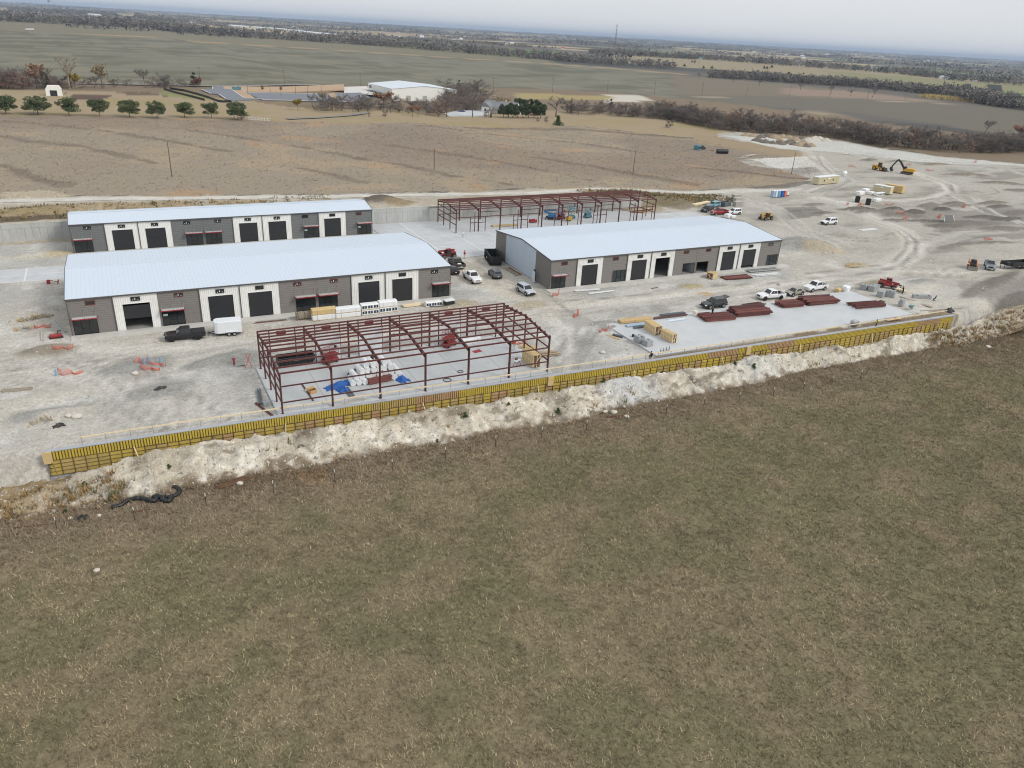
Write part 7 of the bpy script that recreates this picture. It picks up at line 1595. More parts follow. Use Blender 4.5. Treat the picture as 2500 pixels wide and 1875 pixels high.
# ================================================================== TREES
def branch_set(seed, H, spread, limbs, sub, twigs, lean=0.0, trunk=.3):
    rn = random.Random(seed); m = MB(); T = []
    th = H*rn.uniform(*((.22, .34) if trunk > .2 else (.12, .2))); top = Vector((lean*th, rn.uniform(-.3, .3), th)); r0 = H*.022
    m.tube([(0, 0, -.3), (lean*th*.3, 0, th*.5), top], r0*1.25, 6, r0*.8)
    lead = top+Vector((lean*H*.35, rn.uniform(-.4, .4), H*.38)); m.tube([top, (top+lead)/2+Vector((rn.uniform(-.3, .3), rn.uniform(-.3, .3), 0)), lead], r0*.75, 5, r0*.3)
    for i in range(limbs):
        a = 2*PI*i/limbs+rn.uniform(-.5, .5); f = rn.uniform(0, .8); s = top.lerp(lead, f); L = spread*rn.uniform(.6, 1.05)*(1-.35*f); up = rn.uniform(.35, 1.1)
        if trunk < .2 and i % 2: s = Vector((0, 0, H*rn.uniform(.02, .1))); up = rn.uniform(.05, .7)
        e = s+Vector((math.cos(a)*L, math.sin(a)*L, up*L+.1*H)); e.z = min(e.z, H*.96); mid = s.lerp(e, .5)+Vector((rn.uniform(-.3, .3), rn.uniform(-.3, .3), L*.12))
        m.tube([s, mid, e], r0*.5, 4, r0*.14, False)
        for j in range(sub):
            g = rn.uniform(.3, 1.0); b = s.lerp(mid, g*2) if g < .5 else mid.lerp(e, g*2-1); d = Vector((rn.gauss(0, 1)+math.cos(a)*.6, rn.gauss(0, 1)+math.sin(a)*.6, rn.uniform(.0, 1.5))).normalized()
            L2 = spread*rn.uniform(.25, .5); q = b+d*L2; q.z = min(q.z, H); m.tube([b, q], r0*.2, 3, r0*.06, False)
            for k in range(twigs):
                w_ = b.lerp(q, rn.uniform(.25, 1.05)); d2 = (d*.7+Vector((rn.gauss(0, 1), rn.gauss(0, 1), rn.gauss(.35, .8)))).normalized(); L3 = spread*rn.uniform(.12, .3); T.append((w_, w_+d2*L3))
    return m, T
ARR = {}
def bare_proto(seed, H, spread, tint, limbs=7, sub=6, twigs=26, lean=0.0, bark='bark', leafy=0.0, leaf_c=None, trunk=.3, tw=.075):
    m, T = branch_set(seed, H, spread, limbs, sub, twigs, lean, trunk); rs = np.random.RandomState(seed)
    tr = m.mesh('trunk', bark); A0 = np.array([t[0][:] for t in T]); B0 = np.array([t[1][:] for t in T]); n = len(T); d = B0-A0
    s = np.cross(d, rs.normal(0, 1, (n, 3))); s /= np.linalg.norm(s, axis=1)[:, None]+1e-6
    V = np.stack([A0+s*tw/2, A0-s*tw/2, B0], 1).reshape(-1, 3); c = np.repeat(tint[None]*rs.uniform(.7, 1.3, (n, 1)), 3, 0)
    if leafy:
        k = int(n*leafy); i_ = rs.randint(0, n, k); P0 = A0[i_]+(B0-A0)[i_]*rs.rand(k, 1); q = .22*rs.uniform(.6, 1.4, (k, 1, 1)); L_ = P0[:, None]+rs.normal(0, 1, (k, 3, 3))*q
        V = np.concatenate([V, L_.reshape(-1, 3)]); c = np.concatenate([c, np.repeat(leaf_c[None]*rs.uniform(.65, 1.35, (k, 1)), 3, 0)])
    me = np_mesh('crown', V, np.arange(len(V)).reshape(-1, 3), 'twig', c); ARR[me.name] = (V, c); return tr, me
def leaf_proto(seed, H, rad, z0, tint, lobes=16, per=190, size=.26, squash=.75, pointed=False, limbs=5):
    rs = np.random.RandomState(seed); m, _ = branch_set(seed, H*.8, rad*.75, limbs, 2, 0); tr = m.mesh('trunk', 'bark'); P0 = []; sh = []
    for i in range(lobes):
        a = rs.uniform(0, 2*PI); q = rs.rand()**.5; zc = rs.rand()
        if pointed: q *= (1-zc)*.9+.05; c = np.array([math.cos(a)*q*rad, math.sin(a)*q*rad, z0+zc*(H-z0)*.92]); lr = rad*(.5*(1-zc)+.16)
        else:
            zc = rs.uniform(.12, .8); q *= math.sqrt(max(.05, 1-((zc-.38)/.62)**2)); c = np.array([math.cos(a)*q*rad*.72, math.sin(a)*q*rad*.72, z0+zc*(H-z0)]); lr = rad*rs.uniform(.2, .36)
        d = rs.normal(0, 1, (per, 3)); d /= np.linalg.norm(d, axis=1)[:, None]; d[:, 2] *= squash; P0.append(c[None]+d*lr*rs.uniform(.55, 1.08, (per, 1))); sh.append(np.full(per, rs.uniform(.8, 1.2)))
    P0 = np.concatenate(P0); sh = np.concatenate(sh); k = len(P0); V = P0[:, None]+rs.normal(0, 1, (k, 3, 3))*size*rs.uniform(.6, 1.3, (k, 1, 1)); c = np.repeat(tint[None]*(sh*rs.uniform(.7, 1.35, k))[:, None], 3, 0)
    return tr, np_mesh('crown', V.reshape(-1, 3), np.arange(k*3).reshape(-1, 3), 'leaf', c)
GREYB, BRN, PALE, DARK = CA(128, 122, 118), CA(134, 121, 111), CA(156, 145, 130), CA(112, 107, 103)
PR = {}
for i in range(4): PR['grey%d' % i] = bare_proto(100+i, 10, 3.6, GREYB)
for i in range(3): PR['brown%d' % i] = bare_proto(120+i, 9.5, 3.6, BRN)
for i in range(2): PR['dark%d' % i] = bare_proto(130+i, 9, 3.6, DARK, 11, 7, 24, trunk=.1)
for i in range(2): PR['bush%d' % i] = bare_proto(140+i, 5.5, 3.0, CA(128, 120, 114), 11, 7, 24, trunk=.1)
PR['pale'] = bare_proto(150, 10, 2.6, PALE, 8, 6, 22, bark='bark_pale'); PR['lean'] = bare_proto(151, 9, 3.8, DARK, 7, 6, 20, .45)
for i in range(2): PR['rust%d' % i] = bare_proto(160+i, 8, 3.0, CA(138, 110, 92), 8, 7, 14, leafy=1.3, leaf_c=CA(158, 126, 104))
for i in range(3): PR['redbrown%d' % i] = bare_proto(170+i, 9, 3.8, CA(132, 116, 107), 10, 7, 22, leafy=.12, leaf_c=CA(150, 114, 98), trunk=.1)
PR['yellow'] = bare_proto(180, 8, 3.4, CA(128, 112, 92), 8, 7, 14, leafy=1.0, leaf_c=CA(162, 146, 116)); PR['crimson'] = bare_proto(181, 7, 2.2, CA(110, 50, 50), 8, 6, 10, leafy=2.2, leaf_c=CA(142, 102, 94)); PR['olive'] = bare_proto(182, 6, 2.4, CA(120, 108, 70), 8, 6, 10, leafy=1.8, leaf_c=CA(150, 132, 62))
OAK = CA(92, 102, 72)
for i in range(4): PR['oak%d' % i] = leaf_proto(200+i, 9.6, 5.9, 2.0, OAK, 26, 170, .25, .62)
for i in range(2): PR['ever%d' % i] = leaf_proto(210+i, 9.5, 3.3, 1.5, CA(78, 92, 66), 14, 190, .26, .9)
PR['cedar'] = leaf_proto(220, 9, 2.0, .8, CA(68, 80, 62), 14, 150, .22, 1.0, True); PR['roundgreen'] = leaf_proto(221, 5.2, 2.3, .5, CA(82, 100, 62), 11, 150, .22, .9, True)
PH = {'grey': 10, 'brow': 9.5, 'dark': 9, 'bush': 5.5, 'pale': 10, 'lean': 9, 'rust': 8, 'redb': 9, 'yell': 8, 'crim': 7, 'oliv': 6, 'oak0': 9.6, 'oak1': 9.6, 'oak2': 9.6, 'oak3': 9.6, 'ever': 9.5, 'ceda': 9, 'roun': 5.2}
def tree(kind, p, H, label, group, wide=1.0, rz=None, name='tree'):
    if kind not in PR: kind = kind+str(random.randrange(len([k for k in PR if k[:-1] == kind])))
    s = H/PH[kind[:4]]; tr, cr = PR[kind]
    r = thing(name, label, 'tree', (p.x, p.y, p.z-.1), random.uniform(0, 6.28) if rz is None else rz, group); r.scale = (s*wide, s*wide, s); put('trunk', tr, r); put('crown', cr, r); return r
def tpx(kind, px, hpx, label, group, wide=1.0, name='tree', rz=None):
    p = at(*px); D = (p-Vector((0, 0, CAMZ))).dot(CF); return tree(kind, p, hpx*D/FPX*1.04, label, group, wide, rz, name)
ORD = ('first', 'second', 'third', 'fourth', 'fifth', 'sixth', 'seventh', 'eighth', 'ninth')
for i, (px, hp_) in enumerate((((14.5, 278), 46), ((93, 279), 45), ((169, 281.5), 43), ((244, 284), 44), ((317, 286), 43), ((384, 288), 42), ((450.6, 286.4), 36), ((516.6, 288.2), 39), ((580.8, 292.7), 45))):
    tpx('oak%d' % (i % 4), px, hp_, 'dark green live oak, %s from the left in the row beyond the brown field' % ORD[i], 'live oaks in a row', (1.12, 1.3, 1.08, .98, 1.1, 1.0, 1.22, .95, 1.05)[i], 'live_oak', i*1.7)
tpx('ever0', (572, 289), 38, 'small second evergreen close behind the last live oak of the row', 'evergreens', .9)
W1 = 'bare trees between the oaks and the paved road'
for k, px, hp_, wd, lb in (('brown', (10, 216), 46, 1.3, 'bare brown tree at the left edge above the oaks'), ('redbrown', (55, 218), 46, 1.3, 'reddish bare tree at the left above the second oak'), ('rust', (90, 215), 54, 1.0, 'tree with an orange-brown top left of the white tent shed'), ('cedar', (112, 214), 50, 1.0, 'narrow dark cedar above the white tent shed'),
                           ('pale', (170, 217), 82, 1.1, 'tall pale bare tree right of the white tent shed'), ('olive', (184, 216), 36, 1.0, 'small yellow-leaved tree right of the tall pale one'), ('lean', (230, 217), 30, 1.0, 'small leaning bare tree above the fourth oak'), ('yellow', (250, 216), 56, .8, 'tall thin tree with an orange top above the fifth oak'), ('lean', (356, 215), 42, 1.3, 'dark bare tree leaning right above the sixth oak'),
                           ('grey', (402, 213), 36, 1.3, 'spreading bare tree left of the car park entrance'), ('cedar', (475, 210), 32, 1.6, 'dark rounded cedar at the car park entrance'), ('crimson', (487, 214), 24, 1.2, 'small reddish shrub beside the cedar at the car park entrance'), ('bush', (590, 293.6), 18, .8, 'small bare bush right of the last live oak')):
    tpx(k, px, hp_, lb, W1, wd)
rn = random.Random(4)
def mass(name, label, items):
    Vs, Cs = [], []
    for kind, p, H, wide in items:
        if kind not in PR: kind = kind+str(rn.randrange(len([k for k in PR if k[:-1] == kind])))
        V, c = ARR[PR[kind][1].name]; s = H/PH[kind[:4]]; a = rn.uniform(0, 6.28); sub_ = (len(V)//3); pick = np.sort(np.random.RandomState(int(p.x*10) % 9999).permutation(sub_)[:int(sub_*.6)]); ix = (pick[:, None]*3+np.arange(3)[None]).ravel(); V = V[ix]; c = c[ix]
        Vs.append(np.stack([p.x+(V[:, 0]*math.cos(a)-V[:, 1]*math.sin(a))*s*wide, p.y+(V[:, 0]*math.sin(a)+V[:, 1]*math.cos(a))*s*wide, p.z-.1+V[:, 2]*s], 1)); Cs.append(c)
    V = np.concatenate(Vs); stuff(put(name, np_mesh(name, V, np.arange(len(V)).reshape(-1, 3), 'twig', np.concatenate(Cs))), label)
def item(kind, px, hpx, wide): p = at(*px); D = (p-Vector((0, 0, CAMZ))).dot(CF); return (kind, p, hpx*D/FPX*1.04, wide)
for i in range(12): tpx(rn.choice(('brown', 'grey', 'dark', 'redbrown')), (rn.uniform(-10, 130) if i < 7 else rn.uniform(150, 450), rn.uniform(212, 217)), rn.uniform(34, 48) if i < 7 else rn.uniform(22, 34), 'bare tree in the thicket along the old paved road, above the oaks', W1+' thicket', 1.25)
mass('thicket', 'bare scrub along the old paved road above the oaks', [item(rn.choice(('brown', 'bush', 'dark', 'bush', 'redbrown')), (rn.uniform(-30, 150) if i < 44 else rn.uniform(140, 480), rn.uniform(203, 218)), rn.uniform(20, 44) if i < 44 else rn.uniform(9, 24), 1.3) for i in range(84)])
W2 = 'bare trees in front of the white hall'
def z3(x, y): return (780+x*.1808, 150+y*.1808)
for k, q, hp_, wd, lb in (('grey', (670, 745), 46, 1.15, 'bare tree standing alone below the left corner of the white hall'), ('bush', (885, 752), 18, .8, 'small bare shrub in the tan grass below the white hall'), ('rust', (870, 640), 42, 1.5, 'large rust-brown tree against the corner of the white hall'), ('rust', (1255, 752), 30, .8, 'left of the two rust-orange trees below the white hall'),
                          ('rust', (1330, 752), 29, .8, 'right of the two rust-orange trees below the white hall'), ('redbrown', (1605, 748), 50, 1.0, 'tall brownish bare tree below the right end of the white hall'), ('brown', (1718, 752), 44, 1.1, 'brownish bare tree right of the tall one below the white hall'), ('grey', (2065, 752), 52, 1.0, 'tall bare tree on the farmhouse drive'),
                          ('crimson', (2175, 640), 26, 1.0, 'small crimson tree left of the farmhouse'), ('cedar', (1880, 400), 26, 1.3, 'dark cedar rising behind the thicket right of the white hall'), ('redbrown', (1820, 420), 24, 1.5, 'reddish tree crown behind the thicket right of the white hall'), ('ever', (2105, 400), 20, 1.2, 'dark evergreen top right of the white hall'),
                          ('olive', (205, 590), 18, 1.2, 'small yellow-green tree at the right of the car park'), ('yellow', (45, 560), 26, 1.0, 'pale orange tree between the car park and the grass'), ('olive', (-290, 660), 28, 1.0, 'yellowish tree at the near edge of the car park')):
    tpx(k, z3(*q), hp_, lb, W2, wd)
HT = []
for i in range(96):
    x = rn.uniform(-150, 2150); y0 = 640+20*math.sin(x/200)+(40 if 950 < x < 1700 else 0); y = y0+rn.uniform(-60, 40)
    if 560 < x < 1000 and y < 600: continue
    if i < 36: tpx(rn.choice(('grey', 'grey', 'dark', 'brown')), z3(x, y), rn.uniform(24, 36) if x < 1500 else rn.uniform(30, 46), 'bare grey tree in the thicket in front of the white hall', W2+' thicket', 1.3)
    else: HT.append(item(rn.choice(('bush', 'dark', 'bush', 'brown')), z3(x, y), rn.uniform(14, 28), 1.4))
mass('thicket', 'bare scrub in front of the white hall', HT)
mass('thicket', 'bare scrub between the white hall and the farmhouse', [item(rn.choice(('dark', 'grey', 'bush', 'brown')), z3(rn.uniform(1620, 2260), rn.uniform(430, 690)), rn.uniform(20, 34), 1.4) for i in range(60)])
for i in range(12): x = rn.uniform(1650, 2250); tpx(rn.choice(('grey', 'dark', 'brown')), z3(x, rn.uniform(430, 560)), rn.uniform(26, 38), 'bare grey tree in the thicket between the white hall and the farmhouse', W2+' and farmhouse thicket', 1.3)
def z4(x, y): return (1130+x*.1808, 180+y*.1808)
W3 = 'trees around the farmhouse'
for i, x in enumerate((550, 615, 675, 740, 810, 885, 960, 1050)): tpx('ever%d' % (i % 2), z4(x, 594+i), 37+(i % 3)*2, 'dark evergreen, %s from the left in the dense row in front of the farmhouse' % ORD[i], 'evergreen row at the farmhouse', 1.15)
for i, q in enumerate(((720, 500), (800, 500), (880, 505), (990, 520))): tpx('ever%d' % (i % 2), z4(*q), 34, 'dark evergreen behind the front row at the farmhouse, %s from the left' % ORD[i], 'evergreens behind the farmhouse row', 1.3)
for k, q, hp_, wd, lb in (('yellow', (545, 520), 36, 1.4, 'golden tree behind the farmhouse roof'), ('grey', (1255, 580), 46, 1.5, 'broad bare tree right of the farmhouse evergreens'), ('roundgreen', (1280, 698), 23, 1.0, 'small round green tree alone in the tan grass'), ('bush', (1010, 650), 12, .8, 'tiny bare sapling left of the other below the farmhouse evergreens'), ('bush', (1127, 658), 14, .9, 'tiny bare sapling right of the other below the farmhouse evergreens'),
                          ('brown', (345, 590), 26, .9, 'brown bare tree in front of the farmhouse'), ('bush', (310, 592), 16, .8, 'small bare shrub in front of the farmhouse'), ('roundgreen', (380, 590), 9, 1.0, 'tiny dark shrub in front of the farmhouse'), ('cedar', (1995, 500), 28, 1.2, 'dark pointed cedar in the hedge right of the farmhouse'), ('redbrown', (1640, 480), 26, 1.2, 'orange-brown tree in the hedge right of the farmhouse'), ('redbrown', (1810, 500), 22, 1.2, 'small orange-brown tree in the hedge right of the farmhouse')):
    tpx(k, z4(*q), hp_, lb, W3, wd)
mass('thicket', 'bare scrub in the hedge right of the farmhouse', [item(rn.choice(('dark', 'bush', 'bush', 'brown', 'grey')), z4(x, 545+(x-1400)*.045+rn.uniform(-60, 14)), rn.uniform(12, 26), 1.5) for x in [rn.uniform(1330, 2900) for _ in range(80)]])
for i in range(26): x = rn.uniform(1330, 2900); tpx(rn.choice(('grey', 'dark', 'bush', 'dark', 'brown')), z4(x, 545+(x-1400)*.045+rn.uniform(-45, 14)), rn.uniform(18, 34), 'bare tree in the hedge between the farmhouse and the right-hand woods', 'hedge trees right of the farmhouse', 1.3)
W4 = 'bare trees of the right-hand woods'
BL = [(1600, 288), (1640, 294), (1750, 318), (1850, 326), (1950, 331), (2060, 341), (2152, 359), (2253, 368), (2355, 376), (2447, 375), (2540, 370)]
BG = [at(*p, flat=True) for p in BL]; seg = [(b-a).length for a, b in zip(BG[:-1], BG[1:])]; tot = sum(seg)
cnt = 0
WM = []
for i in range(420):
    t = (i+rn.random())/420*tot; k = 0
    while t > seg[k] and k < len(seg)-1: t -= seg[k]; k += 1
    p = BG[k].lerp(BG[k+1], t/seg[k]); dirv = Vector((p.x, p.y, 0)).normalized(); dep = rn.random()**1.2*34; p = p+dirv*(dep+2.5); p.z = h1(p.x, p.y)
    kd = rn.choice(('grey', 'grey', 'dark', 'dark', 'brown', 'bush', 'grey', 'redbrown' if p.x > 300 else 'grey'))
    if dep < 5 and rn.random() < .5: kd = rn.choice(('bush', 'dark'))
    H = rn.uniform(6.5, 12) if kd != 'bush' else rn.uniform(4, 6.5)
    if i % 3: WM.append((kd, p, H*.9, 1.4)); continue
    tree(kd, p, H, {'grey': 'bare grey tree in the woods beyond the white haul road', 'dark': 'dark bare tree in the woods beyond the white haul road', 'brown': 'brown bare tree in the woods beyond the white haul road', 'bush': 'low bare bush at the edge of the woods beyond the white haul road', 'redbrown': 'reddish bare tree in the woods beyond the white haul road'}[kd], W4, 1.35)
mass('woods', 'bare woods filling the strip beyond the white haul road', WM)
tpx('roundgreen', (1812, 316), 18, 'dark green bush at the left end of the right-hand woods', W4, 1.2); tpx('bush', (1757, 318), 24, 'round bare bush at the left edge of the spoil heaps', W4, 1.4); tpx('bush', (1633, 312), 20, 'lone bare bush in the tan grass below the right-hand woods', W4, 1.2)
tpx('lean', (2400, 330), 36, 'dark forked bare tree rising above the right-hand woods', W4, 1.2); tpx('rust', (2485, 345), 40, 'orange-leaved tree at the right end of the woods', W4, 1.5)
for i, (px, hp_) in enumerate((((1705.7, 192), 16), ((1790, 202), 15), ((1853.6, 209.5), 18), ((1953.6, 219), 18), ((2028.5, 228.7), 20), ((2076.6, 234.5), 19), ((2128.5, 238), 24))):
    tpx('grey' if i < 6 else 'lean', px, hp_, 'lone bare tree, %s from the left along the far field edge' % ORD[i], 'lone bare trees along the far field edge', 1.2)
for i, px in enumerate(((1671, 162), (1717, 167), (1738, 167), (1865, 167), (1872, 168), (1884, 165))): tpx('roundgreen', px, 6, 'round dark shrub, %s from the left in the far tan pasture' % ORD[i], 'round dark shrubs in the far pasture', 1.3)
# small green bushes rooted in the berm
for i, px in enumerate(((414, 1150), (206, 1180), (875, 1032), (1068, 1066), (1135, 1030), (1194, 1069), (1246, 980), (1240, 1005), (1362, 1002), (1472, 955), (1614, 931), (1476, 998), (1575, 985), (1790, 908), (1838, 908), (1765, 942), (1260, 1052), (1192, 1066), (155, 1235))):
    d = CF+CR*((px[0]-1250)/FPX)-CU*((px[1]-937.5)/FPX); t = -43.0/-d.z if False else (CAMZ+2.4)/-d.z; x, y = d.x*t, d.y*t; jx = int(np.clip((x+16)/.32, 0, BX.shape[1]-1)); iy = int(np.argmin(np.abs(BY[:, jx]-y)))
    o = tree('roundgreen', Vector((x, BY[iy, jx], BZ[iy, jx]-.05)), random.uniform(.45, .8), 'small green weed bush rooted in the white berm', 'weed bushes on the berm', 1.3, name='bush'); o['category'] = 'bush'
# far tree belts: one mass each
def belt(name, label, px, depth, hpx, n, tints, seed, jig=1.0):
    rs = np.random.RandomState(seed); G_ = np.array([at(*p, flat=True)[:2] for p in px]); sg_ = np.hypot(*np.diff(G_, axis=0).T); cs = np.concatenate([[0], np.cumsum(sg_)])
    t = rs.rand(n)*cs[-1]; x = np.interp(t, cs, G_[:, 0]); y = np.interp(t, cs, G_[:, 1]); D = np.hypot(x, y); dep = rs.rand(n)*depth; x = x+x/D*dep; y = y+y/D*dep
    zz = hgt(x, y); H = hpx*D/FPX*rs.uniform(.65, 1.15, n); K = 34; c = np.stack([x, y, zz+H*.52], 1)
    d = rs.normal(0, 1, (n, K, 3)); d /= np.linalg.norm(d, axis=2)[:, :, None]; P0 = c[:, None]+d*np.stack([H*.42, H*.42, H*.5], 1)[:, None]*rs.uniform(.5, 1.0, (n, K, 1))
    V = P0[:, :, None]+rs.normal(0, 1, (n, K, 3, 3))*(H*.09)[:, None, None, None]; ti = np.array(tints)[rs.randint(0, len(tints), n)]
    cc = np.repeat((ti[:, None]*rs.uniform(.7, 1.3, (n, K, 1))).reshape(-1, 3), 3, 0)
    stuff(put(name, np_mesh(name, V.reshape(-1, 3), np.arange(n*K*3).reshape(-1, 3), 'twig', cc)), label)
WT = [CA(128, 125, 120), CA(118, 116, 113), CA(133, 126, 118), CA(114, 113, 109), CA(127, 120, 113)]
belt('tree_belt', 'long dark belt of bare trees across the left distance', [(-60, 48), (0, 52), (200, 62), (384, 73), (600, 92), (850, 108), (1000, 119), (1184, 134), (1453, 157), (1650, 170)], 110, 17, 1500, WT, 1)
belt('tree_belt', 'dark belt of bare trees across the right distance', [(1731, 190), (1850, 197), (1957, 205), (2100, 214), (2226, 226), (2330, 240)], 70, 17, 800, WT, 2)
belt('tree_belt', 'bare woods at the right edge of the distance', [(2300, 240), (2380, 252), (2440, 262), (2560, 278)], 90, 24, 420, WT, 3)
belt('tree_belt', 'second belt of bare trees in the left distance', [(20, 27), (200, 36), (290, 42)], 200, 8, 320, WT, 4); belt('tree_belt', 'short belt of bare trees above the long greenhouses', [(330, 45), (430, 55), (560, 68)], 200, 9, 260, WT, 5)
belt('tree_belt', 'far belt of dark trees above the right-hand pastures', [(1640, 140), (1800, 152), (1990, 166), (2200, 182), (2360, 200), (2540, 214)], 160, 12, 900, WT+[CA(60, 70, 60)], 6)
belt('tree_belt', 'bare trees around the far village', [(780, 90), (900, 94), (1060, 102), (1180, 108), (1300, 118)], 160, 6, 500, WT+[CA(150, 120, 80)], 7)
belt('tree_belt', 'dark trees at the right end of the bright green far field', [(1440, 132), (1560, 138), (1700, 146)], 130, 11, 420, WT+[CA(70, 78, 66)], 8)
# woods reaching to the horizon
rs = np.random.RandomState(77); n = 30000; th = rs.uniform(-.72, .72, n)+math.atan2(CF.x, CF.y); D = 1900*np.exp(rs.rand(n)*2.55); x = np.sin(th)*D; y = np.cos(th)*D
ru_, rv_ = x*math.cos(ang)+y*math.sin(ang), -x*math.sin(ang)+y*math.cos(ang); ok = (fbm(ru_/900, rv_/420, 41, 5) < .525) & (fbm(ru_/300, rv_/160, 47, 3) > .42); x, y, D = x[ok], y[ok], D[ok]; n = len(x); H = rs.uniform(5, 9, n)*(1+D/9000); kp = rs.rand(n) < np.clip(D/5500, .3, 1); x, y, D, H = x[kp], y[kp], D[kp], H[kp]; n = len(x)
gz0 = hgt(x, y)+hills(x, y, D); K = 9
d = rs.normal(0, 1, (n, K, 3)); d /= np.linalg.norm(d, axis=2)[:, :, None]; c = np.stack([x, y, gz0+H*.4], 1); wd = H*(.8+D/5000)
P0 = c[:, None]+d*np.stack([wd, wd, H*.45], 1)[:, None]*rs.uniform(.3, 1.0, (n, K, 1)); V = P0[:, :, None]+rs.normal(0, 1, (n, K, 3, 3))*(H*.28)[:, None, None, None]
cc = np.repeat((np.array(WT+[CA(70, 76, 66)])[rs.randint(0, 6, n)][:, None]*rs.uniform(.75, 1.25, (n, K, 1))).reshape(-1, 3), 3, 0)
stuff(put('far_woods', np_mesh('far_woods', V.reshape(-1, 3), np.arange(n*K*3).reshape(-1, 3), 'twig', cc)), 'scattered woods reaching to the horizon')
p = gp([(2270, 238), (2310, 243), (2360, 247), (2385, 250)]); n = 1500; t = rs.rand(n); x = np.interp(t, (0, .3, .7, 1), [q[0] for q in p])+rs.normal(0, 6, n); y = np.interp(t, (0, .3, .7, 1), [q[1] for q in p])+rs.normal(0, 6, n)
stuff(blades('cane_bed', x, y, hgt(x, y), 3.0+1.5*rs.rand(n), .8+.4*rs.rand(n), CA(196, 176, 128)[None]*np.ones((n, 1)), .3, 5, 88), 'pale yellow cane bed at the corner of the far field')

# ================================================================== POLES AND FAR BUILDINGS
mat('pole_wood', C(104, 92, 82), .9, var=.15); mat('lamp_grey', C(120, 118, 114), .5, metal=.4); mat('hall_white', C(236, 236, 230), .6, var=.03); mat('hall_roof', C(214, 222, 230), .5, metal=.2, var=.03); mat('shingle', C(132, 134, 138), .85, var=.1); mat('shingle_dark', C(66, 68, 72), .85, var=.1); mat('brick_tan', C(206, 190, 150), .8, var=.08); mat('canopy_green', C(78, 92, 94), .6)
def pole(px, hpx, label, group, arms=True, mt='pole_wood'):
    p = at(*px); D = (p-Vector((0, 0, CAMZ))).dot(CF); H = hpx*D/FPX*1.06
    r = thing('utility_pole' if arms is not None else 'lamp_post', label, 'pole', p, random.uniform(-.3, .3), group); MB().tube([(0, 0, -.3), (0, 0, H)], .14, 7, .09).build('shaft', mt, r)
    if arms: MB().box(-1.0, 1.0, -.06, .06, H-.6, H-.46).build('crossarm', mt, r); [MB().tube([(x, 0, H-.46), (x, 0, H-.25)], .05, 5).build('insulator', 'lamp_grey', r) for x in (-.9, .9)]
    elif arms is None: MB().box(-.1, 1.1, -.12, .12, H-.05, H+.08).build('lamp_head', 'lamp_grey', r); MB().box(-.3, .3, -.3, .3, -.1, .6).build('footing', 'conc_panel', r)
for i, (px, h_, nm) in enumerate((((420, 432), 77, 'bare wooden pole in the brown field behind the rear building'), ((1060, 415), 47, 'short wooden pole in the brown field left of the far frame'), ((1545, 427), 54, 'wooden pole in the brown field behind the far frame'), ((1932, 425), 48, 'wooden pole left of the tan site office'))): pole(px, h_, nm, 'wooden poles', False)
for i, (px, h_) in enumerate((((265, 204), 43), ((490, 209), 40), ((695, 211), 36), ((880, 215), 31))): pole(px, h_, 'wooden power pole, %s from the left along the old paved road' % ORD[i], 'power poles')
for i, (px, h_) in enumerate((((1204.6, 219), 26), ((1348.7, 224.8), 31), ((1482, 227.5), 28), ((1597, 230.6), 28), ((1713, 234.5), 29), ((1822, 236.4), 27), ((1926, 239), 26), ((2022.8, 241), 26), ((2117, 241), 17), ((2209, 244), 20))): pole(px, h_, 'wooden power pole, %s from the left in the line right of the white hall' % (ORD+('tenth',))[i], 'power poles')
for i, (x, y, t_) in enumerate(((1010, 520, 400), (1137, 570, 430), (1440, 545, 420), (1585, 600, 470), (1782, 560, 420), (1945, 600, 470), (2130, 570, 440))): pole((400+x*.1808, 130+y*.1808), (y-t_)*.1808, 'grey lamp post, %s from the left in the new car park' % ORD[i], 'car park lamp posts', None, 'lamp_grey')
pole((1073.5, 240), 32, 'tall lamp post at the right end of the white hall', 'car park lamp posts', None, 'lamp_grey')
def gable(name, label, p0, p1, W, he, rise, wall_m, roof_m, group=None, cat='building', win=0):
    """gabled building: long wall from p0 to p1, body behind it"""
    a = Vector(p0); b = Vector(p1); L = (b-a).length; rz = math.atan2(b.y-a.y, b.x-a.x); r = thing(name, label, cat, (a.x, a.y, min(a.z, b.z)), rz, group); e = .3
    m = MB(); m.box(0, L, 0, W, -1.0, he); m.add([(0, 0, he), (0, W, he), (0, W/2, he+rise)], [(0, 1, 2)]); m.add([(L, 0, he), (L, W, he), (L, W/2, he+rise)], [(0, 1, 2)]); m.build('wall', wall_m, r); k = rise/(W/2)
    for s in (0, 1):
        y0_, y1_ = (-e, W/2) if s == 0 else (W+e, W/2); z0 = he-e*k+.06
        MB().add([(-e, y0_, z0), (L+e, y0_, z0), (L+e, y1_, he+rise+.06), (-e, y1_, he+rise+.06), (-e, y0_, z0-.12), (L+e, y0_, z0-.12), (L+e, y1_, he+rise-.06), (-e, y1_, he+rise-.06)], [(0, 1, 2, 3), (7, 6, 5, 4), (0, 4, 5, 1), (1, 5, 6, 2), (2, 6, 7, 3), (3, 7, 4, 0)]).build('roof_slope', roof_m, r)
    for i in range(win): x = L*(i+.5)/win; MB().box(x-.5, x+.5, -.08, -.01, 1.0, 2.3).build('window', 'glass_dark', r)
    if win: MB().box(L*.5-.5, L*.5+.5, -.1, -.02, 0, 2.1).build('door', 'timber_dark', r)
    return r
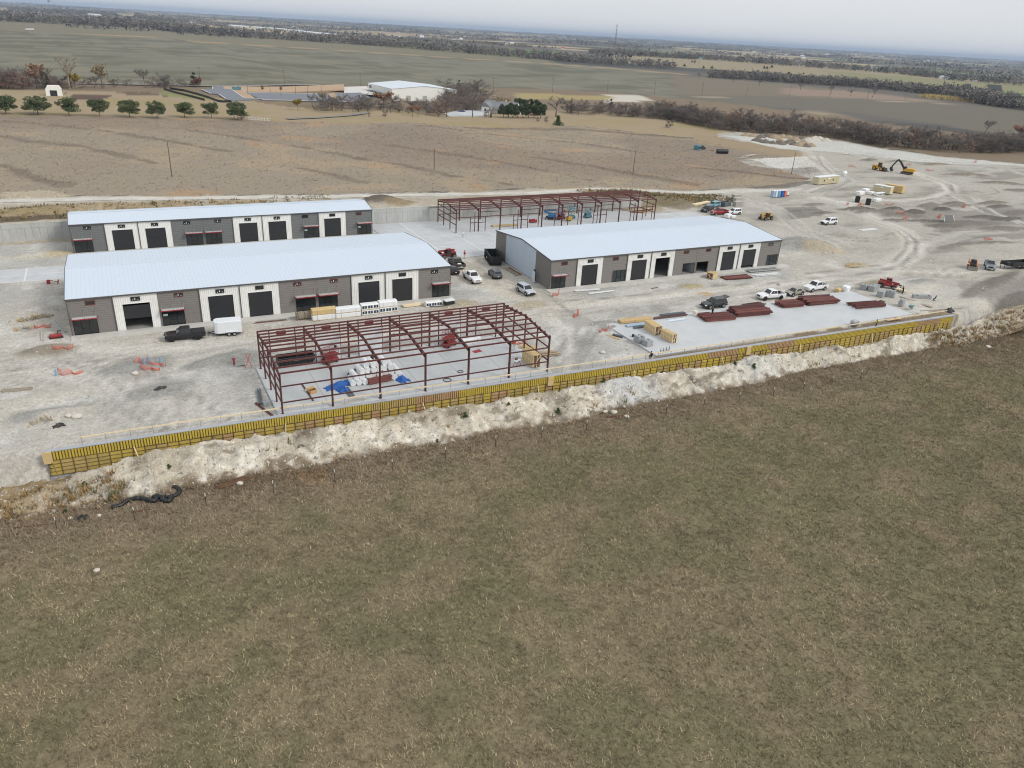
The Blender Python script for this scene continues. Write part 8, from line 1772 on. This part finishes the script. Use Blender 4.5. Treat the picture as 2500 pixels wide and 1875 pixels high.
# the white hall: gable wall faces the camera, long wall to its left
c0, c1, c2 = at(957, 246), at(899, 229), at(1071.5, 241); wv = (c2-c0); Wd = wv.length; r = gable('white_hall', 'large white metal hall with a pale low roof beyond the brown field', c1, c0, Wd, 7.2, 2.0, 'hall_white', 'hall_roof')
L_ = (c0-c1).length
MB().box(L_*.2, L_*.85, -4.0, -.1, 3.0, 3.3).build('porch_canopy', 'canopy_green', r)
for x in (.22, .42, .62, .83): MB().box(L_*x-.15, L_*x+.15, -3.8, -3.5, -.5, 3.0).build('porch_post', 'lamp_grey', r)
for i in range(3): MB().box(L_*.04, L_*.16, -.12, -.02, 4.6+i*.55, 4.95+i*.55).build('sign_lettering', 'door_black', r)
MB().box(L_*.1, L_*.15, -.1, -.02, 0, 2.4).build('door', 'glass_dark', r)
for i in range(1, 7): MB().box(L_*i/7-.05, L_*i/7+.05, -.06, -.01, 3.4, 7.0).build('wall_seam', 'sheet_blue', r)
for y in (.25, .5, .72): MB().box(L_+.02, L_+.12, Wd*y-1.5, Wd*y+1.5, 0, 3.2).build('gable_door', 'conc_panel', r)
# farmhouse
a = at(1178, 273); b = at(1256, 281); r = gable('farmhouse', 'pale farmhouse with grey roofs behind the dark evergreens', a, b, 9, 3.6, 3.0, 'hall_white', 'shingle', None, 'house', 5)
LL = (b-a).length
m = MB(); m.box(LL*.05, LL*.3, -3.5, -.02, -1, 3.4); m.build('front_wing', 'hall_white', r); MB().prism([(LL*.02, 3.4), (LL*.33, 3.4), (LL*.175, 5.8)], 'y', -3.9, 4.0).build('wing_roof', 'shingle', r); MB().box(LL*.14, LL*.2, -3.6, -3.5, .9, 2.4).build('window', 'glass_dark', r)
MB().box(LL*.34, LL*.9, -2.4, -.1, 2.6, 2.8).build('porch_roof', 'shingle', r); [MB().box(LL*q-.1, LL*q+.1, -2.3, -2.1, 0, 2.6).build('porch_post', 'pvc', r) for q in (.36, .5, .64, .78, .89)]; MB().box(LL*.6, LL*.6+.8, 4.0, 4.8, 6.0, 7.6).build('chimney', 'brick_tan', r)
# white tent shed
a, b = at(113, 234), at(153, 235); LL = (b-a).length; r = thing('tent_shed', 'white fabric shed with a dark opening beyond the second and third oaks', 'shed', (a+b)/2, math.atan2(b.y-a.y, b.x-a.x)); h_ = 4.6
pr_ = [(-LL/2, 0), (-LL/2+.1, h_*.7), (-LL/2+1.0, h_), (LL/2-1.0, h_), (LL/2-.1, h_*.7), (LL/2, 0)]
MB().prism([(-LL/2, -.5)]+pr_[1:5]+[(LL/2, -.5)], 'y', .02, 6).build('cover', 'hall_white', r); MB().box(-LL*.24, LL*.2, -.05, .0, 0, h_*.58).build('opening', 'door_black', r)  # cover is solid; a black plate on its front stands in for the shade inside
for x in (-LL*.25, LL*.21): MB().box(x-.08, x+.08, -.1, -.0, 0, h_*.6).build('door_post', 'pvc', r)
def far_house(px, wpx, hpx, label, wm='hall_white', rm='shingle', rise=.5, group='far white houses and barns', depth=.7, name='far_house'):
    p = at(*px); D = (p-Vector((0, 0, CAMZ))).dot(CF); L = wpx*D/FPX; H = hpx*D/FPX; ax_ = Vector((CR.x, CR.y, 0)).normalized(); a = p-ax_*L/2; b = p+ax_*L/2
    return gable(name, label, a, b, max(3, min(L*depth, 40)), H*(1-rise), H*rise, wm, rm, group, 'house' if name == 'far_house' else 'barn', 2 if L < 40 else 0)
for px, w_, h_, lb, wm, rm, ri in (((227, 40), 27, 6, 'long white barn in the far left', 'hall_white', 'hall_roof', .35), ((1530, 134), 44, 6, 'left of two long white sheds below the mast', 'hall_white', 'hall_roof', .2), ((1588, 137), 60, 5, 'right of two long white sheds below the mast', 'hall_white', 'hall_roof', .2), ((2264, 187), 25, 9, 'white roofed barn in the right-hand pasture', 'timber_grey', 'hall_roof', .6),
                                   ((2310, 194), 22, 8, 'low white shed right of the white roofed barn', 'hall_white', 'hall_roof', .4), ((2134, 170), 28, 5, 'long pale barn among the far right trees', 'hall_white', 'hall_roof', .4), ((2367, 228), 36, 9, 'white shed left of the dark roofed house at the right', 'hall_white', 'hall_roof', .35), ((2428, 228), 34, 19, 'cream house with a dark pitched roof at the right edge', 'brick_tan', 'shingle_dark', .65),
                                   ((2362, 220), 14, 14, 'dark roofed house behind the white shed at the right', 'shingle', 'shingle_dark', .6), ((1030, 94), 10, 7, 'bright white house in the far village', 'hall_white', 'hall_roof', .5), ((1892, 158), 7, 5, 'small white house left of the other in the right distance', 'hall_white', 'shingle', .5), ((1903, 158), 7, 4, 'small white house in the right distance', 'hall_white', 'shingle', .5), ((1949, 162), 9, 8, 'pale farmhouse among far right trees', 'hall_white', 'shingle', .6),
                                   ((1620, 138), 12, 5, 'white house right of the long sheds', 'hall_white', 'hall_roof', .5), ((1602, 138), 8, 4, 'grey roofed house right of the long sheds', 'hall_white', 'shingle', .5), ((1236, 106), 8, 5, 'white house at the far green field', 'hall_white', 'shingle', .5), ((1250, 107), 8, 4, 'small white house at the far green field', 'hall_white', 'hall_roof', .5), ((1235, 112), 6, 5, 'round white silo shed in the green field', 'hall_white', 'hall_roof', .6), ((1375, 120), 10, 4, 'red roofed shed beyond the green field', 'hall_white', 'awning_red', .5), ((1480, 132), 10, 4, 'white shed left of the long sheds', 'hall_white', 'hall_roof', .4),
                                   ((1660, 142), 9, 4, 'pale shed right of the mast', 'hall_white', 'hall_roof', .4), ((1712, 145), 9, 5, 'green roofed shed in the right distance', 'hall_white', 'mach_teal', .5), ((2200, 172), 10, 3, 'tiny white shed in the far right woods', 'hall_white', 'hall_roof', .4), ((1810, 118), 10, 3, 'tiny pale shed near the horizon, centre right', 'hall_white', 'hall_roof', .4), ((2380, 200), 8, 3, 'tiny white shed in the right pasture', 'hall_white', 'hall_roof', .4)):
    far_house(px, w_, h_, lb, wm, rm, ri)
rn = random.Random(9)
for i in range(16): far_house((rn.uniform(800, 1130), 84+rn.uniform(0, 10)+0) if False else ((lambda x: (x, 80+(x-800)*.05+rn.uniform(0, 7)))(rn.uniform(800, 1140))), rn.uniform(5, 8), rn.uniform(3, 5), 'small pale house in the far village left of the green field', rn.choice(('hall_white', 'brick_tan', 'hall_white')), rn.choice(('shingle', 'shingle_dark', 'hall_roof')), .5, 'far village houses')
for i in range(26):
    x = rn.uniform(60, 2450); far_house((x, 9+.058*x+rn.uniform(5, 22)), rn.uniform(5, 12), rn.uniform(1.6, 3), 'tiny white building in the hazy distance', 'hall_white', 'hall_roof', .35, 'tiny buildings in the hazy distance')
# long greenhouses
for i, (pa, pb, lb) in enumerate((((432, 55), (548, 64), 'left third of the long white greenhouse line'), ((550, 64.5), (690, 75), 'right part of the long white greenhouse line'), ((700, 76), (760, 84), 'pale greenhouse right of the long line'), ((762, 84), (815, 89), 'low pale greenhouse at the right end of the line'))):
    gable('greenhouse', lb, at(*pa), at(*pb), 30, 5, 3, 'hall_white', 'hall_roof', 'far greenhouses', 'greenhouse')
# masts
p = at(1499, 137); D = (p-Vector((0, 0, CAMZ))).dot(CF); H = CAMZ+27*D/FPX; r = thing('lattice_mast', 'grey lattice mast with antennas standing above the horizon', 'mast', p); m = MB()
for k in range(3): a = 2*PI*k/3; m.bar((3*math.cos(a), 3*math.sin(a), 0), (.8*math.cos(a), .8*math.sin(a), H), .35)
for i in range(14):
    z0, z1 = H*i/14, H*(i+1)/14
    for k in range(3): a, b = 2*PI*k/3, 2*PI*(k+1)/3; q0, q1 = 3-2.2*i/14, 3-2.2*(i+1)/14; m.bar((q0*math.cos(a), q0*math.sin(a), z0), (q1*math.cos(b), q1*math.sin(b), z1), .22)
m.build('lattice', 'lamp_grey', r); [MB().box(x-.5, x+.5, y-.5, y+.5, H-9+dz, H-5+dz).build('antenna', 'pvc', r) for x, y, dz in ((2.2, 0, 0), (-1.6, 1.8, 0), (-1.6, -1.8, 0), (2, 0, 7), (-2, 0, 7))]
p = at(122, 20); D = (p-Vector((0, 0, CAMZ))).dot(CF); s = D/FPX; r = thing('water_tower', 'pale water tower on the far left horizon', 'water tower', p); H = CAMZ+9*s
MB().loft([[(q*s*math.cos(2*PI*i/14), q*s*math.sin(2*PI*i/14), H+z*s) for i in range(14)] for q, z in ((.6, -4.5), (2.6, -3.2), (3.0, -1.6), (2.4, .2), (.5, 1.0))]).build('tank', 'lamp_grey', r); MB().tube([(0, 0, -2), (0, 0, H-4*s)], .5*s, 8).build('stem', 'lamp_grey', r)
# vehicles on far roads, silt fences, pipe gate
for px, lb in (((1535, 156), 'white lorry on the far field road'), ((75, 75), 'white lorry on the tan field track at the far left')):
    p = at(*px); o = thing('lorry', lb, 'lorry', p, math.atan2(CR.y, CR.x), 'far lorries'); MB().box(-5, 5, -1.2, 1.2, 1.0, 3.6).build('trailer_body', 'pvc', o); MB().box(-8, -5.4, -1.2, 1.2, .7, 3.2).build('cab', 'pvc', o); [wheel_at(o, x, s*1.1, .5, .3) for x in (-7, 2.5, 4) for s in (-1, 1)]; MB().box(-8.02, -7.9, -1, 1, 1.9, 2.9).build('windscreen', 'glass_dark', o)
for pts, lb in (([(400, 219), (430, 228), (470, 238), (500, 246)], 'near black silt fence below the car park entrance'), ([(415, 218), (450, 223), (480, 231), (510, 240), (530, 248), (545, 250.5), (565, 249.5)], 'far black silt fence curving below the car park entrance')):
    G_ = [at(*p) for p in pts]; o = thing('silt_fence', lb, 'silt fence', (0, 0, 0), 0, 'black silt fences')
    for a, b in zip(G_[:-1], G_[1:]): MB().bar((a.x, a.y, a.z+.5), (b.x, b.y, b.z+.5), .08, 1.2).build('fabric', 'black_sheet', o); MB().bar((a.x, a.y, a.z-.2), (a.x, a.y, a.z+1.4), .1).build('stake', 'timber_dark', o)
p = at(633, 295); o = thing('pipe_pens', 'white pipe pen frames in the tan grass right of the last oak', 'pen', p, math.atan2(CR.y, CR.x))
for i in range(7):
    x = -4.5+i*1.35
    for z in (.4, 1.1): MB().bar((x, 0, z), (x+1.25, .3*(i % 2), z), .14).build('rail', 'pvc', o)
    MB().bar((x, 0, 0), (x, 0, 1.4), .14).build('post', 'pvc', o)
p = at(578, 222); o = thing('green_sign', 'small green board in the new car park', 'sign', p); MB().box(-2.6, 2.6, -.1, .1, .6, 2.4).build('board', 'mach_teal', o); [MB().box(x-.1, x+.1, .1, .3, -.3, 2.4).build('post', 'timber_dark', o) for x in (-2, 2)]
for px in ((641, 220), (686, 220.5)): p = at(*px); tag(MB().loft([[(q*math.cos(2*PI*i/8), q*math.sin(2*PI*i/8), z) for i in range(8)] for q, z in ((.3, 0), (.9, 1.2), (.6, 2.4), (.1, 3.2))]).build('sapling', 'timber_dark', None, p), 'dark sapling in the clay bed of the new car park', 'sapling', 'car park saplings')

# ================================================================== HAZE
hm, hnt, hb = new_mat('haze'); hnt.nodes.remove(hb); pv = hnt.nodes.new('ShaderNodeVolumePrincipled')
pv.inputs['Color'].default_value = (.58, .72, .94, 1); pv.inputs['Density'].default_value = 6e-5; pv.inputs['Anisotropy'].default_value = 0.0
hnt.links.new(pv.outputs['Volume'], [n for n in hnt.nodes if n.type == 'OUTPUT_MATERIAL'][0].inputs['Volume'])
o = MB().box(-34000, 38000, -600, 38000, -60, 150).build('haze', 'haze'); stuff(o, 'thin blue haze over the whole country')
